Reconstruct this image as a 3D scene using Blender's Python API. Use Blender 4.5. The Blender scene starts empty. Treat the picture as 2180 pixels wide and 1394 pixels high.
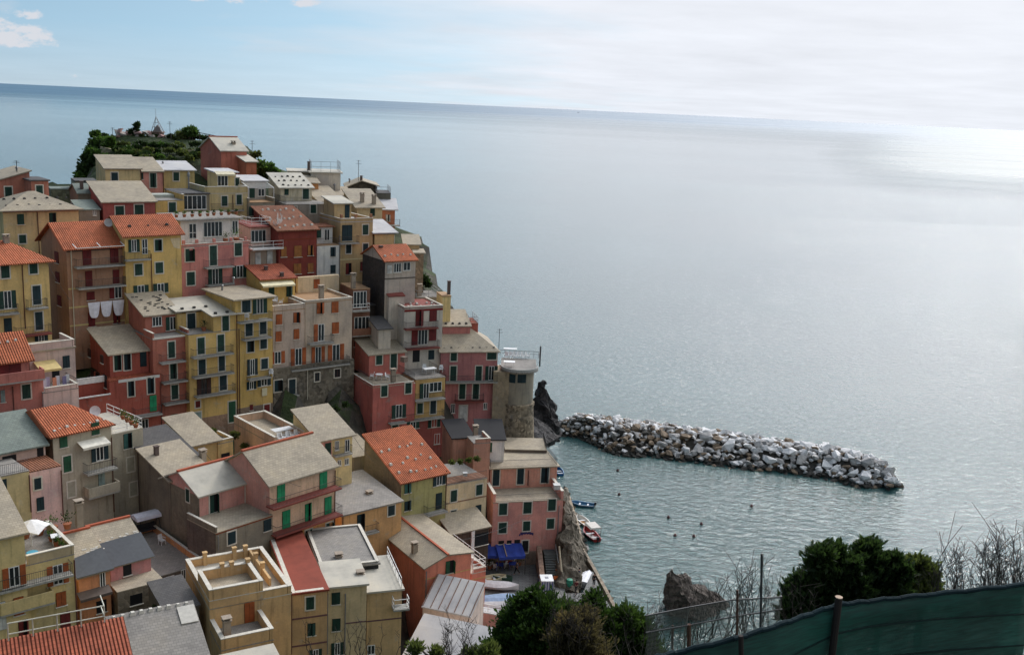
import bpy, math, random
from mathutils import Vector, Matrix, noise
R = math.radians
random.seed(7)
sc = bpy.context.scene
COL = sc.collection
# ------------------------------------------------------------------ camera
F = 2200.0
PITCH, ROLL = R(12.06), R(2.65)
CAM = Vector((0, 0, 62))
MR = (Matrix.Rotation(R(90) - PITCH, 3, 'X') @ Matrix.Rotation(ROLL, 3, 'Z'))
cd = bpy.data.cameras.new('camera'); cam = bpy.data.objects.new('camera', cd); COL.objects.link(cam)
cd.sensor_width = 36; cd.lens = 36 * F / 2180; cd.clip_start = 0.1; cd.clip_end = 120000
cam.matrix_world = Matrix.Translation(CAM) @ MR.to_4x4()
sc.camera = cam
# ------------------------------------------------------------------ world
SUN_EL, SUN_AZ = R(36), R(27)      # azimuth measured to the right of the view direction
W = bpy.data.worlds.new('World'); sc.world = W; W.use_nodes = True
wt = W.node_tree; wt.nodes.clear()
def N(t, ty, **kw):
    n = t.nodes.new(ty)
    for k, v in kw.items():
        if k.startswith('i_'): n.inputs[k[2:].replace('_', ' ')].default_value = v
        else: setattr(n, k, v)
    return n
def L(t, a, b): t.links.new(a, b)
def ramp(t, fac, pts):
    r = N(t, 'ShaderNodeValToRGB'); e = r.color_ramp.elements
    while len(e) < len(pts): e.new(0.5)
    for q, (p, c) in zip(e, pts):
        q.position = p; q.color = (c[0], c[1], c[2], 1) if isinstance(c, tuple) else (c, c, c, 1)
    L(t, fac, r.inputs[0]); return r.outputs[0]
def mth(t, op, a, b=None, clamp=False):
    m = N(t, 'ShaderNodeMath', operation=op, use_clamp=clamp)
    for i, x in enumerate((a, b)):
        if x is None: continue
        if isinstance(x, (int, float)): m.inputs[i].default_value = x
        else: L(t, x, m.inputs[i])
    return m.outputs[0]
def mixc(t, f, a, b, mode='MIX'):
    m = N(t, 'ShaderNodeMix', data_type='RGBA', blend_type=mode)
    for s, x in ((0, f), (6, a), (7, b)):
        if isinstance(x, (int, float)): m.inputs[s].default_value = x
        elif isinstance(x, tuple): m.inputs[s].default_value = (x[0], x[1], x[2], 1)
        else: L(t, x, m.inputs[s])
    return m.outputs[2]
CUM = [(20, 82, .045, .009, 1.0), (70, 74, .022, .012, 1.1), (55, 30, .02, .006, .8), (5, 55, .03, .010, .7), (650, 8, .02, .006, .8), (440, -4, .06, .006, .6), (185, 166, .022, .004, .35), (520, 176, .02, .003, .3)]
def build_world():
    t = wt
    sky = N(t, 'ShaderNodeTexSky', sky_type='NISHITA', sun_disc=False, sun_elevation=SUN_EL,
            sun_rotation=SUN_AZ, altitude=60, air_density=1.0, dust_density=0.6, ozone_density=1.6)
    tc = N(t, 'ShaderNodeTexCoord'); sp = N(t, 'ShaderNodeSeparateXYZ'); L(t, tc.outputs['Generated'], sp.inputs[0])
    lift = N(t, 'ShaderNodeVectorMath', operation='ADD'); L(t, tc.outputs['Generated'], lift.inputs[0]); lift.inputs[1].default_value = (0, 0, 0.22)
    nrm = N(t, 'ShaderNodeVectorMath', operation='NORMALIZE'); L(t, lift.outputs[0], nrm.inputs[0]); L(t, nrm.outputs[0], sky.inputs[0])
    x, y, z = sp.outputs
    zc = mth(t, 'MAXIMUM', z, 0.0)
    den = mth(t, 'ADD', zc, 0.07)
    cx = mth(t, 'DIVIDE', x, den); cy = mth(t, 'DIVIDE', y, den)
    cb = N(t, 'ShaderNodeCombineXYZ'); L(t, cx, cb.inputs[0]); L(t, cy, cb.inputs[1])
    n1 = N(t, 'ShaderNodeTexNoise', i_Scale=0.32, i_Detail=6.0, i_Roughness=0.55); L(t, cb.outputs[0], n1.inputs['Vector'])
    # azimuth: how far to the right (towards the sun) -> more veil of cloud
    az = mth(t, 'ARCTAN2', x, y)
    veil = mth(t, 'MULTIPLY', mth(t, 'ADD', az, 0.34), 2.4, clamp=False)
    veil = mth(t, 'ADD', veil, mth(t, 'MULTIPLY', mth(t, 'SUBTRACT', n1.outputs[0], 0.5), 2.2))
    up = N(t, 'ShaderNodeMapRange', i_From_Min=0.25, i_From_Max=0.6, i_To_Min=0.0, i_To_Max=0.25); L(t, zc, up.inputs[0])
    veil = mth(t, 'ADD', veil, up.outputs[0])
    low = N(t, 'ShaderNodeMapRange', i_From_Min=0.0, i_From_Max=0.07, i_To_Min=0.62, i_To_Max=0.0); L(t, zc, low.inputs[0])
    veil = mth(t, 'MAXIMUM', veil, low.outputs[0])
    veil = mth(t, 'MINIMUM', mth(t, 'MAXIMUM', veil, 0.12), 0.97)
    # puffs: small cumulus
    mp = N(t, 'ShaderNodeMapping'); mp.inputs['Scale'].default_value = (7, 7, 22); L(t, tc.outputs['Generated'], mp.inputs[0])
    mp.inputs['Location'].default_value = (3.1, 1.2, 0.42)
    n2 = N(t, 'ShaderNodeTexNoise', i_Scale=1.0, i_Detail=7.0, i_Roughness=0.55); L(t, mp.outputs[0], n2.inputs['Vector'])
    puff = N(t, 'ShaderNodeMapRange', i_From_Min=0.56, i_From_Max=0.63); L(t, n2.outputs[0], puff.inputs[0])
    pb = N(t, 'ShaderNodeMapRange', i_From_Min=0.02, i_From_Max=0.045); L(t, zc, pb.inputs[0])
    pl = N(t, 'ShaderNodeMapRange', i_From_Min=-0.33, i_From_Max=-0.12, i_To_Min=1.0, i_To_Max=0.0); L(t, az, pl.inputs[0])
    puffm = mth(t, 'MULTIPLY', mth(t, 'MULTIPLY', puff.outputs[0], pb.outputs[0]), pl.outputs[0])
    pn = N(t, 'ShaderNodeTexNoise', i_Scale=75.0, i_Detail=7.0, i_Roughness=0.6); mpn = N(t, 'ShaderNodeMapping'); mpn.inputs['Scale'].default_value = (1, 1, 1.8); L(t, tc.outputs['Generated'], mpn.inputs[0]); L(t, mpn.outputs[0], pn.inputs['Vector'])
    lob = None
    for qx, qy, rx, ry, am in CUM:
        d = (MR @ Vector(((qx - 1090) / F, -(qy - 697) / F, -1))).normalized(); az0 = math.atan2(d.x, d.y)
        ex = mth(t, 'POWER', mth(t, 'ABSOLUTE', mth(t, 'DIVIDE', mth(t, 'SUBTRACT', az, az0), rx)), 2.0); ey = mth(t, 'POWER', mth(t, 'ABSOLUTE', mth(t, 'DIVIDE', mth(t, 'SUBTRACT', z, d.z), ry)), 2.0)
        v = mth(t, 'MULTIPLY', mth(t, 'SUBTRACT', 1.0, mth(t, 'ADD', ex, ey)), am); lob = v if lob is None else mth(t, 'MAXIMUM', lob, v)
    lobm = N(t, 'ShaderNodeMapRange', i_From_Min=0.30, i_From_Max=0.95, interpolation_type='SMOOTHSTEP'); L(t, mth(t, 'ADD', lob, mth(t, 'MULTIPLY', mth(t, 'SUBTRACT', pn.outputs[0], 0.5), 2.6)), lobm.inputs[0])
    puffm = mth(t, 'MAXIMUM', mth(t, 'MULTIPLY', puffm, 0.2), mth(t, 'MULTIPLY', lobm.outputs[0], mth(t, 'MINIMUM', mth(t, 'MAXIMUM', mth(t, 'MULTIPLY', mth(t, 'ADD', lob, 0.5), 1.6), 0.0), 0.85)))
    nis = mixc(t, 1.0, sky.outputs[0], (0.128, 0.139, 0.121), 'MULTIPLY')
    # veil brightness: brightest towards the sun
    sd = Vector((math.sin(SUN_AZ) * math.cos(SUN_EL), math.cos(SUN_AZ) * math.cos(SUN_EL), math.sin(SUN_EL)))
    dt = N(t, 'ShaderNodeVectorMath', operation='DOT_PRODUCT'); L(t, tc.outputs['Generated'], dt.inputs[0]); dt.inputs[1].default_value = sd
    cl = ramp(t, dt.outputs['Value'], [(0.0, (0.52, 0.56, 0.60)), (0.58, (0.60, 0.66, 0.72)), (0.76, (0.84, 0.87, 0.94)), (0.92, (0.89, 0.91, 0.97)), (1.0, (0.95, 0.95, 1.0))])
    n3 = N(t, 'ShaderNodeTexNoise', i_Scale=0.8, i_Detail=5.0, i_Roughness=0.6); L(t, cb.outputs[0], n3.inputs['Vector'])
    cl = mixc(t, 1.0, cl, ramp(t, n3.outputs[0], [(0.3, 0.92), (0.7, 1.06)]), 'MULTIPLY')
    gl = ramp(t, dt.outputs['Value'], [(0.64, 0.0), (0.78, 1.0), (0.90, 2.4), (1.0, 5.0)])
    hi = N(t, 'ShaderNodeMapRange', i_From_Min=0.16, i_From_Max=0.42, i_To_Min=0.0, i_To_Max=1.0); L(t, zc, hi.inputs[0])
    gl = mth(t, 'ADD', mth(t, 'MULTIPLY', gl, hi.outputs[0]), 1.0)
    glc = N(t, 'ShaderNodeCombineColor'); [L(t, gl, glc.inputs[i]) for i in range(3)]
    cl = mixc(t, 1.0, cl, glc.outputs[0], 'MULTIPLY')
    c = mixc(t, veil, nis, cl)
    c = mixc(t, puffm, c, (0.74, 0.74, 0.78))
    bg = N(t, 'ShaderNodeBackground', i_Strength=1.0); L(t, c, bg.inputs[0])
    wo = N(t, 'ShaderNodeOutputWorld'); L(t, bg.outputs[0], wo.inputs[0])
    W.cycles.sampling_method = 'MANUAL'; W.cycles.sample_map_resolution = 512
build_world()
sd_ = bpy.data.lights.new('sun', 'SUN'); sd_.energy = 1.3; sd_.angle = R(5); sd_.color = (1.0, 0.95, 0.88)
sun = bpy.data.objects.new('sun', sd_); COL.objects.link(sun)
sun.rotation_euler = (R(90) - SUN_EL, 0, R(180) - SUN_AZ); sun.location = (30, 60, 120)
vs = sc.view_settings; vs.view_transform = 'Standard'; vs.look = 'None'; vs.gamma = 1; vs.exposure = 0.0; vs.use_curve_mapping = False
# ------------------------------------------------------------------ pixel <-> world
def ray(px, py):
    return (MR @ Vector(((px - 1090) / F, -(py - 697) / F, -1))).normalized()
def at_y(px, py, Y):
    d = ray(px, py); return CAM + d * (Y / d.y)
def at_z(px, py, z):
    d = ray(px, py); return CAM + d * ((z - CAM.z) / d.z)
def pix(p):
    q = MR.transposed() @ (Vector(p) - CAM)
    return 1090 + F * q.x / -q.z, 697 - F * q.y / -q.z
# ------------------------------------------------------------------ materials
MATS = {}
def s2l(c):
    return tuple(((v / 255) / 12.92 if v / 255 <= 0.04045 else (((v / 255) + 0.055) / 1.055) ** 2.4) for v in c)
def new_mat(name):
    m = bpy.data.materials.new(name); m.use_nodes = True; t = m.node_tree
    return m, t, t.nodes['Principled BSDF']
def plain(name, c, rough=0.7, metal=0.0, spec=0.3, var=0.12, sc_=3.0):
    if name in MATS: return MATS[name]
    m, t, b = new_mat(name)
    tc = N(t, 'ShaderNodeTexCoord'); n = N(t, 'ShaderNodeTexNoise', i_Scale=sc_, i_Detail=4.0); L(t, tc.outputs['Object'], n.inputs['Vector'])
    f = ramp(t, n.outputs[0], [(0.3, 1 - var), (0.7, 1 + var)])
    L(t, mixc(t, 1.0, c, f, 'MULTIPLY'), b.inputs['Base Color'])
    b.inputs['Roughness'].default_value = rough; b.inputs['Metallic'].default_value = metal
    b.inputs['Specular IOR Level'].default_value = spec
    MATS[name] = m; return m
KW = 1.45
def wall_mat(rgb, stone=0.0):
    key = 'plaster_%d_%d_%d_%d' % (*rgb, int(stone * 10))
    if key in MATS: return MATS[key]
    c0 = s2l(rgb); g_ = sum(c0) / 3; c = tuple(min(0.8, (v * .70 + g_ * .30) * KW * q_) for v, q_ in zip(c0, (1.03, .97, .90)))
    m, t, b = new_mat(key)
    tc = N(t, 'ShaderNodeTexCoord'); oi = N(t, 'ShaderNodeObjectInfo')
    off = N(t, 'ShaderNodeVectorMath', operation='ADD'); L(t, tc.outputs['Object'], off.inputs[0])
    sc2 = N(t, 'ShaderNodeVectorMath', operation='SCALE'); L(t, oi.outputs['Location'], sc2.inputs[0]); sc2.inputs['Scale'].default_value = 1.37
    L(t, sc2.outputs[0], off.inputs[1])
    big = N(t, 'ShaderNodeTexNoise', i_Scale=0.35, i_Detail=5.0, i_Roughness=0.6); L(t, off.outputs[0], big.inputs['Vector'])
    mp = N(t, 'ShaderNodeMapping'); mp.inputs['Scale'].default_value = (2.6, 2.6, 0.22); L(t, off.outputs[0], mp.inputs[0])
    st = N(t, 'ShaderNodeTexNoise', i_Scale=1.0, i_Detail=5.0, i_Roughness=0.65); L(t, mp.outputs[0], st.inputs['Vector'])
    fine = N(t, 'ShaderNodeTexNoise', i_Scale=6.0, i_Detail=3.0); L(t, off.outputs[0], fine.inputs['Vector'])
    col = mixc(t, 1.0, c, ramp(t, big.outputs[0], [(0.3, (0.72, 0.73, 0.76)), (0.7, (1.14, 1.11, 1.05))]), 'MULTIPLY')
    col = mixc(t, 1.0, col, ramp(t, st.outputs[0], [(0.28, (0.64, 0.64, 0.63)), (0.46, 1.0), (0.8, 1.07)]), 'MULTIPLY')
    col = mixc(t, 1.0, col, ramp(t, fine.outputs[0], [(0.3, 0.92), (0.7, 1.06)]), 'MULTIPLY')
    # worn patches of render
    w = N(t, 'ShaderNodeTexNoise', i_Scale=0.8, i_Detail=7.0, i_Roughness=0.7); L(t, off.outputs[0], w.inputs['Vector'])
    g = sum(c) / 3
    col = mixc(t, ramp(t, w.outputs[0], [(0.58, 0.0), (0.70, 0.45 + stone * 0.3)]), col, (g * 1.05, g * 1.0, g * 0.9))
    if stone > 0:
        v = N(t, 'ShaderNodeTexVoronoi', i_Scale=2.6); L(t, off.outputs[0], v.inputs['Vector'])
        col = mixc(t, stone, col, mixc(t, 1.0, col, ramp(t, v.outputs['Color'], [(0.1, 0.55), (0.9, 1.5)]), 'MULTIPLY'))
        v2 = N(t, 'ShaderNodeTexVoronoi', feature='DISTANCE_TO_EDGE', i_Scale=2.6); L(t, off.outputs[0], v2.inputs['Vector'])
        bp = N(t, 'ShaderNodeBump', i_Strength=0.6, i_Distance=0.08); L(t, v2.outputs['Distance'], bp.inputs['Height']); L(t, bp.outputs[0], b.inputs['Normal'])
    L(t, col, b.inputs['Base Color'])
    b.inputs['Roughness'].default_value = 0.9; b.inputs['Specular IOR Level'].default_value = 0.15
    MATS[key] = m; return m
def roof_mat(kind):
    key = 'roof_' + kind
    if key in MATS: return MATS[key]
    m, t, b = new_mat(key)
    tc = N(t, 'ShaderNodeTexCoord'); oi = N(t, 'ShaderNodeObjectInfo')
    P = tc.outputs['Object']
    big = N(t, 'ShaderNodeTexNoise', i_Scale=0.5, i_Detail=6.0, i_Roughness=0.65, noise_dimensions='4D'); L(t, P, big.inputs['Vector']); L(t, oi.outputs['Random'], big.inputs['W'])
    if kind in ('tile', 'tilebrown', 'tilered'):
        c = {'tile': (0.42, 0.125, 0.058), 'tilebrown': (0.25, 0.105, 0.06), 'tilered': (0.33, 0.092, 0.05)}[kind]
        br = N(t, 'ShaderNodeTexBrick', i_Scale=1.0, i_Mortar_Size=0.03, i_Brick_Width=0.24, i_Row_Height=0.34, i_Mortar_Smooth=1.0, offset=0.0)
        br.inputs['Color1'].default_value = (*[v * 0.86 for v in c], 1); br.inputs['Color2'].default_value = (*[min(v * 1.15, .8) for v in c], 1)
        br.inputs['Mortar'].default_value = (*[v * 0.5 for v in c], 1)
        L(t, P, br.inputs['Vector'])
        col = mixc(t, 1.0, br.outputs['Color'], ramp(t, big.outputs[0], [(0.25, (0.62, 0.66, 0.68)), (0.5, 1.0), (0.75, (1.25, 1.2, 1.1))]), 'MULTIPLY')
        sx = N(t, 'ShaderNodeSeparateXYZ'); L(t, P, sx.inputs[0])
        wv = mth(t, 'SINE', mth(t, 'MULTIPLY', sx.outputs[0], 26.18))
        bp = N(t, 'ShaderNodeBump', i_Strength=0.8, i_Distance=0.06); L(t, wv, bp.inputs['Height']); L(t, bp.outputs[0], b.inputs['Normal'])
        b.inputs['Roughness'].default_value = 0.85
    else:
        c = {'slate': (0.37, 0.315, 0.235), 'grey': (0.27, 0.25, 0.225), 'dark': (0.095, 0.09, 0.088), 'pale': (0.50, 0.465, 0.39),
             'tan': (0.40, 0.25, 0.14), 'red': (0.21, 0.06, 0.048), 'redtar': (0.25, 0.06, 0.038), 'white': (0.50, 0.49, 0.49), 'black': (0.022, 0.022, 0.025), 'green': (0.20, 0.23, 0.20)}[kind]
        flat = kind in ('tan', 'red', 'redtar', 'white', 'pale', 'black')
        br = N(t, 'ShaderNodeTexBrick', i_Scale=1.0, i_Mortar_Size=0.02 if not flat else 0.012, i_Brick_Width=0.34 if not flat else 2.4, i_Row_Height=0.24 if not flat else 1.9, i_Mortar_Smooth=0.5, i_Bias=0.0)
        k = 0.12 if not flat else 0.05
        br.inputs['Color1'].default_value = (*[v * (1 - k) for v in c], 1); br.inputs['Color2'].default_value = (*[min(v * (1 + k), .8) for v in c], 1)
        br.inputs['Mortar'].default_value = (*[v * (0.68 if not flat else 0.85) for v in c], 1)
        L(t, P, br.inputs['Vector'])
        col = mixc(t, 1.0, br.outputs['Color'], ramp(t, big.outputs[0], [(0.25, (0.70, 0.70, 0.72)), (0.5, 1.0), (0.78, (1.18, 1.14, 1.06))]), 'MULTIPLY')
        sp = N(t, 'ShaderNodeTexNoise', i_Scale=2.2, i_Detail=7.0, i_Roughness=0.75); L(t, P, sp.inputs['Vector'])
        col = mixc(t, ramp(t, sp.outputs[0], [(0.56, 0.0), (0.70, 0.35 if not flat else 0.3)]), col, tuple(v * 0.6 for v in c))
        b.inputs['Roughness'].default_value = 0.75 if kind != 'redtar' else 0.8
    L(t, col, b.inputs['Base Color']); b.inputs['Specular IOR Level'].default_value = 0.2
    MATS[key] = m; return m
SH = {'g': (0.010, 0.040, 0.028), 'b': (0.008, 0.026, 0.032), 'o': (0.34, 0.085, 0.022), 'r': (0.13, 0.014, 0.014), 'G': (0.012, 0.24, 0.10),
      't': (0.03, 0.10, 0.09), 'k': (0.012, 0.013, 0.014), 'w': (0.55, 0.55, 0.52), 'p': (0.25, 0.33, 0.31), 'h': (0.05, 0.02, 0.015), 'y': (0.30, 0.12, 0.03), 'D': (0.016, 0.075, 0.035)}
SHN = {'g': 'dark_green', 'b': 'blue_black', 'o': 'orange', 'r': 'oxblood', 'G': 'bright_green', 't': 'teal', 'k': 'near_black', 'w': 'white', 'p': 'pale_green', 'h': 'brown', 'y': 'ochre', 'D': 'mid_green'}
def shut_mat(k):
    key = 'shutter_' + SHN[k]
    if key in MATS: return MATS[key]
    m, t, b = new_mat(key); c = SH[k]
    tc = N(t, 'ShaderNodeTexCoord'); sx = N(t, 'ShaderNodeSeparateXYZ'); L(t, tc.outputs['Object'], sx.inputs[0])
    wv = mth(t, 'SINE', mth(t, 'MULTIPLY', sx.outputs[2], 62.8))
    bp = N(t, 'ShaderNodeBump', i_Strength=0.6, i_Distance=0.02); L(t, wv, bp.inputs['Height']); L(t, bp.outputs[0], b.inputs['Normal'])
    n = N(t, 'ShaderNodeTexNoise', i_Scale=1.3, i_Detail=5.0); L(t, tc.outputs['Object'], n.inputs['Vector'])
    L(t, mixc(t, 1.0, c, ramp(t, n.outputs[0], [(0.3, 0.7), (0.7, 1.4)]), 'MULTIPLY'), b.inputs['Base Color'])
    b.inputs['Roughness'].default_value = 0.55; b.inputs['Specular IOR Level'].default_value = 0.3
    MATS[key] = m; return m
def glass_mat():
    return plain('window_glass', (0.02, 0.025, 0.028), rough=0.12, spec=0.5)
cream = lambda: plain('cream_stone_trim', (0.60, 0.56, 0.48), 0.85)
white_trim = lambda: plain('white_paint', (0.74, 0.73, 0.70), 0.7)
grey_trim = lambda: plain('grey_concrete', (0.33, 0.32, 0.29), 0.9, var=0.2)
iron = lambda: plain('dark_iron', (0.05, 0.05, 0.052), 0.6)
# ------------------------------------------------------------------ mesh builder
class MB:
    def __init__(s): s.v = []; s.f = []; s.sm = False
    def add(s, vs_, fs):
        k = len(s.v); s.v += [tuple(v) for v in vs_]; s.f += [tuple(i + k for i in f) for f in fs]
    def box(s, x0, x1, y0, y1, z0, z1):
        s.hexa([(x0, y0, z0), (x1, y0, z0), (x1, y1, z0), (x0, y1, z0)], [(x0, y0, z1), (x1, y0, z1), (x1, y1, z1), (x0, y1, z1)])
    def hexa(s, b, t):
        n = len(b); s.add(list(b) + list(t), [tuple(reversed(range(n))), tuple(range(n, 2 * n))] + [(i, (i + 1) % n, n + (i + 1) % n, n + i) for i in range(n)])
    def slab(s, top, th=0.14):
        s.hexa([(p[0], p[1], p[2] - th) for p in top], top)
    def prism(s, poly, ax, a0, a1):
        # poly: list of 2-tuples, ax='x' -> poly in (y,z) extruded along x ; ax='y' -> poly in (x,z)
        if ax == 'x': A = [(a0, p, q) for p, q in poly]; B = [(a1, p, q) for p, q in poly]
        else: A = [(p, a0, q) for p, q in poly]; B = [(p, a1, q) for p, q in poly]
        s.hexa(A, B)
    def tube(s, p, q, r, n=5, r2=None):
        p, q = Vector(p), Vector(q); r2 = r if r2 is None else r2
        d = (q - p); 
        if d.length < 1e-6: return
        d.normalize(); a = d.orthogonal().normalized(); b = d.cross(a)
        A = [p + (a * math.cos(6.2832 * i / n) + b * math.sin(6.2832 * i / n)) * r for i in range(n)]
        B = [q + (a * math.cos(6.2832 * i / n) + b * math.sin(6.2832 * i / n)) * r2 for i in range(n)]
        s.hexa(A, B)
    def lathe(s, prof, n=24, cx=0, cy=0):
        k = len(s.v)
        for r, z in prof:
            for i in range(n): s.v.append((cx + r * math.cos(6.2832 * i / n), cy + r * math.sin(6.2832 * i / n), z))
        for j in range(len(prof) - 1):
            for i in range(n):
                s.f.append((k + j * n + i, k + j * n + (i + 1) % n, k + (j + 1) * n + (i + 1) % n, k + (j + 1) * n + i))
        s.f.append(tuple(k + i for i in reversed(range(n)))); s.f.append(tuple(k + (len(prof) - 1) * n + i for i in range(n)))
    def build(s, name, m, parent=None, smooth=False, fix=True):
        me = bpy.data.meshes.new(name); me.from_pydata(s.v, [], s.f)
        if fix:
            import bmesh
            bm = bmesh.new(); bm.from_mesh(me); bmesh.ops.recalc_face_normals(bm, faces=bm.faces); bm.to_mesh(me); bm.free()
        if isinstance(m, (list, tuple)):
            for q in m: me.materials.append(q)
        elif m: me.materials.append(m)
        if smooth:
            for p in me.polygons: p.use_smooth = True
        o = bpy.data.objects.new(name, me); COL.objects.link(o)
        if parent: o.parent = parent
        return o
def tag(o, label, cat, group=None, kind=None):
    if label: o['label'] = label
    if cat: o['category'] = cat
    if group: o['group'] = group
    if kind: o['kind'] = kind
    return o
def empty(name, loc, rz=0, label=None, cat=None, group=None):
    o = bpy.data.objects.new(name, None); COL.objects.link(o); o.location = loc; o.rotation_euler = (0, 0, rz)
    o.empty_display_size = 0.3
    return tag(o, label, cat, group)
def join(o, m, mt):
    # add the builder's faces to an existing mesh object as a further material
    import bmesh
    me = o.data; me.materials.append(mt); k = len(me.materials) - 1
    bm = bmesh.new(); bm.from_mesh(me); vv = [bm.verts.new(v) for v in m.v]
    for f in m.f:
        q = bm.faces.new([vv[i] for i in f]); q.material_index = k
    bm.to_mesh(me); bm.free()
GROUND = []       # anchors for the terrain under the houses
# ------------------------------------------------------------------ house
class H:
    def __init__(s, label, x0, y0, x1, Y, th, col, D=7.0, bot=None, hgt=None, name='house', cat='house', stone=0.0, roof='flat', rise=0.0, ridge=0.5, rcol='slate', over=0.35, group=None, prof=None, ground=True, ext=3.0, eave=0.0):
        s.th = R(th); s.u = Vector((math.cos(s.th), math.sin(s.th), 0)); s.vv = Vector((-math.sin(s.th), math.cos(s.th), 0))
        P = at_y(x0, y0, Y); s.zt = P.z
        s.O = P.copy(); s.O.z = 0
        lo, hi = 0.0, 90.0
        for _ in range(50):
            m = (lo + hi) / 2
            if pix(P + s.u * m)[0] < x1: lo = m
            else: hi = m
        s.L = lo; s.D = D
        if bot is not None:
            a, z = s.on(x0, bot); zb = z
        else: zb = s.zt - (hgt or 6)
        s.zvis = zb; s.zb = zb - ext; s.O.z = s.zb; s.h = s.zt - s.zb
        s.root = empty(name, s.O, s.th, label, cat, group)
        s.col = col; s.W = wall_mat(col, stone)
        if ground:
            c = s.O + s.u * s.L / 2
            GROUND.append((c.x, c.y, s.zb + 0.6)); c = c + s.vv * D; GROUND.append((c.x, c.y, s.zb + 0.6))
        h, Lh = s.h, s.L
        m = MB(); s.rkind = roof; s.rise = rise; s.ridge = ridge
        if prof:      # facade silhouette given as photo points left to right
            pts = [s.on(px, py) for px, py in prof]; pts = [(a, z - s.zb) for a, z in pts]
            pts[0] = (0, pts[0][1]); pts[-1] = (Lh, pts[-1][1])
            m.prism([(0, 0), (Lh, 0)] + pts[::-1], 'y', 0, D)
            s.prof = pts
        elif roof == 'gable': m.prism([(0, 0), (D, 0), (D, h), (D * ridge, h + rise), (0, h)], 'x', 0, Lh)
        elif roof == 'shed': m.prism([(0, 0), (D, 0), (D, h + rise), (0, h)], 'x', 0, Lh)
        else: m.box(0, Lh, 0, D, 0, h)
        m.build('wall', s.W, s.root)
        o = over
        if prof:
            r = MB()
            for (a0, z0), (a1, z1) in zip(s.prof, s.prof[1:]):
                if abs(a1 - a0) < 0.25: continue
                e0 = o if a0 < 0.3 else 0; e1 = o if a1 > Lh - 0.3 else 0
                sl = (z1 - z0) / (a1 - a0)
                r.slab([(a0 - e0, -o, z0 - sl * e0 + .15), (a1 + e1, -o, z1 + sl * e1 + .15), (a1 + e1, D + o, z1 + sl * e1 + .15), (a0 - e0, D + o, z0 - sl * e0 + .15)], 0.145)
            s.roof = r.build('roof', roof_mat(rcol), s.root)
        elif roof == 'gable':
            r = MB(); rz = h + rise + .15; k = rise / (D * ridge); k2 = rise / (D * (1 - ridge)) if ridge < 1 else 0
            r.slab([(-o, -o, h + .15 - k * o), (Lh + o, -o, h + .15 - k * o), (Lh + o, D * ridge, rz), (-o, D * ridge, rz)], .147)
            r.slab([(-o, D * ridge, rz), (Lh + o, D * ridge, rz), (Lh + o, D + o, h + .15 - k2 * o), (-o, D + o, h + .15 - k2 * o)], .147)
            s.roof = r.build('roof', roof_mat(rcol), s.root)
            if rcol in ('slate', 'grey', 'pale'):
                q = MB(); q.box(-o - .02, Lh + o + .02, D * ridge - .13, D * ridge + .13, rz - .06, rz + .12); q.build('ridge_tile', plain('ridge_terracotta', (0.40, 0.10, 0.05), 0.8), s.roof)
        elif roof == 'shed':
            r = MB(); k = rise / D
            r.slab([(-o, -o, h + .15 - k * o), (Lh + o, -o, h + .15 - k * o), (Lh + o, D + .1, h + rise + .15 + k * .1), (-o, D + .1, h + rise + .15 + k * .1)], .147)
            s.roof = r.build('roof', roof_mat(rcol), s.root)
        elif roof == 'hip':
            r = MB(); i = min(D * .5, Lh * .45); rz = h + rise
            A = [(-o, -o, h - .02), (Lh + o, -o, h - .02), (Lh + o, D + o, h - .02), (-o, D + o, h - .02)]; l0, l1 = s_hip(Lh, i, ridge)
            B = [(l0, D / 2, rz), (l1, D / 2, rz)]
            A2 = [(x, y, z + .12) for x, y, z in A]
            v = A + A2 + B
            r.add(v, [(3, 2, 1, 0), (0, 1, 5, 4), (1, 2, 6, 5), (2, 3, 7, 6), (3, 0, 4, 7), (4, 5, 9, 8), (5, 6, 9), (6, 7, 8, 9), (7, 4, 8)])
            s.roof = r.build('roof', roof_mat(rcol), s.root)
        elif roof == 'flat':
            r = MB(); r.slab([(-o, -o, h + .18), (Lh + o, -o, h + .18), (Lh + o, D + o, h + .18), (-o, D + o, h + .18)], .177)
            s.roof = r.build('roof', roof_mat(rcol), s.root)
        elif roof == 'terrace':
            r = MB(); r.box(-.02, Lh + .02, -.02, D + .02, h + .002, h + .09); s.roof = r.build('terrace_floor', roof_mat(rcol), s.root)
        else: s.roof = None
    # intersect a pixel ray with the plane at depth b behind the facade -> (a, z world)
    def on(s, px, py, b=0.0):
        d = ray(px, py); n = s.vv; O = Vector((s.O.x, s.O.y, 0)) + n * b
        t = (O - CAM).dot(n) / d.dot(n); p = CAM + d * t
        return (p - O).dot(s.u), p.z
    def side(s, px, py, a=0.0):
        d = ray(px, py); n = s.u; O = Vector((s.O.x, s.O.y, 0)) + n * a
        t = (O - CAM).dot(n) / d.dot(n); p = CAM + d * t
        return (p - O).dot(s.vv), p.z
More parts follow.
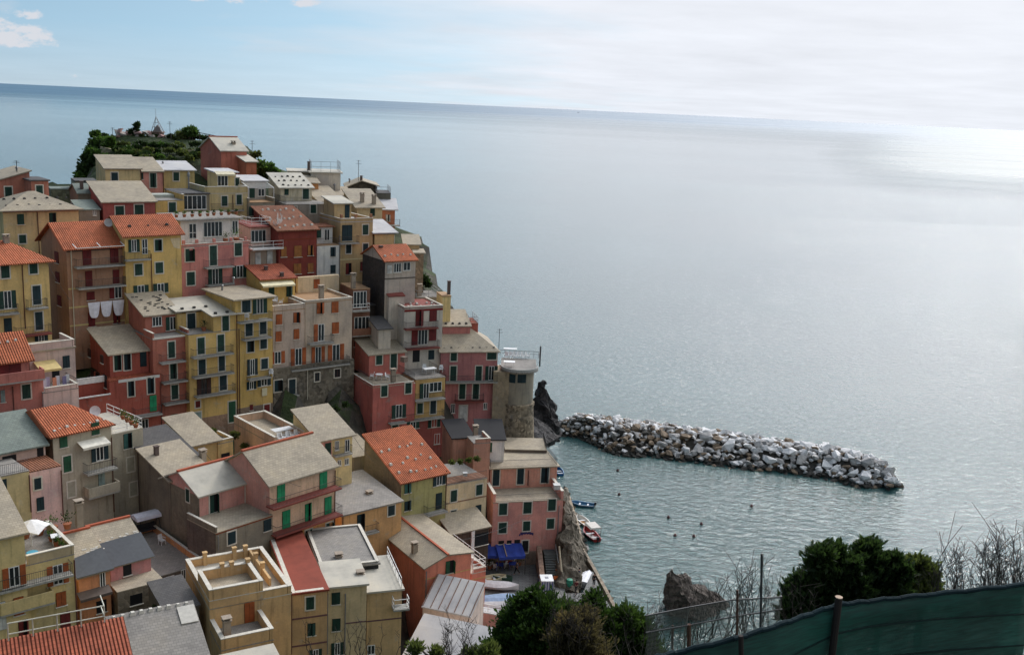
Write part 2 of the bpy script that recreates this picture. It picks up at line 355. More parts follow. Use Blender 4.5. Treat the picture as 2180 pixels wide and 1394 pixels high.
    # windows: (cx, cy, w, h, kind) ; kind = style + colour (+ 'f' for light surround)
    def win(s, *ws, b=0.0, plane='front', up=None):
        for w in ws:
            cx, cy, ww, hh, k = w[:5]
            fn = (lambda x, y: s.on(x, y, b)) if plane == 'front' else (lambda x, y: s.side(x, y, b))
            a0, z0 = fn(cx - ww / 2, cy); a1, _ = fn(cx + ww / 2, cy); _, zt = fn(cx, cy - hh / 2); _, zl = fn(cx, cy + hh / 2)
            if plane == 'side': a0, a1 = min(a0, a1), max(a0, a1)
            zt -= s.zb; zl -= s.zb
            def T(m):     # map facade coords (x, depth, z) to house coords
                if plane == 'front': m.v = [(x, y + b, z) for x, y, z in m.v]
                else: m.v = [(y + b, x, z) for x, y, z in m.v]
                return m
            W_, Hh = a1 - a0, zt - zl; st = k[0]; cc = k[1]; fr = len(k) > 2 or (st == 's' and cc in 'gb' and random.Random(int(cx * 7 + cy)).random() < .45)
            nm = 'door' if (hh > 1.75 * ww and st in 'sw' and Hh > 1.75) else 'window'
            if st == 'o':    # open casement: outer quarter each side is an opened shutter leaf
                g0, g1 = a0 + W_ * .27, a1 - W_ * .27
            elif st == 'l': g0, g1 = a0 + W_ * .4, a1; 
            else: g0, g1 = a0, a1
            m = T_(MB(), lambda q: q.box(g0, g1, -.02, .05, zl, zt))
            par = T(m).build(nm, glass_mat() if st in 'owl' else plain('opening_shade', (0.01, 0.01, 0.012), 0.6) if st != 'x' else plain('blocked_plaster', tuple(min(.8, v * KW * .8) for v in s2l(s.col)), .9), s.root)  # dark pane paints the shade of an opening; the wall stays solid
            if st in 'sx':
                if st == 's':
                    q = MB(); g = .02 * (1 if W_ < 1.6 else 2); mid = (a0 + a1) / 2
                    rv = random.Random(int(cx * 31 + cy * 17)); q.box(a0 + .02, mid - g / 2, -.075, -.025, zl + .02, zt - .02)
                    if rv.random() < .22:      # right leaf standing ajar
                        an = rv.uniform(.35, 1.5); w2 = (a1 - a0) / 2 - .03; ex, ey = a1 - .02 - w2 * math.cos(an), -.05 - w2 * math.sin(an); nx_, ny_ = math.sin(an) * .025, -math.cos(an) * .025
                        c4 = [(a1 - .02 - nx_, -.05 - ny_), (ex - nx_, ey - ny_), (ex + nx_, ey + ny_), (a1 - .02 + nx_, -.05 + ny_)]; q.hexa([(x, y, zl + .02) for x, y in c4], [(x, y, zt - .02) for x, y in c4])
                    else: q.box(mid + g / 2, a1 - .02, -.075, -.025, zl + .02, zt - .02)
                    T(q).build('shutter', shut_mat(cc), par)
            if st in 'ol':
                q = MB(); 
                q.box(a0, g0 - .03, -.09, -.025, zl, zt)
                if st == 'o': q.box(g1 + .03, a1, -.09, -.025, zl, zt)
                T(q).build('shutter', shut_mat(cc), par)
            if st in 'owl':
                q = MB(); e = .06; f0, f1 = g0, g1
                for (x0, x1, zz0, zz1) in ((f0, f0 + e, zl, zt), (f1 - e, f1, zl, zt), (f0 + e, f1 - e, zt - e, zt), (f0 + e, f1 - e, zl, zl + e)): q.box(x0, x1, -.06, -.022, zz0, zz1)
                nb = max(1, round((f1 - f0) / .75))
                for i in range(1, nb + 1 if nb > 1 else 2):
                    xm = f0 + (f1 - f0) * i / (nb + 1 if nb > 1 else 2)
                    q.box(xm - .035, xm + .035, -.058, -.022, zl + e, zt - e)
                if nm == 'door': q.box(f0 + e, f1 - e, -.056, -.022, zl + Hh * .38, zl + Hh * .38 + .06)
                T(q).build('frame', white_trim() if cc != 'h' else shut_mat('h'), par)
            if fr or st == 'x':
                q = MB(); e = .13; dpt = -.045
                q.box(a0 - e, a0, dpt, .02, zl - e, zt + e); q.box(a1, a1 + e, dpt, .02, zl - e, zt + e); q.box(a0, a1, dpt, .02, zt, zt + e); q.box(a0, a1, dpt - .04, .02, zl - e, zl)
                T(q).build('surround' if st != 'x' else 'sill', cream(), par)
            elif nm == 'window':
                q = MB(); q.box(a0 - .08, a1 + .08, -.13, .01, zl - .07, zl - .003); T(q).build('sill', cream(), par)
        return s
    def swin(s, *ws, a=0.0): return s.win(*ws, b=a, plane='side')
    # balcony: slab front-top edge runs between pixels x0..x1 at mid height y
    def balc(s, *bs, b=0.0):
        for q in bs:
            x0, x1, y = q[:3]; pj = q[3] if len(q) > 3 else 1.0; kind = q[4] if len(q) > 4 else 'rail'; cm = q[5] if len(q) > 5 else None
            bb = b - pj
            a0, _ = s.on(x0, y, bb); a1, _ = s.on(x1, y, bb); _, z = s.on((x0 + x1) / 2, y, bb); z -= s.zb
            m = MB(); m.box(a0, a1, bb, b + .05, z - .16, z)
            p = m.build('balcony', roof_mat(cm) if cm else grey_trim(), s.root)
            s.rail(a0, a1, bb, b, z, kind, p)
        return s
    def rail(s, a0, a1, b0, b1, z, kind, p, hgt=0.95, front=True, left=True, right=True):
        r = MB(); e = .05
        runs = []
        if front: runs.append(((a0 + e, b0 + e), (a1 - e, b0 + e)))
        if left: runs.append(((a0 + e, b0 + e), (a0 + e, b1)))
        if right: runs.append(((a1 - e, b0 + e), (a1 - e, b1)))
        for P, Q in runs:
            P, Q = Vector(P), Vector(Q); ln = (Q - P).length
            if kind in ('rail', 'wrail', 'tube'):
                t = .022 if kind == 'rail' else .035
                r.tube((*P, z + hgt), (*Q, z + hgt), t, 4); r.tube((*P, z + .12), (*Q, z + .12), t * .8, 4)
                sp = .16 if kind == 'rail' else 1.2
                n = max(1, int(ln / sp))
                if kind != 'rail': r.tube((*P, z + hgt / 2), (*Q, z + hgt / 2), t, 4)
                for i in range(n + 1):
                    c = P.lerp(Q, i / n); r.tube((*c, z), (*c, z + hgt), .012 if kind == 'rail' else .03, 4 if kind != 'rail' else 3)
            elif kind in ('solid', 'wsolid'):
                d = (Q - P).normalized(); nn = Vector((-d.y, d.x)) * .06
                c = [P - nn, Q - nn, Q + nn, P + nn]
                r.hexa([(x, y, z) for x, y in c], [(x, y, z + hgt) for x, y in c])
        if r.v: r.build('railing' if 'rail' in kind or kind == 'tube' else 'parapet', {'rail': iron(), 'wrail': white_trim(), 'tube': plain('grey_pipe', (.3, .3, .3), .5), 'solid': s.W, 'wsolid': white_trim()}[kind], p)
    # parapet round a terrace at roof level
    def par(s, hgt=0.9, sides='flrb', cope=True, b0=0, b1=None, a0=0, a1=None, z=None, th=.18, col=None):
        b1 = s.D if b1 is None else b1; a1 = s.L if a1 is None else a1; z = s.h + .003 if z is None else z
        m = MB(); c = MB(); e = .035
        def seg(x0, x1, y0, y1):
            m.box(x0, x1, y0, y1, z, z + hgt); c.box(x0 - e, x1 + e, y0 - e, y1 + e, z + hgt, z + hgt + .07)
        if 'f' in sides: seg(a0 + th + .04, a1 - th - .04, b0, b0 + th)
        if 'b' in sides: seg(a0 + th + .04, a1 - th - .04, b1 - th, b1)
        if 'l' in sides: seg(a0, a0 + th, b0, b1)
        if 'r' in sides: seg(a1 - th, a1, b0, b1)
        if sides in ('lr', 'rl') and not s.__dict__.get('_pp'):
            s._pp = 1
            for q in sides: s.par(hgt, q, cope, b0, b1, a0, a1, z, th, col)
            s._pp = 0; return s
        p = m.build('parapet', wall_mat(col) if col else s.W, s.root)
        if cope: c.build('coping', cream(), p)
        return s
    def trail(s, sides='flr', kind='tube', hgt=.95, z=None, b1=None, b0=0, a0=0, a1=None):
        s.rail(a0, s.L if a1 is None else a1, b0, s.D if b1 is None else b1, s.h + .09 if z is None else z, kind, s.roof or s.root, hgt, 'f' in sides, 'l' in sides, 'r' in sides); return s
    # set-back upper storey standing on the flat top, its top-left / right given in photo pixels at depth b
    def up(s, x0, yt, x1, b, D, col=None, rcol='slate', rise=0.0, over=.3, z0=None, stone=0.0, zoff=0.0):
        a0, z = s.on(x0, yt, b); a1, _ = s.on(x1, yt, b); z -= s.zb; base = s.h - .02 if z0 is None else z0
        if z < base + .4: z = base + .4
        m = MB(); m.prism([(b, base), (b + D, base), (b + D, z + rise), (b, z)], 'x', a0, a1)
        m.build('wall', wall_mat(col, stone) if col else s.W, s.root)
        if rcol:
            r = MB(); k = rise / D; o = over
            r.slab([(a0 - o, b - o, z - k * o + .15), (a1 + o, b - o, z - k * o + .15), (a1 + o, b + D + o, z + rise + k * o + .15), (a0 - o, b + D + o, z + rise + k * o + .15)], .147)
            s.uroof = r.build('roof', roof_mat(rcol), s.root)
        s.ub = b; s.uz = z; s.ua = (a0, a1); return s
    # chimneys etc. placed by the pixel of their foot on the plane depth b (house coords)
    def chim(s, *cs):
        for c in cs:
            px, py, b = c[:3]; hh = c[3] if len(c) > 3 else .9; kind = c[4] if len(c) > 4 else 'block'
            a, z = s.on(px, py, b); z -= s.zb
            m = MB()
            if kind == 'block':
                m.box(a - .28, a + .28, b - .25, b + .25, z - .5, z + hh); m.box(a - .36, a + .36, b - .33, b + .33, z + hh, z + hh + .08)
                for dx in (-.25, .2): m.box(a + dx - .04, a + dx + .06, b - .2, b + .2, z + hh + .08, z + hh + .25)
                m.box(a - .38, a + .38, b - .35, b + .35, z + hh + .25, z + hh + .32)
                mt = plain('chimney_render', (0.34, 0.28, 0.22), .9)
            elif kind == 'pot':
                m.lathe([(.12, z - .3), (.12, z + hh * .7), (.2, z + hh * .72), (.2, z + hh * .85), (.1, z + hh)], 8, a, b); mt = plain('metal_flue', (0.25, 0.25, 0.25), .5, .6)
            else:
                m.box(a - .2, a + .2, b - .2, b + .2, z - .5, z + hh); m.box(a - .26, a + .26, b - .26, b + .26, z + hh, z + hh + .06); mt = plain('chimney_dark', (0.12, 0.09, 0.08), .9)
            m.build('chimney', mt, s.roof or s.root)
        return s
    # rows of holding stones along the eave / over a slope
    def stones(s, n=8, rows=(0.12,), kind='dark', jitter=0.0):
        m = MB(); rr = random.Random(int(s.L * 1000))
        o = 0
        for fr in rows:
            for i in range(n):
                a = s.L * (i + .5 + rr.uniform(-jitter, jitter)) / n; b = s.D * (fr + rr.uniform(-jitter, jitter) * .15)
                if s.rkind == 'gable': z = s.h + .15 + (s.rise * b / (s.D * s.ridge) if b < s.D * s.ridge else s.rise * (s.D - b) / (s.D * (1 - s.ridge)))
                elif s.rkind == 'shed': z = s.h + .15 + s.rise * b / s.D
                elif s.rkind == 'hip':
                    z = s.h + .1 + s.rise * b / (s.D / 2)
                else: z = s.h + .18
                w = rr.uniform(.13, .2)
                m.hexa([(a - w, b - w, z - .05), (a + w, b - w * .8, z - .05), (a + w * .9, b + w, z - .05), (a - w, b + w * .8, z - .05)],
                       [(a - w * .6, b - w * .6, z + w), (a + w * .7, b - w * .5, z + w * .9), (a + w * .6, b + w * .6, z + w), (a - w * .6, b + w * .5, z + w * 1.1)])
        join(s.roof, m, plain('stone_dark', (0.05, .048, .045), .9) if kind == 'dark' else plain('stone_pale', (0.55, .52, .46), .9))
        return s
    def band(s, *ys, x0=None, x1=None, hw=.09, col=(200, 185, 140), b=0.0):
        for y in ys:
            a0, z = s.on(s_x(s, x0, 0), y, b); z -= s.zb
            aa0 = s.on(x0, y, b)[0] if x0 else 0.0; aa1 = s.on(x1, y, b)[0] if x1 else s.L
            m = MB(); m.box(aa0, aa1, b - .035, b + .02, z - hw, z + hw); m.build('string_course', plain('band_%d_%d_%d' % col, s2l(col), .9), s.root)
        return s
    def pipe(s, px, y0, y1, col='brown', b=0.0):
        a, z0 = s.on(px, y0, b); _, z1 = s.on(px, y1, b); m = MB(); m.tube((a, b - .12, z0 - s.zb), (a, b - .12, z1 - s.zb), .06, 5)
        m.build('drainpipe', {'brown': plain('pipe_brown', (.10, .04, .03), .6), 'white': plain('pipe_cream', (.5, .47, .38), .6), 'grey': plain('pipe_grey', (.2, .2, .2), .6)}[col], s.root); return s
    def awn(s, x0, x1, y, pj=1.3, col=(225, 215, 195), b=0.0, drop=.35, th=.05):
        a0, z = s.on(x0, y, b - pj); a1, _ = s.on(x1, y, b - pj); _, z = s.on((x0 + x1) / 2, y, b - pj); z -= s.zb
        m = MB(); m.hexa([(a0, b - pj, z - th), (a1, b - pj, z - th), (a1, b, z + drop - th), (a0, b, z + drop - th)], [(a0, b - pj, z), (a1, b - pj, z), (a1, b, z + drop), (a0, b, z + drop)])
        m.box(a0, a1, b - pj - .03, b - pj, z - .22, z + .01)
        m.build('awning', plain('awning_%d_%d_%d' % col, s2l(col), .8), s.root); return s
    def base(s, h, col, stone=.3):
        # plinth in another render, proud of the wall
        z = s.zvis - s.zb; m = MB(); m.box(-.02, s.L + .02, -.03, .05, 0, z + h); m.build('plinth', wall_mat(col, stone), s.root); return s
    def patch(s, pts, col, b=0.0, stone=0.0, nm='wall_patch'):
        P = [s.on(x, y, b) for x, y in pts]; m = MB(); m.hexa([(a, b + .01, z - s.zb) for a, z in P], [(a, b - .025, z - s.zb) for a, z in P]); m.build(nm, wall_mat(col, stone), s.root); return s
    def bx(s, nm, mat_, x0, x1, y0, y1, z0, z1, par=None):
        m = MB(); m.box(x0, x1, y0, y1, z0, z1); return m.build(nm, mat_, par or s.root)
    def W3(s, a, b, z): return s.O + s.u * a + s.vv * b + Vector((0, 0, z))
def T_(m, f): f(m); return m
def s_x(s, x, a): return x if x else pix(s.W3(a, 0, s.h))[0]
def s_hip(Lh, i, ridge):
    if ridge == 0.5: return i, Lh - i
    if ridge < 0.5: return 0.0 - 0.3, Lh - i      # gable on the left, hip on the right
    return i, Lh + 0.3
# ================================================================== THE TOWN
YEL, YEL2, CRM, PNK, SAL, RED, GRY, BGE, TAN = (178, 148, 72), (186, 155, 68), (186, 170, 128), (176, 108, 102), (165, 92, 74), (150, 66, 58), (140, 134, 118), (168, 152, 132), (160, 136, 92)
# ---------------------------------------------------------------- top of the hill, left
h = H('salmon house with lean-to roof at the far left edge of town', -30, 396, 64, 132, 40, (158, 92, 72), D=8, bot=436, prof=[(-30, 392), (64, 366)], rcol='slate', over=.25)
h.win((18, 409, 15, 22, 'sgf')).chim((36, 368, 3, .8, 'pot'))
h = H('low salmon annexe with flat dark roof beside the lean-to house', 66, 386, 103, 132.6, 40, (158, 92, 72), D=5, bot=436, roof='flat', rcol='dark', over=.2)
h.win((84, 405, 14, 20, 'sgf'))
h = H('cream yellow house with stone-dotted hip roof and brown drainpipe, far left', 6, 450, 167, 124, 40, (178, 158, 104), D=8, bot=545, roof='hip', rise=2.0, rcol='slate', over=.5)
h.win((44, 467, 15, 22, 'sg'), (112, 463, 15, 20, 'sg'), (48, 509, 15, 18, 'sg')).pipe(79, 452, 540).stones(7, (.1, .28), 'dark', .1).band(452, col=(120, 60, 50), hw=.06)
h = H('grey plastered shed wedged beside the dark red house', 168, 448, 212, 132, 35, (120, 112, 105), D=4, bot=480, roof='shed', rise=.8, rcol='green', over=.15)
h.win((201, 452, 7, 14, 'wk'))
h = H('small grey hut with pointed roof left of the dark red house', 166, 412, 204, 138, 35, (105, 102, 90), D=5, bot=450, roof='gable', rise=1.0, rcol='green', over=.2); h.chim((174, 405, 1, 1.2, 'dark'))
h = H('ruined grey stone cottage below the headland cliff', 160, 387, 208, 160, 30, (108, 104, 88), D=5, bot=420, roof='flat', rcol='dark', stone=.8, over=.05)
h.win((181, 389, 5, 10, 'dk'), (182, 401, 5, 8, 'dk'))
h = H('low grey garden wall house among greenery by the cliff', 108, 404, 160, 160, 30, (95, 98, 78), D=4, bot=418, roof='flat', rcol='green', stone=.8, over=.05)
h = H('dark red house with slate roof and two tall framed green shutters', 219, 431, 330, 134, 36, (148, 66, 62), D=7, bot=478, roof='shed', rise=2.0, rcol='slate', over=.3)
h.win((255, 456, 18, 34, 'sgf'), (296, 454, 18, 36, 'sgf')).swin()
h = H('mustard terrace house with curved parapet beside the dark red house', 331, 428, 392, 138, 36, (182, 148, 58), D=7, bot=475, roof='terrace', rcol='grey', over=0)
h.win((367, 447, 15, 32, 'sgf')).par(.8, 'r', z=None).balc((362, 386, 466, .8))
h.bx('skylight', plain('skylight_frame', (.4, .42, .36), .5), .4, 3.6, 3.4, 5.8, h.h + .1, h.h + .5)
h = H('cream yellow cottage with dull slate roof under the cliff', 224, 360, 299, 148, 34, (186, 168, 112), D=6, bot=400, roof='shed', rise=1.5, rcol='slate', over=.25)
h.win((244, 376, 14, 17, 'sbf')).pipe(299, 362, 398)
h = H('pink cottage with one tall framed door under the cliff', 301, 366, 346, 151, 34, (176, 112, 104), D=6, bot=398, roof='shed', rise=1.6, rcol='slate', over=.25)
h.win((326, 384, 13, 30, 'sgf'), (303, 375, 4, 14, 'sg')).pipe(347, 368, 396)
h = H('olive yellow cottage with pale metal roof right of the pink cottage', 348, 363, 414, 154, 32, (168, 152, 92), D=6, bot=392, roof='shed', rise=.9, rcol='white', over=.3)
h.win((375, 376, 12, 18, 'sg')).chim((347, 352, 4, .6, 'pot'))
h = H('glass-fronted grey room with dark gravel roof over the flower terrace', 386, 414, 446, 141, 36, (120, 112, 92), D=7, bot=455, roof='flat', rcol='dark', over=.1)
h.win((414, 431, 50, 30, 'wk')).chim((402, 402, 6, 2.4, 'pot'))
h = H('yellow house with sunken roof terrace and awning near the hilltop', 436, 413, 527, 144, 36, (176, 158, 104), D=7, bot=466, roof='terrace', rcol='pale', over=0)
h.up(461, 368, 502, 3.2, 3.8, None, 'white', .2, .4).win((474, 385, 22, 22, 'wk'), (505, 388, 8, 18, 'sg'), b=3.2)
h.par(.95, 'flr'); h.win((478, 428, 12, 21, 'sg'), (509, 425, 11, 21, 'sg')).awn(461, 501, 371, 1.0, (220, 210, 180), b=3.2).pipe(495, 415, 462)
h.balc((452, 520, 448, .5))
h = H('grey stone house with white slatted pergola on its terrace', 529, 432, 585, 147, 34, (126, 120, 104), D=6, bot=466, roof='terrace', rcol='tan', over=0.1)
h.up(521, 386, 566, 3.4, 4, (150, 150, 150), 'white', .4, .4); h.win((536, 411, 13, 22, 'sg'), (556, 410, 14, 16, 'wk'), b=3.4)
h.win((536, 450, 12, 20, 'sg'), (568, 449, 12, 20, 'sg')).par(.6, 'lr', b1=3.3)
q = MB()
for i in range(6): q.tube((.1, .1 + i * .6, h.h + 2.1 + i * .1), (h.L - .1, .1 + i * .6, h.h + 2.1 + i * .1), .05, 4)
for x in (.1, h.L - .1): q.tube((x, .1, h.h), (x, .1, h.h + 2.15), .05, 4); q.tube((x, .1, h.h + 2.1), (x, 3.4, h.h + 2.7), .05, 4)
q.build('pergola', white_trim(), h.root)
h = H('tall salmon pink house with blank walls at the top of town', 471, 321, 525, 170, 38, (170, 88, 70), D=9, bot=375, roof='gable', rise=1.9, ridge=.5, rcol='pale', over=.3)
h.chim((497, 313, 2, .7))
h = H('small orange annexe attached to the tall salmon house', 524, 345, 546, 169, 38, (170, 88, 50), D=4, bot=372, roof='shed', rise=.8, rcol='pale', over=.3)
h = H('pale grey flat-roofed block with railed roof deck, top right of town', 662, 368, 725, 165, 14, (176, 172, 166), D=7, bot=412, roof='flat', rcol='pale', over=.35)
h.trail('flrb', 'tube', 1.6, z=h.h + .18).chim((657, 362, 3, 1.3, 'dark')).chim((712, 405, -.5, 1.0, 'pot'))
h = H('low dark grey wing joined to the left of the pale block', 615, 366, 662, 166, 14, (112, 108, 90), D=6, bot=385, roof='flat', rcol='pale', over=.3)
h = H('orange-walled lean-to with beige roof in front of the dark wing', 636, 390, 678, 160, 20, (178, 118, 52), D=5, bot=410, roof='shed', rise=.7, rcol='slate', over=.3)
h = H('cream cottage with stone-dotted roof and green door onto a balcony', 597, 400, 664, 152, 30, (178, 168, 140), D=6, bot=432, roof='shed', rise=1.6, rcol='pale', over=.35)
h.win((610, 409, 9, 13, 'sg'), (651, 413, 13, 22, 'sg')).stones(5, (.1, .4, .7), 'dark', .2)
h = H('grey plastered house with long balcony below the cream cottage', 609, 436, 700, 148, 30, (130, 126, 118), D=7, bot=470, roof='terrace', rcol='grey', over=.1)
h.win((625, 449, 13, 18, 'sg'), (667, 445, 12, 18, 'sg'), (692, 444, 6, 18, 'sb')).trail('fl', 'rail')
h = H('wide house with long slate roof above the dotted box room', 680, 430, 730, 155, 28, (150, 135, 100), D=8, bot=445, roof='shed', rise=1.6, rcol='slate', over=.3)
h = H('cream house with broad beige roof stepping down to the sea', 760, 442, 814, 156, 24, (178, 162, 122), D=8, bot=480, roof='shed', rise=2.0, rcol='slate', over=.4)
h.win((793, 452, 10, 16, 'sg')).chim((771, 428, 2, 1), (796, 432, 1.2, 1))
h = H('beige-roofed house behind the dotted box room', 712, 428, 762, 160, 24, (150, 135, 100), D=8, bot=445, roof='shed', rise=1.4, rcol='slate', over=.3)
h = H('dark stone house with beige gabled roof on the seaward edge', 740, 398, 803, 170, 12, (66, 62, 54), D=7, bot=422, stone=.8, prof=[(740, 398), (770, 386), (803, 396)], rcol='slate', over=.4)
h.chim((769, 384, .5, .7, 'dark'), (744, 390, 4, .8, 'pot'))
h = H('grey terrace block with thin rails right of the dark stone house', 802, 412, 832, 168, 12, (92, 92, 84), D=6, bot=427, roof='terrace', rcol='dark', over=0); h.trail('flr', 'tube')
h = H('orange house with white roof on the seaward corner', 815, 446, 841, 163, 10, (178, 100, 62), D=6, bot=474, roof='shed', rise=1.1, rcol='white', over=.5); h.win((826, 464, 10, 14, 'sw')).balc((814, 852, 480, 1.0, 'rail'))
h = H('yellow house with white roof and dark fascia by the sea', 798, 496, 840, 148, 28, (188, 164, 104), D=6, bot=548, roof='shed', rise=1.1, rcol='white', over=.45).band(497, col=(60, 30, 32), hw=.16).pipe(839, 500, 535, 'white')
h = H('tan-roofed cottage peeping out behind the yellow seaside house', 862, 521, 893, 152, 10, (165, 140, 100), D=5, bot=545, roof='shed', rise=.8, rcol='slate', over=.3)
h = H('brick-coloured ruin on the cliff edge above the green bushes', 884, 540, 902, 149, 10, (130, 112, 88), D=4, bot=580, roof='flat', rcol='slate', stone=.6, over=.3)
# ---------------------------------------------------------------- upper row
h = H('yellow house with orange hip roof at the left edge, three balconies', -25, 566, 103, 108, 46, (186, 158, 84), D=9, bot=745, roof='hip', rise=2.0, ridge=.4, rcol='tile', over=.6)
h.win((11, 578, 18, 28, 'sgf'), (71, 569, 17, 27, 'sgf'), (16, 638, 36, 38, 'og'), (78, 628, 17, 40, 'sb'), (17, 694, 17, 34, 'sb'), (83, 683, 16, 38, 'sb'), (88, 724, 28, 22, 'ob'))
h.balc((0, 42, 668, .9), (61, 104, 656, .9), (36, 112, 713, 1.0, 'rail', 'red')).pipe(46, 560, 700).chim((14, 522, 4, .9))
h = H('tall brown house with orange roof and laundry hung across its front', 141, 527, 264, 118, 44, (150, 110, 84), D=8, bot=737, roof='gable', rise=2.3, rcol='tile', over=.55)
h.win((185, 544, 19, 40, 'sr'), (243, 541, 18, 37, 'sr'), (189, 593, 15, 33, 'sr'), (247, 589, 14, 30, 'sr'), (193, 630, 17, 18, 'sr'), (246, 622, 26, 26, 'lr'), (195, 680, 15, 30, 'sr'), (248, 674, 15, 28, 'sr'), (199, 715, 15, 30, 'sr'), (250, 703, 14, 26, 'sr'))
h.balc((164, 267, 567, 1.1), (168, 270, 611, 1.1)).band(616, 656, 695, col=(190, 172, 120)).pipe(150, 530, 735, 'white')
h.swin((121, 548, 8, 24, 'sr'), (123, 590, 8, 22, 'sr'), (127, 640, 8, 22, 'sr')).swin()
h.band(534, col=(70, 68, 66), hw=.16)
q = MB(); a0, z = h.on(163, 529, -1.2); a1, _ = h.on(265, 523, -1.2); z -= h.zb
q.tube((a0, -1.2, z), (a1, -1.2, z), .05, 4)
for a in (a0, (a0 + a1) / 2, a1): q.tube((a, -1.2, z), (a, 0, z + .35), .05, 4)
q.build('awning_frame', white_trim(), h.root); BROWN = h
h = H('yellow house with orange roof and peeling white patch, left part recessed', 265, 502, 385, 122, 42, (188, 156, 70), D=7, bot=645, roof='gable', rise=1.9, rcol='tile', over=.4)
h.win((285, 523, 24, 26, 'og'), (308, 525, 12, 32, 'wk'), (337, 522, 15, 24, 'sgf'), (295, 574, 16, 24, 'sgf'), (339, 570, 16, 23, 'sgf'), (300, 617, 32, 20, 'og'), (342, 613, 32, 20, 'og'))
h.balc((269, 322, 553, .8)).pipe(321, 540, 628).patch([(362, 508), (383, 506), (383, 530), (370, 527)], (186, 168, 130)).stones(3, (.2,), 'dark')
h = H('pink house with white glazed attic and potted plants on its terrace', 386, 527, 529, 128, 44, (180, 104, 98), D=8, bot=632, roof='terrace', rcol='grey', over=.1)
h.up(384, 470, 508, 2.6, 5.4, (196, 190, 190), 'grey', .2, .5).win((410, 492, 16, 32, 'wp'), (453, 488, 40, 32, 'wp'), (500, 484, 12, 28, 'wp'), b=2.6)
h.win((403, 543, 17, 27, 'sgf'), (454, 544, 15, 42, 'sgf'), (507, 531, 15, 27, 'sgf'), (406, 593, 17, 28, 'sgf'), (458, 589, 30, 34, 'og'), (510, 578, 30, 26, 'og'))
h.balc((440, 500, 569, 1.0), (444, 500, 606, 1.0)).band(532, col=(190, 120, 112), hw=.14).par(.32, 'flr')
for px in (392, 420, 457, 493, 524):
    a, _ = h.on(px, 515); h.bx('terrace_post', h.W, a - .16, a + .16, 0.01, .3, h.h, h.h + .85)
PINKT = h
h = H('narrow grey house with white railed balcony and red awning roof', 532, 530, 592, 136, 42, (146, 132, 118), D=5, bot=590, roof='terrace', rcol='grey', over=.1)
h.up(534, 484, 576, 1.6, 3.5, (185, 150, 140), 'red', .3, .5).win((550, 503, 32, 26, 'wk'), b=1.6)
h.win((549, 552, 12, 30, 'sw'), (574, 548, 12, 30, 'sw')).rail(-.1, h.L + .3, -1.0, 1, h.h + .09, 'wrail', h.root)
h.bx('balcony', white_trim(), -.1, h.L + .3, -1.0, -.02, h.h - .1, h.h + .09)
h.rail(h.ua[0], h.ua[1], 1.4, 4.6, h.uz + .3, 'wrail', h.uroof)
q = MB(); ca = h.ua[1] + .7; cb = .9
for i in range(26):
    an = i * .5; z = h.h + .1 + i * .14; q.tube((ca, cb, z), (ca + .6 * math.cos(an), cb + .6 * math.sin(an), z), .05, 4)
    q.tube((ca + .6 * math.cos(an), cb + .6 * math.sin(an), z), (ca + .6 * math.cos(an + .5), cb + .6 * math.sin(an + .5), z + .9), .03, 3)
q.tube((ca, cb, h.h), (ca, cb, h.h + 4.5), .06, 6); q.build('spiral_stair', white_trim(), h.root)
h = H('oxblood red house with faded painted shutters and rust-brown roof', 593, 491, 674, 138, 38, (122, 44, 34), D=8, bot=590, roof='shed', rise=2.3, rcol='tilebrown', over=.4)
for cx, cy, w_, h_ in ((604, 536, 12, 22), (634, 535, 16, 24), (661, 533, 12, 22), (633, 572, 16, 22), (661, 570, 12, 20)): h.win((cx, cy, w_, h_, 'sy'))
h.band(511, 549, col=(130, 62, 38), hw=.05).stones(6, (.1, .45, .8), 'pale', .3)
h = H('narrow blue-white house with flower terrace beside the oxblood house', 675, 524, 722, 142, 36, (178, 184, 188), D=4, bot=590, roof='terrace', rcol='tan', over=.05)
h.up(675, 484, 708, 1.6, 2.4, None, 'tilebrown', .1, .3).win((679, 497, 9, 19, 'sg'), (696, 500, 11, 24, 'wk'), b=1.6)
h.win((709, 536, 11, 20, 'sb'), (709, 573, 11, 18, 'sb')).trail('f', 'rail').pipe(723, 500, 590, 'grey')
h = H('tan house with white-floored roof terrace and stone-dotted box room', 725, 474, 794, 145, 36, (166, 140, 92), D=8, bot=592, roof='terrace', rcol='white', over=.1)
h.up(712, 434, 748, 2.5, 3.5, None, 'pale', .6, .3).win((739, 450, 10, 28, 'sb'), b=2.5)
h.win((739, 496, 22, 34, 'sb'), (778, 489, 12, 21, 'sg'), (742, 530, 11, 19, 'sb'), (778, 528, 11, 19, 'sb'), (742, 572, 12, 24, 'sr'), (773, 567, 12, 20, 'sr'))
h.balc((726, 766, 518, .9)).band(553, col=(205, 190, 150), hw=.08).par(.5, 'flr')
for px in (729, 760, 792):
    a, _ = h.on(px, 470); h.bx('terrace_post', plain('brick_post', (.34, .16, .09), .9), a - .16, a + .16, 0.21, .5, h.h, h.h + 1.1)
h = H('grey patched house with orange tile roof and dark blank side wall', 820, 556, 885, 139, 34, (158, 150, 144), D=7, bot=625, roof='gable', rise=1.6, rcol='tile', over=.3, ext=8)
h.win((829, 573, 10, 18, 'sw'), (846, 570, 16, 20, 'wk'), (866, 567, 15, 18, 'wk')).stones(5, (.15,), 'pale', .2).band(594, col=(90, 84, 78), hw=.08).chim((811, 536, 3, .8, 'dark'))
# dark side wall patch
m = MB(); m.box(-.03, .02, 0, h.D, 0, h.h); m.build('side_render', wall_mat((66, 62, 62), .3), h.root)
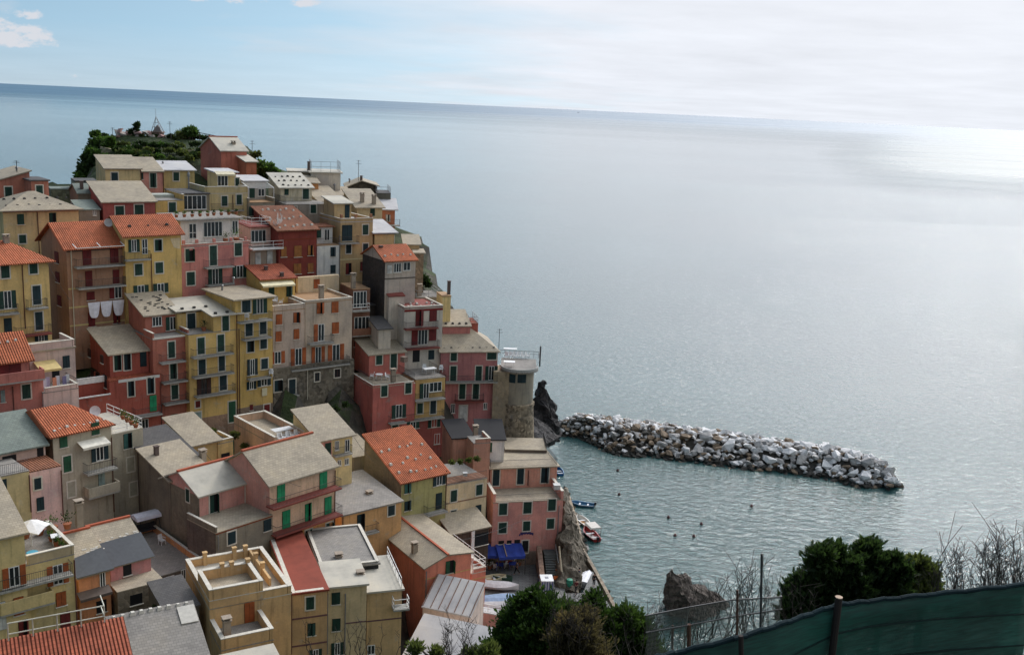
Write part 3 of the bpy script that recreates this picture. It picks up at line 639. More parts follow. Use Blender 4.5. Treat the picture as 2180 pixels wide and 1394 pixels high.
# ---------------------------------------------------------------- middle rows
h = H('small yellow roof room with orange roof and cream awning', 556, 596, 628, 130, 36, (190, 160, 66), D=5, bot=640, roof='shed', rise=1.0, rcol='tilered', over=.3)
h.win((578, 616, 12, 24, 'sg'), (616, 616, 13, 30, 'sg')).awn(560, 629, 607, 1.2, (226, 214, 176)).chim((600, 592, .5, .7, 'dark'), (566, 580, 3, .8, 'dark'))
h = H('beige house with orange shutters and upper patio, left half', 581, 664, 649, 126, 38, (170, 152, 140), D=7, bot=785, roof='terrace', rcol='tan', over=.05)
h.par(.7, 'flr').win((594, 674 + 6, 13, 22, 'so'), (631, 676, 13, 22, 'so'), (593, 716, 13, 22, 'so'), (631, 711, 12, 22, 'so'), (591, 761, 30, 26, 'oo'), (635, 759, 32, 36, 'oo')); BEL = h
h = H('beige house with orange shutters, terracotta roof terrace and long balcony', 650, 647, 750, 129, 38, (172, 156, 140), D=7, bot=775, roof='terrace', rcol='tan', over=.1)
h.par(.35, 'flr'); h.up(634, 591, 722, 6.8, .6, (190, 172, 138), None); h.win((674, 604, 13, 20, 'so'), b=6.8)
h.win((682, 656, 16, 24, 'so'), (713, 654, 15, 24, 'so'), (679, 708, 22, 36, 'lo'), (714, 698, 15, 24, 'so'), (677, 755, 28, 34, 'oo'), (715, 750, 34, 34, 'oo')).balc((661, 712, 731, 1.0)).chim((684, 628, 1, 1.0)); BER = h
h.balc((622, 746, 782, 1.1))
h = H('dark rubble stone base storey beneath the beige houses', 582, 786, 754, 125.5, 38, (98, 94, 84), D=7.5, bot=885, roof=None, stone=.9, name='stone_basement', cat='house')
h.win((592, 821, 16, 24, 'sbf'), (622, 824, 14, 34, 'sbf'), (595, 867, 10, 20, 'wk'), (623, 864, 12, 26, 'dk'), (675, 802, 10, 18, 'whf'), (718, 794, 12, 17, 'whf')).balc((616, 638, 842, .8)).pipe(654, 785, 850, 'white')
h = H('glazed veranda house in the gap behind the beige house', 752, 617, 788, 137, 30, (120, 80, 62), D=5, bot=745, roof='terrace', rcol='tan', over=.2)
h.win((766, 637, 28, 34, 'wk'), (770, 690, 32, 32, 'wk'), (758, 733, 8, 10, 'wh')).balc((750, 788, 662, .9, 'wrail'), (750, 790, 714, .9, 'solid')).trail('f', 'rail').chim((752, 606, .8, 1.3))
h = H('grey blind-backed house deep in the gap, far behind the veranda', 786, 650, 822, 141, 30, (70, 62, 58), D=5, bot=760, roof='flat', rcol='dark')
h = H('yellow house with grey flat roof, narrow balconies and plastic chairs', 501, 640, 580, 122, 42, (186, 154, 62), D=8, bot=897, roof='flat', rcol='slate', over=.45)
h.win((524, 652, 18, 26, 'sbf'), (553, 650, 30, 34, 'og'), (530, 699, 15, 32, 'sbf'), (560, 695, 14, 32, 'sbf'), (533, 736, 14, 26, 'sbf'), (561, 729, 14, 26, 'sbf'), (537, 781, 22, 34, 'ob'), (563, 774, 14, 22, 'sbf'), (535, 820, 20, 17, 'ob'), (562, 813, 28, 16, 'ob'), (535, 867, 7, 12, 'sr'), (568, 873, 12, 25, 'srf'))
h.balc((511, 581, 684, 1.0), (521, 580, 721, 1.0), (533, 579, 806, 1.0)).pipe(503, 665, 880).chim((497, 598, 5, .5, 'pot'), (473, 616, 6, .6, 'pot')).base(1.6, (120, 105, 92)); YB = h
h = H('yellow house with pale stepped roof, corner patio and three balconies', 401, 714, 512, 118, 42, (188, 156, 70), D=8, bot=920, roof='terrace', rcol='grey', over=.1)
h.win((428, 736, 15, 35, 'sgf'), (470, 730, 14, 36, 'sgf'), (430, 781, 15, 32, 'sbf'), (472, 773, 13, 32, 'sbf'), (434, 823, 30, 36, 'oh'), (475, 813, 15, 34, 'sbf'), (421, 860, 10, 14, 'srf'), (494, 876, 15, 44, 'sDf'), (421, 895, 14, 36, 'spf'))
h.balc((413, 499, 757, 1.0), (415, 500, 799, 1.0), (420, 503, 840, 1.0)).base(1.5, (140, 112, 92)).pipe(508, 700, 890)
# upper storey: right part flush, left part recessed
a0, z = h.on(454, 673); m = MB(); zz = z - h.zb
m.box(a0, h.L, 0, h.D, h.h + .1, zz); m.box(0, a0 - .004, 3.0, h.D, h.h + .1, zz); m.build('wall', h.W, h.root)
r = MB(); o = .35; k = .12
r.slab([(a0 - o, -o, zz + .1), (h.L + o, -o, zz + .1), (h.L + o, h.D, zz + 1.0), (a0 - o, h.D, zz + 1.0)]); r.slab([(-o, 2.6, zz + .42), (a0 - o - .003, 2.6, zz + .42), (a0 - o - .003, h.D, zz + 1.0), (-o, h.D, zz + 1.0)])
rf = r.build('roof', roof_mat('pale'), h.root)
q = MB()
for i in range(3): q.box(.6 + i * 1.5, .9 + i * 1.5, 3.1, 3.4, zz + .4, zz + .7); q.box(a0 + .3 + i * 1.5, a0 + .6 + i * 1.5, .2, .5, zz + .1, zz + .4)
join(rf, q, plain('stone_dark', (0.05, .048, .045), .9))
h.win((480, 688, 14, 32, 'sgf')).win((407, 683, 17, 32, 'sbf'), b=3.0); YA = h
h = H('salmon narrow house with railed balconies and stone-tiled roof room', 325, 724, 402, 116, 42, (158, 86, 68), D=8, bot=930, roof='terrace', rcol='grey', over=.15)
h.win((365, 744, 14, 34, 'sgf'), (369, 790, 14, 32, 'sgf'), (372, 834, 14, 30, 'sgf'), (371, 892, 15, 22, 'sD'), (394, 912, 12, 15, 'sD'))
h.balc((345, 397, 771, 1.0), (349, 401, 813, 1.0), (352, 404, 858, 1.0)).band(722, col=(215, 212, 200), hw=.1).pipe(402, 730, 920).par(.75, 'lr', b1=2.6)
h.up(309, 672, 378, 2.7, 5, None, 'slate', 1.6, .35); h.win((334, 684, 20, 20, 'ww'), (368, 688, 30, 28, 'og'), b=2.7); SN = h
m = MB(); a0, a1 = h.ua
for i in range(30):
    rr = random.Random(i); b = 2.9 + rr.random() * 4; a = a0 + rr.random() * (a1 - a0 - .3); z = h.uz + .15 + 1.6 * (b - 2.7) / 5; m.box(a, a + .3, b, b + .16, z, z + .1)
join(h.uroof, m, plain('stone_dark', (0.05, .048, .045), .9))
h = H('red house with slate roof, outside stairs and white-edged terrace', 233, 813, 342, 112, 42, (154, 66, 48), D=5, bot=942, roof='terrace', rcol='tilered', over=.1)
h.win((279, 827, 13, 32, 'sbf'), (321, 820, 14, 34, 'sb'), (326, 858, 15, 34, 'sG'), (305, 907, 22, 30, 'wk')).balc((289, 347, 885, 1.1))
h.band(812, x0=252, x1=340, col=(205, 205, 200), hw=.17).pipe(341, 812, 930).win((258, 888, 20, 12, 'ob')).band(925, x0=297, x1=344, col=(140, 90, 80), hw=.08)
h.up(233, 755, 316, 1.6, 6, None, 'slate', 1.7, .3); h.win((250, 772, 14, 32, 'sg'), (271, 770, 14, 34, 'sb'), (305, 764, 14, 32, 'sb'), b=1.6); RD = h
h.swin((190, 751, 5, 17, 'sh'), (217, 764, 5, 17, 'sh'), (197, 794, 5, 16, 'sh'), (209, 800, 5, 16, 'sh'), (224, 812, 7, 26, 'dk'))
# outside stair with white coping, to the left
st = MB(); cp = MB()
for (x0, y0, x1, y1, b) in ((190, 826, 222, 856, 0), (202, 822, 224, 840, 0)):
    pass
z1 = h.on(250, 845)[1] - h.zb; st.box(-4.2, 0, -.2, 3.2, 0, z1); cp.box(-4.3, 0, -.32, -.1, z1 + .5, z1 + .62); cp.box(-4.4, -4.2, -.3, 3.2, z1 + .5, z1 + .62); st.box(-4.2, 0, -.2, -.05, z1, z1 + .5); st.box(-4.2, -4.05, -.05, 3.2, z1, z1 + .5)
st.box(-3.6, 0, 1.6, 3.2, 0, z1 + 1.6); cp.box(-3.7, 0, 1.45, 1.6, z1 + 1.6, z1 + 2.2); cp.box(-3.75, 0, 1.42, 1.63, z1 + 2.2, z1 + 2.3)
st.build('outside_stair', h.W, h.root); cp.build('coping', white_trim(), h.root)
# ---------------------------------------------------------------- left edge, lower
h = H('pink house with orange roof and oxblood veranda, left edge', -25, 771, 60, 98, 42, (170, 98, 88), D=6, bot=925, roof='gable', rise=2.0, rcol='tile', over=.5)
h.stones(4, (.3,), 'pale', .2).win((20, 786, 50, 30, 'sr')).balc((-8, 96, 812, 1.4, 'solid')).win((56, 833, 18, 30, 'sgf'), (6, 843, 10, 26, 'sp'), (18, 893, 6, 14, 'wk')).pipe(26, 822, 895)
h = H('pink lower house with railed corner, right of the oxblood veranda', 62, 812, 92, 100.5, 42, (172, 102, 92), D=4, bot=890, roof='flat', rcol='dark', over=.1)
h = H('pale pink house with washing terrace and cream striped pergola', 92, 838, 167, 101, 44, (178, 154, 150), D=4, bot=900, roof='terrace', rcol='grey', over=.1)
h.up(62, 752, 160, 3.2, 4, (170, 150, 146), 'slate', .0, .1); h.win((141, 770, 15, 26, 'sb'), (119, 800, 16, 26, 'dk'), b=3.2).par(.5, 'fr').par(.7, 'flr', b0=3.3, b1=7, a0=h.ua[0], a1=h.ua[1], z=h.uz + .15)
h.awn(86, 132, 786, 2.0, (196, 176, 120), b=3.2, drop=.5); h.trail('r', 'rail'); WSH = h
h = H('brown-capped dark masonry block with chimney behind the orange hip roof', 38, 880, 72, 101, 40, (92, 74, 62), D=2, bot=930, roof='flat', rcol='tilebrown'); h.chim((50, 875, .8, .8))
h = H('grey house with orange hip roof, green shutters and white awning', 112, 931, 236, 92, 50, (152, 148, 132), D=7.5, bot=1112, roof='hip', ridge=.4, rise=1.9, rcol='tile', over=.35, ext=5)
h.win((135, 940, 17, 24, 'sD'), (203, 912, 17, 26, 'sD'), (143, 987, 17, 34, 'sDf'), (212, 962, 36, 36, 'ob'), (152, 1041, 16, 32, 'xw'), (216, 1019, 14, 30, 'sp'))
h.awn(177, 236, 948, 1.2, (225, 220, 205)).balc((187, 252, 1003, 1.0, 'rail'), (189, 257, 1052, 1.0, 'solid')).stones(8, (.08,), 'pale', .1)
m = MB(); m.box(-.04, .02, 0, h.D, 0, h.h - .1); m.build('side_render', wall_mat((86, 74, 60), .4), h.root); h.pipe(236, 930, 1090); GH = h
e = H('grey terrace wing with white-railed roof garden right of the orange hip roof', 238, 926, 304, 97.6, 50, (150, 146, 130), D=7, bot=1100, roof='terrace', rcol='pale', over=.15, ext=5)
e.win((272, 938, 18, 32, 'st'), (278, 988, 15, 30, 'xw'), (284, 1040, 15, 28, 'xw')).trail('frlb', 'wrail')
h = H('grey-green roofed house with cream veranda, left edge', -20, 968, 96, 88, 46, (178, 154, 146), D=5, bot=1020, roof='shed', rise=2.0, rcol='green', over=.3)
h.win((86, 966, 14, 30, 'dk')).win((20, 980, 30, 22, 'dk'))
h = H('cream house front with slab balcony, lower left edge', -20, 1020, 62, 84, 46, (182, 166, 112), D=5, bot=1160, roof='terrace', rcol='grey', over=.3)
h.win((6, 1037, 18, 34, 'sb')).trail('f', 'rail').pipe(61, 1010, 1090)
h = H('pale pink house with brown awning balcony beside the cream front', 63, 1006, 130, 87, 46, (196, 158, 160), D=4.5, bot=1165, roof='terrace', rcol='tilebrown', over=.25)
h.win((80, 1029, 15, 24, 'sb'), (86, 1072, 16, 28, 'sb')).pipe(129, 1000, 1100)
# ---------------------------------------------------------------- centre foreground
h = H('dark slate-roofed house with orange side wall in the middle foreground', 330, 990, 420, 97, 46, (88, 78, 70), D=7, bot=1080, roof='shed', rise=1.4, rcol='dark', over=.3)
h.swin((319, 997, 8, 22, 'sb'), (330, 1060, 7, 22, 'sb')).chim((333, 970, 1, 1, 'dark'))
h = H('beige-roofed grey house with little red-roofed chimney behind the pink terrace house', 362, 1024, 446, 94.5, 48, (110, 104, 92), D=6, bot=1110, roof='shed', rise=1.6, rcol='slate', over=.3)
h.chim((432, 992, 2.5, 1.5)).pipe(372, 1030, 1100, 'grey')
h = H('small yellow cottage with slate roof above the dark slate roof', 410, 948, 465, 104, 46, (182, 154, 84), D=6, bot=990, roof='shed', rise=1.5, rcol='slate', over=.35)
h.win((429, 962, 10, 16, 'sb'))
h = H('yellow side wing with slanting parapet and dark opening', 464, 946, 496, 106, 46, (182, 154, 84), D=3, bot=985, roof='terrace', rcol='grey'); h.par(.4, 'flr').win((480, 972, 18, 16, 'dk'))
h = H('rosy beige house with long slate roof, pink patio front and grey base', 424, 1056, 549, 91.5, 50, (186, 124, 118), D=6.5, bot=1120, roof='gable', rise=1.5, rcol='pale', over=.25)
h.win((455, 1071, 17, 38, 'sgf'), (531, 1048, 16, 37, 'sgf')).swin((400, 1054, 7, 26, 'sg'))
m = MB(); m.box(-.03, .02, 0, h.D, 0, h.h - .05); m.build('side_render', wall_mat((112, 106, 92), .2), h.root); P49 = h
h = H('grey base storey carrying a brick-edged patio with white coping', 459, 1136, 580, 88.0, 50, (116, 112, 100), D=4.6, bot=1165, roof='terrace', rcol='slate', over=.12)
h.win((569, 1117, 16, 24, 'sb'), (493, 1144, 17, 26, 'sb')).par(.6, 'l', a0=0).pipe(463, 1140, 1170, 'grey').band(1137, col=(120, 62, 40), hw=.06)
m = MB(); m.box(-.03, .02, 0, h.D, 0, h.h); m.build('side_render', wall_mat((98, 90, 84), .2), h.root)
h = H('beige house with bright green shutters and two red balconies', 574, 1032, 714, 93, 50, (192, 160, 130), D=8, bot=1200, roof='gable', rise=2.3, rcol='slate', over=.3)
h.win((598, 1048, 17, 38, 'sG'), (688, 1020, 16, 38, 'sG'), (609, 1105, 17, 38, 'sG'), (656, 1091, 14, 40, 'sG'), (698, 1076, 15, 38, 'sG'), (612, 1152, 14, 26, 'sg'), (657, 1140, 14, 26, 'sg'), (701, 1127, 14, 30, 'sg'))
h.balc((583, 728, 1061, 1.2, 'rail', 'red'), (589, 730, 1119, 1.2, 'rail', 'red')).chim((613, 958, 7, .8)).pipe(712, 1000, 1120)
z = h.on(600, 1132)[1] - h.zb; h.bx('lower_wall', wall_mat((186, 124, 50)), -.03, h.L + .03, -.03, h.D, 0, z); GS = h
m = MB(); m.prism([(0, z), (h.D, z), (h.D, h.h - .1), (h.D / 2, h.h + h.rise - .1), (0, h.h - .1)], 'x', -.035, 0.0); m.build('side_render', wall_mat((184, 124, 114)), h.root)
h = H('long slate-roofed cottage of pink and cream with open white casement', 680, 938, 750, 108, 40, (186, 168, 110), D=6, bot=1010, roof='shed', rise=1.9, rcol='slate', over=.35)
h.win((698, 955, 13, 26, 'sg'), (717, 948, 9, 20, 'wk'), (739, 948, 10, 26, 'wk'), (722, 985, 8, 12, 'wk'), (738, 982, 9, 14, 'wk')).patch([(680, 944), (705, 936), (708, 978), (684, 984)], (182, 120, 112)).balc((714, 751, 968, .6))
h = H('beige walled roof terrace with white table above the cottages', 584, 948, 652, 108, 42, (182, 150, 122), D=9.5, bot=975, roof='terrace', rcol='slate', over=0)
h.par(.9, 'lrb', th=.25); TT = h
h = H('orange-yellow house with wide grey slate roof terrace', 727, 1098, 855, 103, 40, (190, 142, 76), D=8.5, bot=1180, roof='shed', rise=.9, rcol='grey', over=.2)
h.win((768, 1112, 16, 36, 'sb'), (833, 1086, 14, 21, 'sb')).balc((757, 808, 1137, .8, 'rail')).chim((786, 1062, 3, .7)).pipe(729, 1095, 1150)
h = H('grey lean-to behind the orange-roofed green house', 752, 975, 800, 117, 36, (128, 122, 112), D=5, bot=1010, roof='shed', rise=1.0, rcol='slate', over=.1)
h = H('olive green house with steep orange tile roof dotted with stones', 855, 1027, 951, 111, 40, (150, 148, 86), D=8, bot=1105, roof='shed', rise=3.4, rcol='tile', over=.35)
h.win((868, 1036, 14, 26, 'st'), (935, 1020, 26, 24, 'ob'), (868, 1076, 14, 20, 'sb'), (934, 1066, 13, 34, 'sb')).stones(6, (.12, .35, .6), 'pale', .35).balc((912, 954, 1093, 1.0)).pipe(950, 1000, 1090)
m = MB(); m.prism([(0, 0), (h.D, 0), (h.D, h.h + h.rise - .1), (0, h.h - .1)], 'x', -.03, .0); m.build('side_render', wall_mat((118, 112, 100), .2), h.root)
h = H('cream house with striped-edge roof patio between green and pink houses', 951, 1034, 1037, 116, 34, (192, 172, 132), D=6.5, bot=1130, roof='terrace', rcol='grey', over=.1)
h.win((966, 1055, 13, 24, 'sgf'), (1020, 1042, 13, 22, 'sgf'), (965, 1103, 12, 35, 'sb'), (1018, 1091, 12, 33, 'sb')).band(1072, col=(140, 110, 90), hw=.07).trail('f', 'rail')
m = MB(); 
for i in range(5): m.box(.05, h.L - .05, .1 + i * .42, .3 + i * .42, h.h + .092, h.h + .16)
m.build('roof_battens', plain('brick_batten', (.32, .16, .10), .9), h.root)
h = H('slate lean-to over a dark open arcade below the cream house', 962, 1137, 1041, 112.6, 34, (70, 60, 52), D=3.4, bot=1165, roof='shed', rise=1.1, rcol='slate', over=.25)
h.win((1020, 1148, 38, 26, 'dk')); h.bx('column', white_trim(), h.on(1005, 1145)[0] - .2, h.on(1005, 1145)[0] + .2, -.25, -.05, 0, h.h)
h = H('pink dockside restaurant house with two terraces above a blue sign', 1050, 1071, 1199, 121, 14, (186, 120, 112), D=11, bot=1196, roof='terrace', rcol='slate', over=.15)
h.up(1044, 998, 1186, 4.6, 6.4, (188, 124, 106), 'slate', 0, .3); h.win((1056, 1016, 14, 34, 'sbf'), (1108, 1013, 14, 34, 'sbf'), (1160, 1010, 16, 34, 'sbf'), b=4.6)
h.win((1071, 1083, 17, 24, 'sgf'), (1123, 1080, 17, 24, 'sgf'), (1175, 1074, 16, 24, 'sgf'), (1070, 1123, 17, 22, 'sgf'), (1121, 1119, 15, 20, 'sgf'), (1172, 1114, 15, 21, 'sgf'), (1118, 1163, 13, 26, 'dkf'), (1084, 1153, 10, 7, 'dk'), (1101, 1152, 12, 8, 'dk'), (1067, 1154, 12, 7, 'dk'))
h.trail('f', 'rail').par(1.2, 'lr', b1=4.5, th=.3).pipe(1190, 1075, 1170, 'grey').base(1.2, (120, 108, 98)).pipe(1125, 1000, 1032, b=4.6)
h.rail(h.ua[0], h.ua[1], 4.5, 10.9, h.uz + .16, 'rail', h.uroof); DK = h
# painted sign: arched scrawl in dark blue with small marks
sg = MB(); a0, z0 = h.on(1106, 1140); a1, _ = h.on(1134, 1138); z0 -= h.zb
for i in range(11):
    t = i / 10; a = a0 + (a1 - a0) * t; zz = z0 + .18 * math.sin(t * 3.14) + (.07 if i % 2 else 0)
    sg.box(a - .07, a + .07, -.06, .005, zz, zz + (.34 if i % 3 else .24))
for i in (4, 5, 6): a = a0 + (a1 - a0) * i / 10; sg.box(a - .1, a + .05, -.06, .005, z0 + .68, z0 + .84)
sg.build('painted_sign', plain('sign_blue', (.02, .025, .12), .6), h.root)
h = H('tiny white plastered hut with black roof and one green shutter', 1019, 960 - 24, 1074, 127.6, 8, (205, 208, 206), D=5, bot=975, roof='shed', rise=1.1, rcol='black', over=.25)
h.win((1041, 952, 13, 20, 'sD'))
h = H('small pink box hut with dark grey roof left of the white hut', 964, 934, 1008, 127, 20, (172, 120, 108), D=5, bot=985, roof='shed', rise=.9, rcol='black', over=.2); h.chim((1012, 925, 0, 1.0))
h = H('pink stair block linking the pink hut and the restaurant roof', 1009, 945, 1044, 124, 20, (172, 118, 100), D=3, bot=1010, roof='terrace', rcol='grey'); h.par(.6, 'fr')
h = H('low slab roof terrace at the foot of the round tower', 1075, 957, 1164, 132.0, 4, (90, 80, 74), D=5, bot=985, roof='terrace', rcol='slate', over=.1); h.trail('r', 'rail')
# ---------------------------------------------------------------- red and pink houses by the tower
h = H('rose red house with beige roof terrace and slate-roofed room', 794, 826, 884, 128, 32, (170, 80, 74), D=7.5, bot=960, roof='terrace', rcol='slate', over=.05)
h.up(786, 756, 862, 5, 5, (176, 88, 76), 'slate', 1.2, .25); h.win((807, 766, 13, 19, 'sgf'), (838, 768, 13, 34, 'sgf'), b=5.0)
h.par(.3, 'fl').win((818, 832, 13, 23, 'sgf'), (869, 826, 13, 22, 'sgf'), (849, 875, 30, 28, 'og'), (841, 912, 13, 15, 'sgf'), (879, 904, 26, 16, 'og'), (844, 934, 8, 10, 'wk'))
h.balc((832, 866, 901, .9)).chim((837, 805, .5, 1.0)); h.rail(0, h.L, 0, 5, h.h + .38, 'rail', h.root); RR = h
h = H('rose and ochre house with stacked balconies right of the beige roof terrace', 885, 809, 948, 132.2, 30, (176, 142, 70), D=7, bot=965, roof='terrace', rcol='grey', over=.15)
h.win((903, 832, 20, 32, 'lg'), (927, 823, 26, 20, 'wk'), (894, 869, 12, 22, 'sgf'), (922, 866, 12, 28, 'sbf'), (924, 900, 26, 18, 'og'), (930, 934, 12, 22, 'wk')).trail('fr', 'rail')
h.balc((886, 949, 851, 1.0), (866, 947, 893, 1.0)); z = h.on(915, 888)[1] - h.zb; h.bx('lower_wall', wall_mat((162, 76, 72)), -.02, h.L + .02, -.03, h.D, 0, z); OC = h
h = H('white and oxblood house with red roof terrace and two red balconies', 861, 658, 943, 137, 28, (172, 168, 162), D=6, bot=812, roof='terrace', rcol='red', over=.12)
h.win((893, 676, 17, 36, 'sr'), (922, 672, 16, 24, 'sr'), (893, 718, 34, 32, 'lr'), (921, 713, 16, 24, 'sr'), (886, 757, 15, 27, 'dk'), (918, 755, 13, 20, 'sbf'))
h.balc((865, 934, 700, 1.0, 'rail', 'red'), (866, 937, 742, 1.0, 'rail', 'red')).band(662, col=(120, 30, 28), hw=.14).par(.25, 'flr'); h.stones(5, (.1, .4), 'pale', .4); RW = h
h = H('light grey stair tower with small sloping red roof', 828, 632, 861, 138.5, 28, (168, 162, 156), D=5, bot=745, roof='shed', rise=1.2, rcol='red', over=.1)
h = H('squat grey house with slate roof at the foot of the stair tower', 806, 701, 832, 135, 28, (164, 158, 150), D=4, bot=750, roof='shed', rise=.8, rcol='dark', over=.3)
h = H('yellow column house with tall chimney behind the red roof terrace', 942, 632, 960, 143, 20, (196, 172, 104), D=3, bot=680, roof='flat', rcol='tan', over=.05); h.chim((955, 634, 1, 2.4, 'dark'))
h = H('grey railed roof deck behind the red roof terrace', 886, 634, 938, 146, 20, (130, 126, 116), D=5, bot=655, roof='terrace', rcol='grey'); h.trail('flr', 'tube').chim((893, 632, 1, 1.6))
h = H('rosy room with stone-dotted slate roof on top of the mauve house', 943, 695, 1001, 142, 14, (166, 92, 90), D=5, bot=722, roof='shed', rise=1.3, rcol='slate', over=.2); h.stones(4, (.1,), 'dark').chim((950, 664, 4, .8))
h = H('small brick red turret with railed corner terrace near the tower', 1000, 690, 1018, 144, 14, (160, 70, 50), D=4, bot=715, roof='terrace', rcol='tilered', over=.2); h.trail('flr', 'tube')
h = H('mauve pink house with slate roof joined to the round tower', 939, 750, 1060, 139, 13, (160, 94, 98), D=9, bot=925, roof='hip', rise=2.8, ridge=.4, rcol='slate', over=.3, ext=4)
h.win((966, 758, 13, 20, 'sgf'), (1047, 756, 20, 18, 'sg'), (965, 795, 13, 32, 'sgf'), (1019, 795, 13, 32, 'sgf'), (1046, 794, 26, 30, 'og'), (984, 833, 13, 32, 'sgf'), (1013, 833, 13, 32, 'sgf'), (964, 869, 9, 20, 'wk'), (1033, 864, 8, 14, 'wk'), (986, 879, 16, 32, 'swf'))
h.balc((949, 1060, 814, 1.0), (970, 1031, 855, 1.0, 'rail', 'red')).stones(8, (.06,), 'dark'); MV = h
# ---------------------------------------------------------------- round tower
tb = at_y(1100, 905, 141.5); zr = at_y(1102, 797, 138.5).z; zbase = at_y(1104, 932, 138.5).z
Tw = empty('round_tower', (tb.x, tb.y, zbase - 6), 0, 'round grey tower with curved roof terrace and rubble stone foot', 'tower')
Hh = zr - zbase + 6; GROUND.append((tb.x, tb.y, zbase - 1.5)); GROUND.append((tb.x - 4, tb.y, zbase - 1))
m = MB(); m.lathe([(1.5, 3), (2.2, 8.6), (2.12, 9.0), (2.08, Hh - .1)], 40); o_ = m.build('wall', wall_mat((126, 122, 110)), Tw, smooth=False)
zs = at_y(1104, 866, 138.5).z - (zbase - 6)
m = MB(); m.lathe([(3.0, 0), (2.5, 6), (2.24, zs - .5), (2.36, zs - .45), (2.36, zs - .1), (2.2, zs)], 40); m.build('stone_foot', wall_mat((118, 108, 90), 1.0), Tw)
m = MB(); m.box(-3.6, -1.2, -1.6, 2.4, 0, Hh - .1); m.build('side_wall', wall_mat((132, 120, 98), .3), Tw)
m = MB(); m.lathe([(2.15, Hh - .1), (2.68, Hh + .02), (2.68, Hh + .2), (2.4, Hh + .205)], 40); m.build('terrace_floor', roof_mat('grey'), Tw)
m = MB(); m.box(-2.65, 2.4, .3, 5.6, Hh - .3, Hh + .19); m.build('terrace_extension', roof_mat('grey'), Tw)
m = MB()
for i in range(40):
    if 21 <= i <= 40 or i < 1:
        a, b = 6.2832 * i / 40, 6.2832 * (i + 1) / 40
        m.hexa([(2.65 * math.cos(a), 2.65 * math.sin(a), Hh + .2), (2.65 * math.cos(b), 2.65 * math.sin(b), Hh + .2), (2.54 * math.cos(b), 2.54 * math.sin(b), Hh + .2), (2.54 * math.cos(a), 2.54 * math.sin(a), Hh + .2)],
               [(2.65 * math.cos(a), 2.65 * math.sin(a), Hh + .55), (2.65 * math.cos(b), 2.65 * math.sin(b), Hh + .55), (2.54 * math.cos(b), 2.54 * math.sin(b), Hh + .55), (2.54 * math.cos(a), 2.54 * math.sin(a), Hh + .55)])
m.build('parapet', plain('tower_parapet', (.36, .36, .34), .8), Tw)
m = MB(); m.tube((-2.9, 6.1, Hh + 1.2), (2.8, 6.1, Hh + 1.2), .04, 4); m.tube((-2.9, 6.1, Hh + .8), (2.8, 6.1, Hh + .8), .03, 4); m.tube((2.8, .5, Hh + 1.2), (2.8, 6.1, Hh + 1.2), .04, 4)
for i in range(9): m.tube((-2.9 + i * .71, 6.1, Hh + .2), (-2.9 + i * .71, 6.1, Hh + 1.2), .03, 4)
m.tube((2.9, 2, Hh), (2.9, 2, Hh + 3.0), .1, 6); m.tube((2.9, 3.6, Hh), (2.9, 3.6, Hh + 2.6), .08, 6); m.build('railing', iron(), Tw)
for (px, w_) in ((1087, .75), (1111, .6)):
    p = at_y(px, 808, 139); dx = p.x - tb.x; a = -math.acos(max(-1, min(1, dx / 2.09))); m = MB(); zz = p.z - (zbase - 6)
    def pt(r, an, z): return (r * math.cos(an), r * math.sin(an), z)
    da = w_ / 2.09
    m.hexa([pt(2.0, a - da, zz - .6), pt(2.0, a + da, zz - .6), pt(2.15, a + da, zz - .6), pt(2.15, a, zz - .6), pt(2.15, a - da, zz - .6)][:5], [pt(2.0, a - da, zz + .6), pt(2.0, a + da, zz + .6), pt(2.15, a + da, zz + .6), pt(2.15, a, zz + .6), pt(2.15, a - da, zz + .6)])
    m.build('window', shut_mat('b'), Tw)
# ---------------------------------------------------------------- bottom foreground
h = H('terracotta house with gabled slate roof and long side wall to the left', 905, 1211, 1003, 100, 33, (188, 104, 80), D=14, bot=1330, prof=[(905, 1209), (952, 1181), (1003, 1176)], rcol='slate', over=.25, ext=4)
h.win((957, 1206, 17, 26, 'sD'), (955, 1253, 17, 26, 'sD')).band(1233, col=(190, 150, 100), hw=.06).swin((817, 1135, 10, 22, 'sD'), (822, 1173, 9, 24, 'sD'), (848, 1232, 9, 26, 'sb')).pipe(907, 1215, 1300, 'grey')
a, z = h.prof[1]; h.bx('ridge_tile', plain('ridge_terracotta', (0.40, 0.10, 0.05), 0.8), a - .12, a + .12, -.28, h.D + .28, z + .08, z + .24, h.roof)
for b_ in (3.4, 10.6): h.chim((*pix(h.W3(.5, b_, h.prof[0][1] + .4)), b_, .8, 'block'))
GB = h
e = H('terracotta wing with glazed loggia and white roof rails beside the gabled slate roof', 1004, 1222, 1034, 105.4, 33, (188, 104, 80), D=10, bot=1320, roof='terrace', rcol='pale', over=.15)
e.par(.5, 'fr').trail('fr', 'wrail', z=e.h + .6); e.band(1234, col=(190, 150, 100), hw=.06)
m = MB(); m.tube((-.1, -.3, e.h + 2.0), (-.1, e.D + 4, e.h + 2.0), .09, 5); m.tube((.25, -.3, e.h + 1.7), (.25, e.D + 4, e.h + 1.7), .05, 5)
for i in range(6): m.tube((-.1, i * 2.4, e.h + 2.0), (.25, i * 2.4, e.h + .1), .04, 4)
m.build('roof_railing', white_trim(), e.root)
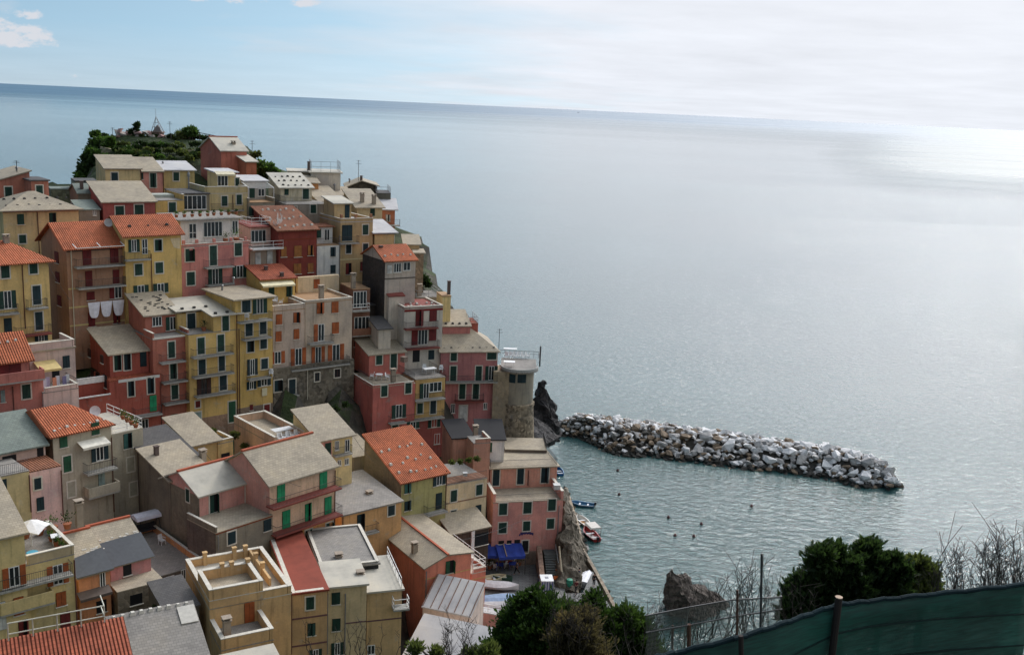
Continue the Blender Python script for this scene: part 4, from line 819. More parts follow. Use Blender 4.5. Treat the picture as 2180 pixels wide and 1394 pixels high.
# ochre block with penthouse terraces
h = H('ochre block with walled roof terraces and an orange door', 446, 1298, 620, 77, 30, (182, 148, 92), D=8.6, bot=1420, roof='terrace', rcol='pale', over=.02, ext=4)
zz = h.h
h.par(.75, 'frlb', th=.3); OB = h
h.up(446, 1279, 560, -.02, 4.0, None, None); a0, a1 = h.ua; a0 = .0
z = h.uz; h.bx('terrace_floor', roof_mat('slate'), a0 + .02, a1 - .02, .02, 3.9, z, z + .06)
h.par(.9, 'lfrb', b0=-.02, b1=4.0, a0=a0, a1=a1, z=z + .01, th=.28); h.win((531, 1302, 22, 42, 'so'))
for (a, b) in ((2.0, 3.85), (2.8, 3.85), (a1 - .2, 3.85), (1.6, 8.3), (4.2, 8.3), (5.2, 8.3), (5.6, 6.4), (5.6, 4.3)):
    zb_ = z if b < 4.2 else h.h; m = MB(); m.box(a - .17, a + .17, b - .17, b + .17, zb_, zb_ + 1.25); m.box(a - .21, a + .21, b - .21, b + .21, zb_ + 1.25, zb_ + 1.31); m.build('terrace_pillar', h.W, h.root)
h.bx('parapet', h.W, 5.5, 5.7, 2.0, 8.4, h.h + .09, h.h + .8)
e = H('lower ochre annexe with small walled terrace under the orange door', 471, 1386, 582, 74.0, 30, (182, 148, 92), D=4.2, bot=1420, roof='terrace', rcol='grey', over=.02, ext=3)
e.par(1.0, 'lfr', th=.28).chim((483, 1352, 1.0, 1.3))
e = H('whitewashed roof slab in front of the lower ochre annexe', 490, 1448, 602, 69.5, 30, (170, 150, 110), D=3.0, bot=1430, roof='shed', rise=.35, rcol='pale', over=.2, ext=2)
w = OB
h = H('ochre house with flat tar-red roof and two dark green windows', 621, 1266, 697, 82, 22, (180, 144, 90), D=14, bot=1420, roof='flat', rcol='redtar', over=.15, ext=4)
h.win((660, 1283, 17, 26, 'sg'), (663, 1339, 17, 26, 'sg'), (672, 1388, 26, 14, 'og')).band(1318, 1376, col=(110, 80, 80), hw=.07).pipe(620, 1258, 1390, 'brown')
h.par(.12, 'lfb', th=.3)
h = H('pale ochre house with stepped light roofs and green windows', 698, 1252, 781, 84, 18, (176, 158, 118), D=5, bot=1420, roof='flat', rcol='pale', over=.2, ext=4)
h.win((715, 1273, 18, 25, 'sg'), (716, 1329, 18, 26, 'sg'), (718, 1380, 26, 26, 'og')).band(1326, col=(110, 84, 86), hw=.06, x0=736).pipe(735, 1262, 1390, 'grey').pipe(697, 1262, 1390, 'grey').chim((767, 1240, 2, .9))
h = H('ochre end house with white roof slab and little flower balcony', 782, 1262, 856, 85.6, 18, (182, 150, 98), D=7, bot=1420, roof='flat', rcol='pale', over=.2, ext=4)
h.band(1322, col=(110, 84, 86), hw=.06).win((790, 1382, 16, 20, 'wk')).balc((838, 872, 1297, 1.0, 'wrail')).trail('r', 'wrail', z=h.h + .18)
h = H('dark stone penthouse with grey tarred roof and pale edging', 684, 1213, 806, 88.5, 20, (48, 50, 52), D=9, bot=1252, roof='flat', rcol='grey', stone=.7, over=.15)
h.chim((721, 1197, 2, .7)).par(.1, 'flrb', z=h.h + .17, th=.22, col=(150, 150, 150))
# ---------------------------------------------------------------- bottom left
h = H('cream house with shuttered balconies and plant terrace, lower left', 52, 1206, 158, 74, 42, (184, 166, 104), D=6, bot=1400, roof='terrace', rcol='grey', over=.15, ext=4)
h.win((123, 1200 + 28, 1, 1, 'dk')) if 0 else None
h.win((123, 1222, 46, 42, 'oo'), (130, 1252 + 22, 22, 30, 'so'), (139, 1318, 22, 34, 'sr')).balc((-30, 158, 1246, 1.0, 'rail'), (0, 118, 1296, 1.0, 'solid')).pipe(157, 1190, 1330)
h.par(.8, 'fr', th=.2, col=(160, 145, 110)); PT = h
h = H('cream wing with beige lean-to roof left of the plant terrace', -30, 1151, 51, 71.6, 42, (186, 168, 106), D=7, bot=1400, roof='shed', rise=2.4, rcol='slate', over=.3, ext=4)
h.win((30, 1226, 50, 42, 'oo'), (40, 1289, 22, 38, 'so'), (50, 1335, 22, 34, 'sr'), (4, 1310, 18, 60, 'sw'))
h = H('orange house half under a patched dark slate roof', 167, 1228, 234, 78.5, 44, (190, 120, 66), D=7.5, bot=1330, roof='gable', rise=1.9, ridge=.62, rcol='slate', over=.25)
h.win((218, 1233, 12, 36, 'wk')).awn(171, 240, 1268, .8, (90, 80, 74)).win((216, 1290, 22, 26, 'dk'))
a = MB()
def patch_slates(h, f0, f1, seed):
    rr = random.Random(seed); m = MB(); k = h.rise / (h.D * h.ridge)
    m.slab([(-.25, -.28, h.h + .16 - k * .28 + .02), (h.L + .25, -.28, h.h + .16 - k * .28 + .02), (h.L + .25, 1.2 + f1, h.h + .17 + k * (1.5 + f1)), (-.25, 1.5 + f0, h.h + .17 + k * (1.5 + f0))], .02)
    m.build('dark_slate_patch', roof_mat('black') if 0 else plain('new_slate', (.055, .06, .068), .6), h.roof)
    q = MB()
    for i in range(34):
        a = h.L * min(.93, rr.random() ** .6); b = 1.5 + f1 - 1.6 * rr.random() ** 1.3; w_ = rr.uniform(.15, .42); z = h.h + .19 + k * b; q.slab([(a, b, z), (a + w_, b, z), (a + w_, b + .1, z + k * .1), (a, b + .1, z + k * .1)], .02)
    join(h.roof, q, plain('stone_pale', (0.55, .52, .46), .9))
patch_slates(h, .2, .9, 3)
h = H('mauve pink house half under a patched dark slate roof', 235, 1207, 321, 81.8, 44, (176, 112, 116), D=7.5, bot=1260, roof='gable', rise=2.0, ridge=.62, rcol='slate', over=.2)
h.win((271, 1212, 18, 24, 'dk')); patch_slates(h, 1.0, 1.3, 5); h.chim((169, 1108, 3, 1.6))
h = H('grey dark-fronted house with orange-walled roof terrace and white canopy', 325, 1232, 428, 86, 44, (100, 92, 84), D=10, bot=1280, roof='terrace', rcol='grey', over=.1)
h.par(.7, 'rb', col=(190, 130, 66)).win((356, 1240, 30, 26, 'wk'), (390, 1222, 10, 22, 'wk')); FT = h
h = H('stone wall yard behind the mauve house with dark doorway', 250, 1262, 350, 80, 40, (112, 104, 92), D=3, bot=1330, roof='terrace', rcol='slate', stone=.7); h.win((290, 1275, 26, 22, 'dk'))
h = H('tin-roofed shed beside the ochre block', 352, 1306, 424, 76, 36, (90, 86, 80), D=4.5, bot=1350, roof='shed', rise=.7, rcol='dark', over=.1)
h = H('grey slate-shingled house roof at the bottom with pale slab and stone row', 262, 1452, 446, 62, 30, (120, 110, 96), D=5.6, bot=1490, roof='shed', rise=1.9, rcol='grey', over=.2, ext=3)
h.stones(9, (.97,), 'pale', .05); k = h.rise / h.D
m = MB(); m.slab([(4.6, 3.6, h.h + .25 + k * 3.6), (5.8, 3.6, h.h + .25 + k * 3.6), (5.8, 5.2, h.h + .25 + k * 5.2), (4.6, 5.2, h.h + .25 + k * 5.2)], .06); m.build('pale_slab', plain('stone_pale', (0.55, .52, .46), .9), h.roof)
h = H('house under big red tile roof with white pipe railing, bottom left corner', -30, 1490, 282, 56, 30, (186, 166, 110), D=4.2, bot=1530, roof='shed', rise=1.4, rcol='tilered', over=.2, ext=2)
m = MB(); zt_ = h.h + h.rise + .2; b_ = h.D - .1
def rl(a, b, c, d): m.tube(a, b, .05, 5)
for zq in (.35, 1.1): m.tube((1.6, b_, zt_ + zq), (7.4, b_, zt_ + zq), .045, 5); m.tube((7.4, b_, zt_ + zq), (7.4, b_ + 1.6, zt_ + zq), .045, 5)
for i in range(5): m.tube((1.6 + i * 1.45, b_, zt_ - .2), (1.6 + i * 1.45, b_, zt_ + 1.1), .05, 5)
m.build('pipe_railing', plain('cream_pipe', (.6, .58, .48), .6), h.root); RT = h
# white tarpaulin shed
h = H('shed under a big pale grey tarpaulin at the foot of the terracotta house', 858, 1402, 1062, 88, -18, (190, 180, 172), D=5.2, bot=1430, roof='shed', rise=1.9, rcol='white', over=.2, ext=2)
h = H('greenhouse with whitewashed panes above the tarpaulin shed', 900, 1292, 1001, 97, -18, (180, 165, 160), D=4, bot=1330, roof='shed', rise=1.7, rcol='white', over=.1, ext=2)
m = MB(); k = h.rise / h.D
for i in range(7): a_ = h.L * i / 6; m.tube((a_, 0, h.h + .2), (a_, h.D, h.h + .2 + h.rise), .05, 4)
m.build('glazing_bars', plain('rusty_bar', (.2, .12, .09), .8), h.roof)
h = H('low pink yard wall with flower boxes right of the greenhouse', 1003, 1300, 1074, 101, -14, (178, 118, 110), D=1.2, bot=1350, roof='terrace', rcol='white', ext=1); h.trail('f', 'wrail')
# ================================================================== LAND, SEA
def idw(x, y, pts, pw=3.2):
    sw = sz = 0.0
    for (a, b, z) in pts:
        d = (x - a) ** 2 + (y - b) ** 2 + 1.0
        w = d ** (-pw / 2); sw += w; sz += w * z
    return sz / sw
def G(px, py, Y, dz=0.0): p = at_y(px, py, Y); GROUND.append((p.x, p.y, p.z + dz))
# dock (quay) level
DOCKZ = 5.2
for px, py in ((1040, 1200), (1100, 1200), (1150, 1200), (1180, 1215), (1040, 1250), (1100, 1260), (1170, 1260), (1230, 1265), (1270, 1290), (1100, 1300), (1200, 1310), (1260, 1330), (1040, 1300), (1100, 1340)):
    p = at_z(px, py, DOCKZ); GROUND.append((p.x, p.y, DOCKZ - .9))
# headland
for px, py, Y in ((205, 322, 196), (235, 292, 200), (270, 287, 200), (300, 290, 200), (335, 292, 200), (370, 294, 200), (405, 292, 198), (440, 296, 196), (500, 306, 195), (540, 340, 186), (575, 356, 182), (603, 380, 178),
                  (230, 312, 192), (290, 310, 192), (350, 312, 192), (420, 316, 190), (240, 326, 188), (300, 330, 187), (360, 332, 186), (420, 336, 185),
                  (215, 345, 180), (260, 348, 178), (320, 352, 176), (400, 356, 175), (190, 360, 186), (178, 385, 182), (165, 395, 178), (130, 408, 172), (90, 415, 172), (160, 402, 166), (200, 398, 166), (110, 420, 160), (560, 378, 172), (640, 400, 175), (600, 395, 170)):
    G(px, py, Y)
for px, py, Y in ((60, 425, 175), (0, 430, 175), (-80, 430, 178), (-200, 430, 170), (-200, 500, 130), (-200, 620, 100), (-200, 900, 80)): G(px, py, Y)
for X, Y, z in ((-75, 45, 20), (-60, 40, 22), (-45, 45, 20), (-30, 55, 16), (-15, 60, 10), (-5, 70, 6), (-5, 88, 3), (0, 95, 3), (5, 90, 2.8), (10, 100, 2.8), (-100, 60, 30)): GROUND.append((X, Y, z))
def C(px, py, z): p = at_z(px, py, z); return (p.x, p.y)
coast = [(60, 30), (34, 62), (22, 84), C(1330, 1330, 0), C(1292, 1275, 0), C(1262, 1190, 0), C(1240, 1140, 0), C(1216, 1080, 0), C(1204, 1035, 0), (4.5, 136), (4.6, 146), (2.5, 150), (-3, 154), (-9, 160), (-13, 172)]
coast += [(at_y(x, y, Y).x, Y) for x, y, Y in ((735, 400, 176), (680, 400, 184), (615, 390, 190), (545, 345, 200), (500, 300, 206), (350, 290, 212), (240, 290, 212), (200, 320, 206), (186, 350, 196), (172, 385, 188), (150, 405, 182), (60, 420, 190), (-150, 420, 200))] + [(-190, 190), (-190, 20)]
def pin(x, y):
    c = False; n = len(coast)
    for i in range(n):
        x1, y1 = coast[i]; x2, y2 = coast[(i + 1) % n]
        if (y1 > y) != (y2 > y) and x < (x2 - x1) * (y - y1) / (y2 - y1) + x1: c = not c
    return c
def cdist(x, y):
    best = 1e9; n = len(coast)
    for i in range(n - 2):
        x1, y1 = coast[i]; x2, y2 = coast[i + 1]; dx, dy = x2 - x1, y2 - y1
        t = max(0, min(1, ((x - x1) * dx + (y - y1) * dy) / (dx * dx + dy * dy))); d = math.hypot(x - x1 - t * dx, y - y1 - t * dy)
        best = min(best, d)
    return best
def ground_z(x, y):
    z = idw(x, y, GROUND)
    d = cdist(x, y)
    if not pin(x, y): d = -d
    hill = 60.2 - .72 * y - .10 * abs(x - 3) * (y < 40) if y < 30 else 38.6 - 1.15 * (y - 30)
    if y < 70 and x > -60: z = max(hill, z if y > 48 and x < 8 else -8)
    if d < 4: 
        t = max(0.0, min(1.0, (d + 1.5) / 4.0)); base = -7.0
        if y > 30: z = base + (z - base) * t ** 0.55
    if x > 3.5 and y > 104: z = min(z, 3.0 if y < 116 else -1.0)
    if -10 < x and 94 < y < 121.5: z = min(z, 3.2)
    return z, d
def grid_mesh(name, xs, ys, mat_, label=None):
    V, Fc = [], []; nx, ny = len(xs), len(ys)
    for j, y in enumerate(ys):
        for i, x in enumerate(xs):
            z, d = ground_z(x, y)
            n = noise.noise(Vector((x * .22, y * .22, z * .1))) * 1.0 + noise.noise(Vector((x * .7, y * .7, 3))) * .35
            if y > 165 and x < -25: n *= 1.0
            elif y < 26: n *= .35
            elif z < 4.2 and x > -8: n = 0
            V.append((x, y, z + n * .7))
    for j in range(ny - 1):
        for i in range(nx - 1): a = j * nx + i; Fc.append((a, a + 1, a + nx + 1, a + nx))
    me = bpy.data.meshes.new(name); me.from_pydata(V, [], Fc); me.materials.append(mat_)
    o = bpy.data.objects.new(name, me); COL.objects.link(o); o['kind'] = 'structure'; return o
def ground_mat():
    m, t, b = new_mat('earth_and_rock')
    tc = N(t, 'ShaderNodeTexCoord'); P = tc.outputs['Object']; ge = N(t, 'ShaderNodeNewGeometry'); sx = N(t, 'ShaderNodeSeparateXYZ'); L(t, ge.outputs['Normal'], sx.inputs[0])
    n = N(t, 'ShaderNodeTexNoise', i_Scale=0.5, i_Detail=8.0, i_Roughness=0.7); L(t, P, n.inputs['Vector'])
    n2 = N(t, 'ShaderNodeTexNoise', i_Scale=0.14, i_Detail=5.0); L(t, P, n2.inputs['Vector'])
    rock = ramp(t, n.outputs[0], [(0.3, (0.022, 0.02, 0.018)), (0.5, (0.07, 0.062, 0.05)), (0.7, (0.15, 0.135, 0.11))])
    grass = ramp(t, n.outputs[0], [(0.3, (0.012, 0.022, 0.006)), (0.55, (0.035, 0.055, 0.015)), (0.75, (0.085, 0.085, 0.035))])
    st = mth(t, 'ADD', sx.outputs[2], mth(t, 'MULTIPLY', n2.outputs[0], .5))
    L(t, mixc(t, ramp(t, st, [(0.85, 0.0), (1.1, 1.0)]), rock, grass), b.inputs['Base Color'])
    bp = N(t, 'ShaderNodeBump', i_Strength=1.0, i_Distance=0.6); L(t, n.outputs[0], bp.inputs['Height']); L(t, bp.outputs[0], b.inputs['Normal'])
    b.inputs['Roughness'].default_value = 0.95; return m
GM = ground_mat()
def rng(a, b, st): return [a + st * i for i in range(int((b - a) / st) + 1)]
ter = grid_mesh('terrain', rng(-150, 60, 1.6), rng(3, 216, 1.6), GM)
# ------------------------------------------------------------------ sea
def sea_mat():
    m, t, b = new_mat('sea_water')
    tc = N(t, 'ShaderNodeTexCoord'); P = tc.outputs['Object']
    n0 = N(t, 'ShaderNodeTexNoise', i_Scale=0.006, i_Detail=4.0); L(t, P, n0.inputs['Vector'])
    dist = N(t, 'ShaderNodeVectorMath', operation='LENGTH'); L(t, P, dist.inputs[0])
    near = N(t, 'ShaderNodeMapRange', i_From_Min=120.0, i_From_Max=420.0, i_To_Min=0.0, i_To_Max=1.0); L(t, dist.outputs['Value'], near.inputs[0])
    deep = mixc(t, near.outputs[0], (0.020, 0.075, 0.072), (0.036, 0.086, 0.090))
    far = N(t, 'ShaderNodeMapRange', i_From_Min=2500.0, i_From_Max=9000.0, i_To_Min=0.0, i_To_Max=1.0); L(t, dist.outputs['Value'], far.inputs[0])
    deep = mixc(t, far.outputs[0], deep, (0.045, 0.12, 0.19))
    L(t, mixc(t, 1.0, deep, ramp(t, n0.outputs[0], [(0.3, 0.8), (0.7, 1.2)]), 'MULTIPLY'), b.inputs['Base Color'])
    b.inputs['Roughness'].default_value = 0.07; b.inputs['IOR'].default_value = 1.33; b.inputs['Specular IOR Level'].default_value = 0.5
    mp = N(t, 'ShaderNodeMapping'); mp.inputs['Rotation'].default_value = (0, 0, R(-38)); mp.inputs['Scale'].default_value = (0.6, 1.0, 1.0); L(t, P, mp.inputs[0])
    w1 = N(t, 'ShaderNodeTexNoise', i_Scale=0.95, i_Detail=6.0, i_Roughness=0.66, i_Distortion=0.8); L(t, mp.outputs[0], w1.inputs['Vector'])
    mp2 = N(t, 'ShaderNodeMapping'); mp2.inputs['Rotation'].default_value = (0, 0, R(14)); mp2.inputs['Scale'].default_value = (0.6, 1.0, 1.0); L(t, P, mp2.inputs[0])
    w2 = N(t, 'ShaderNodeTexNoise', i_Scale=1.8, i_Detail=3.0, i_Roughness=0.6); L(t, mp2.outputs[0], w2.inputs['Vector'])
    w3 = N(t, 'ShaderNodeTexNoise', i_Scale=0.06, i_Detail=4.0, i_Roughness=0.5); L(t, mp.outputs[0], w3.inputs['Vector'])
    # smoother and rougher patches of wind
    wp = N(t, 'ShaderNodeTexNoise', i_Scale=0.004, i_Detail=4.0, i_Roughness=0.6, i_Distortion=1.0); L(t, mp.outputs[0], wp.inputs['Vector'])
    amp = ramp(t, wp.outputs[0], [(0.35, 0.7), (0.65, 1.15)])
    h_ = mth(t, 'ADD', mth(t, 'MULTIPLY', w1.outputs[0], 1.0), mth(t, 'MULTIPLY', w2.outputs[0], 0.36))
    h_ = mth(t, 'MULTIPLY', h_, amp); h_ = mth(t, 'ADD', h_, mth(t, 'MULTIPLY', w3.outputs[0], 0.5))
    bp = N(t, 'ShaderNodeBump', i_Strength=1.0, i_Distance=0.33); L(t, h_, bp.inputs['Height']); L(t, bp.outputs[0], b.inputs['Normal'])
    fr = N(t, 'ShaderNodeMapRange', i_From_Min=2200.0, i_From_Max=9000.0, i_To_Min=0.045, i_To_Max=0.42); L(t, dist.outputs['Value'], fr.inputs[0])
    mp4 = N(t, 'ShaderNodeMapping'); mp4.inputs['Scale'].default_value = (0.35, 1.6, 1.0); L(t, P, mp4.inputs[0])
    wq = N(t, 'ShaderNodeTexNoise', i_Scale=0.0011, i_Detail=5.0, i_Roughness=0.6, i_Distortion=0.5); L(t, mp4.outputs[0], wq.inputs['Vector'])
    base_r = mth(t, 'MULTIPLY', fr.outputs[0], ramp(t, wq.outputs[0], [(0.36, 0.72), (0.64, 1.15)]))
    # rougher water far out to the right, put in to widen the sun glare
    sxyz = N(t, 'ShaderNodeSeparateXYZ'); L(t, P, sxyz.inputs[0]); azm = mth(t, 'DIVIDE', sxyz.outputs[0], mth(t, 'MAXIMUM', sxyz.outputs[1], 1.0))
    m1 = N(t, 'ShaderNodeMapRange', i_From_Min=0.24, i_From_Max=0.42, interpolation_type='SMOOTHSTEP'); L(t, azm, m1.inputs[0])
    m2 = N(t, 'ShaderNodeMapRange', i_From_Min=650.0, i_From_Max=1900.0, interpolation_type='SMOOTHSTEP'); L(t, dist.outputs['Value'], m2.inputs[0])
    mp5 = N(t, 'ShaderNodeMapping'); mp5.inputs['Scale'].default_value = (0.5, 2.2, 1.0); mp5.inputs['Rotation'].default_value = (0, 0, R(20)); L(t, P, mp5.inputs[0])
    wn_ = N(t, 'ShaderNodeTexNoise', i_Scale=0.0016, i_Detail=6.0, i_Roughness=0.6); L(t, mp5.outputs[0], wn_.inputs['Vector'])
    ruf = mth(t, 'MULTIPLY', mth(t, 'MULTIPLY', m1.outputs[0], m2.outputs[0]), ramp(t, wn_.outputs[0], [(0.36, 0.65), (0.56, 1.0)]))
    L(t, mth(t, 'MAXIMUM', base_r, mth(t, 'MULTIPLY', ruf, 0.42)), b.inputs['Roughness'])
    return m
m = MB(); Rr = 90000.0; n_ = 96
rings = [0, 60, 150, 300, 600, 1500, 4000, 12000, 40000, Rr]
V = [(0, 0, 0)]; Fc = []
for r_ in rings[1:]:
    for i in range(n_): V.append((r_ * math.cos(6.283185307 * i / n_), r_ * math.sin(6.283185307 * i / n_), 0))
for i in range(n_): Fc.append((0, 1 + i, 1 + (i + 1) % n_))
for j in range(len(rings) - 2):
    for i in range(n_): a = 1 + j * n_; Fc.append((a + i, a + n_ + i, a + n_ + (i + 1) % n_, a + (i + 1) % n_))
me = bpy.data.meshes.new('sea'); me.from_pydata(V, [], Fc); me.materials.append(sea_mat())
sea = bpy.data.objects.new('sea', me); COL.objects.link(sea); sea['kind'] = 'structure'
# ------------------------------------------------------------------ quay
def paving_mat():
    m, t, b = new_mat('quay_paving'); tc = N(t, 'ShaderNodeTexCoord'); P = tc.outputs['Object']
    br = N(t, 'ShaderNodeTexBrick', i_Scale=1.0, i_Mortar_Size=0.03, i_Brick_Width=0.9, i_Row_Height=0.35); L(t, P, br.inputs['Vector'])
    br.inputs['Color1'].default_value = (.12, .12, .118, 1); br.inputs['Color2'].default_value = (.17, .168, .16, 1); br.inputs['Mortar'].default_value = (.06, .06, .058, 1)
    n = N(t, 'ShaderNodeTexNoise', i_Scale=0.4, i_Detail=7.0, i_Roughness=.7); L(t, P, n.inputs['Vector'])
    L(t, mixc(t, 1.0, br.outputs[0], ramp(t, n.outputs[0], [(.3, .65), (.7, 1.5)]), 'MULTIPLY'), b.inputs['Base Color']); b.inputs['Roughness'].default_value = .8; return m
qp = [C(860, 1460, DOCKZ), C(1350, 1440, DOCKZ), C(1322, 1330, DOCKZ), C(1282, 1262, DOCKZ), C(1262, 1215, DOCKZ), C(1240, 1262, DOCKZ), C(1204, 1262, DOCKZ), C(1186, 1196, DOCKZ), C(1030, 1190, DOCKZ), C(960, 1190, DOCKZ), C(840, 1300, DOCKZ)]
m = MB(); m.hexa([(x, y, -3) for x, y in qp], [(x, y, DOCKZ) for x, y in qp]); qo = m.build('quay', paving_mat()); qo['kind'] = 'structure'
# rocky slope between the restaurant and the harbour
def rock_mesh(name, base, h0, shape, seed, mat_, smooth=False, sub=5, rough=.5):
    pass
def blob_rock(pts, amp=.5, fr=.5, seed=0, sub=4):
    """pts: list of (x,y,z,r): union of displaced spheres joined as one lump by taking a hull-like remesh"""
    pass
def hull(points, seed=0, amp=.35, freq=.6, cuts=3):
    import bmesh
    bm = bmesh.new()
    for p in points: bm.verts.new(p)
    r = bmesh.ops.convex_hull(bm, input=bm.verts); 
    lo = [v for v in bm.verts if not v.link_faces]; bmesh.ops.delete(bm, geom=lo, context='VERTS')
    bmesh.ops.triangulate(bm, faces=bm.faces)
    for _ in range(cuts):
        bmesh.ops.subdivide_edges(bm, edges=bm.edges, cuts=1, use_grid_fill=True)
    for v in bm.verts:
        q = v.co * freq + Vector((seed * 7.3, 0, 0)); d = Vector((noise.noise(q), noise.noise(q + Vector((9, 0, 0))), noise.noise(q + Vector((0, 9, 0)))))
        d2 = Vector((noise.noise(q * 3.1), noise.noise(q * 3.1 + Vector((5, 0, 0))), noise.noise(q * 3.1 + Vector((0, 5, 0)))))
        v.co += d * amp + d2 * amp * .4
    bmesh.ops.recalc_face_normals(bm, faces=bm.faces)
    me = bpy.data.meshes.new('rock'); bm.to_mesh(me); bm.free(); return me
def cliff_mat(nm, c0, c1, c2, sc_=1.2):
    m, t, b = new_mat(nm); tc = N(t, 'ShaderNodeTexCoord'); mp = N(t, 'ShaderNodeMapping'); mp.inputs['Scale'].default_value = (1, 1, .45); mp.inputs['Rotation'].default_value = (0, .5, 0); L(t, tc.outputs['Object'], mp.inputs[0])
    n = N(t, 'ShaderNodeTexNoise', i_Scale=sc_, i_Detail=9.0, i_Roughness=.7, i_Distortion=.6); L(t, mp.outputs[0], n.inputs['Vector'])
    L(t, ramp(t, n.outputs[0], [(.3, c0), (.5, c1), (.7, c2)]), b.inputs['Base Color'])
    bp = N(t, 'ShaderNodeBump', i_Strength=1.0, i_Distance=.4); L(t, n.outputs[0], bp.inputs['Height']); L(t, bp.outputs[0], b.inputs['Normal']); b.inputs['Roughness'].default_value = .9; return m
BROCK = cliff_mat('brown_cliff', (.03, .025, .018), (.105, .085, .06), (.23, .20, .155)); DROCK = cliff_mat('dark_sea_rock', (.008, .008, .009), (.032, .030, .030), (.10, .085, .08))
def addrock(name, pts, mat_, label, cat, seed=1, amp=.5, freq=.5, cuts=4, group=None, kind=None):
    me = hull(pts, seed, amp, freq, cuts); me.materials.append(mat_); c = sum((Vector(p) for p in pts), Vector()) / len(pts); c.z = min(p[2] for p in pts)
    for v in me.vertices: v.co -= c
    o = bpy.data.objects.new(name, me); COL.objects.link(o); o.location = c; tag(o, label, cat, group, kind); return o
def P3(px, py, z): p = at_z(px, py, z); return (p.x, p.y, p.z)
def PY(px, py, Y): p = at_y(px, py, Y); return (p.x, p.y, p.z)
# the bare slope under the restaurant, down to the water
A = at_z(1200, 1060, 12)
addrock('cliff', [PY(1196, 1050, 129), PY(1203, 1075, 125), PY(1190, 1180, 121), PY(1178, 1210, 120), P3(1186, 1256, 5), P3(1232, 1258, 5), P3(1246, 1215, 4), P3(1236, 1150, 2), P3(1216, 1085, 1), P3(1204, 1035, -1), P3(1180, 1258, -2), P3(1262, 1215, -2), P3(1240, 1150, -2), PY(1190, 1150, 126), PY(1200, 1060, 131)],
        BROCK, None, None, 3, .75, .6, 5, None, 'structure')
# black sea stack behind the tower
YS = 176
addrock('sea_stack', [PY(1146, 818, YS), PY(1160, 815, YS), PY(1166, 835, YS), PY(1175, 860, YS), PY(1183, 885, YS), PY(1188, 925, YS - 2), PY(1140, 870, YS), PY(1138, 900, YS), PY(1128, 940, YS - 4), PY(1185, 935, YS - 5),
                      PY(1146, 830, YS + 4), PY(1165, 850, YS + 5), PY(1180, 890, YS + 6), PY(1140, 900, YS + 6), PY(1190, 930, YS + 6)], DROCK, 'black pointed sea stack standing behind the round tower', 'rock', 5, 1.1, .45, 5)
addrock('shore_rock', [PY(1128, 880, 168), PY(1150, 900, 166), PY(1168, 925, 166), PY(1190, 930, 168), PY(1150, 955, 158), PY(1128, 960, 156), PY(1120, 890, 172), PY(1186, 940, 172), PY(1165, 945, 160)], DROCK, 'low olive-black rock ledge between the tower foot and the sea stack', 'rock', 8, .6, .5, 4)
addrock('shore_rock', [P3(1425, 1225, 6), P3(1432, 1212, 6.5), P3(1440, 1222, 5.5), P3(1490, 1240, 3.5), P3(1530, 1262, 1.5), P3(1555, 1290, -1), P3(1415, 1285, -1), P3(1420, 1320, -1), P3(1500, 1340, -1), P3(1560, 1310, -1), P3(1418, 1262, 3)], cliff_mat('grey_layered_rock', (.05, .04, .034), (.13, .105, .088), (.26, .21, .175), 2.2), 'grey pointed rock slab rising from the water beyond the chain-link fence', 'rock', 12, .7, .7, 5)
# sea wall kerb along the quay edge
m = MB(); kp = [C(x, y, 2.2) for x, y in ((1205, 1042), (1218, 1085), (1232, 1130), (1238, 1170), (1262, 1210), (1284, 1250), (1310, 1300), (1335, 1345))]
for (x0, y0), (x1, y1) in zip(kp, kp[1:]):
    d = Vector((x1 - x0, y1 - y0)).normalized() * .02; nx, ny = -(y1 - y0), (x1 - x0); l = math.hypot(nx, ny); nx, ny = nx / l * .22, ny / l * .22
    m.hexa([(x0 + nx, y0 + ny, -3), (x1 + nx - d.x, y1 + ny - d.y, -3), (x1 - nx - d.x, y1 - ny - d.y, -3), (x0 - nx, y0 - ny, -3)], [(x0 + nx, y0 + ny, 2.6), (x1 + nx - d.x, y1 + ny - d.y, 2.6), (x1 - nx - d.x, y1 - ny - d.y, 2.6), (x0 - nx, y0 - ny, 2.6)])
o = m.build('sea_wall', wall_mat((128, 118, 104), .8)); tag(o, 'low weathered sea wall curving along the harbour edge below the pink restaurant', 'wall')
# shore boulders below the wall
rb = random.Random(4)
# ------------------------------------------------------------------ breakwater
BM = {'white': cliff_mat('marble_block', (.60, .59, .585), (.74, .73, .72), (.82, .81, .80), .5), 'grey': cliff_mat('grey_block', (.28, .27, .26), (.42, .405, .39), (.56, .54, .52), .7),
      'brown': cliff_mat('ochre_block', (.11, .08, .055), (.23, .17, .115), (.36, .27, .19), .7), 'dark': cliff_mat('wet_block', (.02, .019, .017), (.045, .042, .036), (.09, .08, .065), .8)}
def boulder_mesh(seed):
    rr = random.Random(seed); pts = []
    ax = (1.0, rr.uniform(.6, .9), rr.uniform(.45, .68))
    for i in range(rr.choice((11, 13, 16))):
        d = Vector((rr.gauss(0, 1), rr.gauss(0, 1), rr.gauss(0, 1))).normalized(); k = (abs(d.x) ** 3 + abs(d.y) ** 3 + abs(d.z) ** 3) ** (-1 / 3.0) * rr.uniform(.85, 1.05)
        pts.append(Vector((d.x * k * ax[0], d.y * k * ax[1], d.z * k * ax[2])))
    me = hull(pts, seed, .035, 1.2, 1); return me
front = [P3(x, y, 0) for x, y in ((1192, 928), (1232, 932), (1262, 946), (1300, 966), (1345, 975), (1385, 972), (1430, 980), (1500, 988), (1560, 996), (1620, 1002), (1700, 1012), (1770, 1022), (1835, 1040), (1880, 1036), (1915, 1034))]
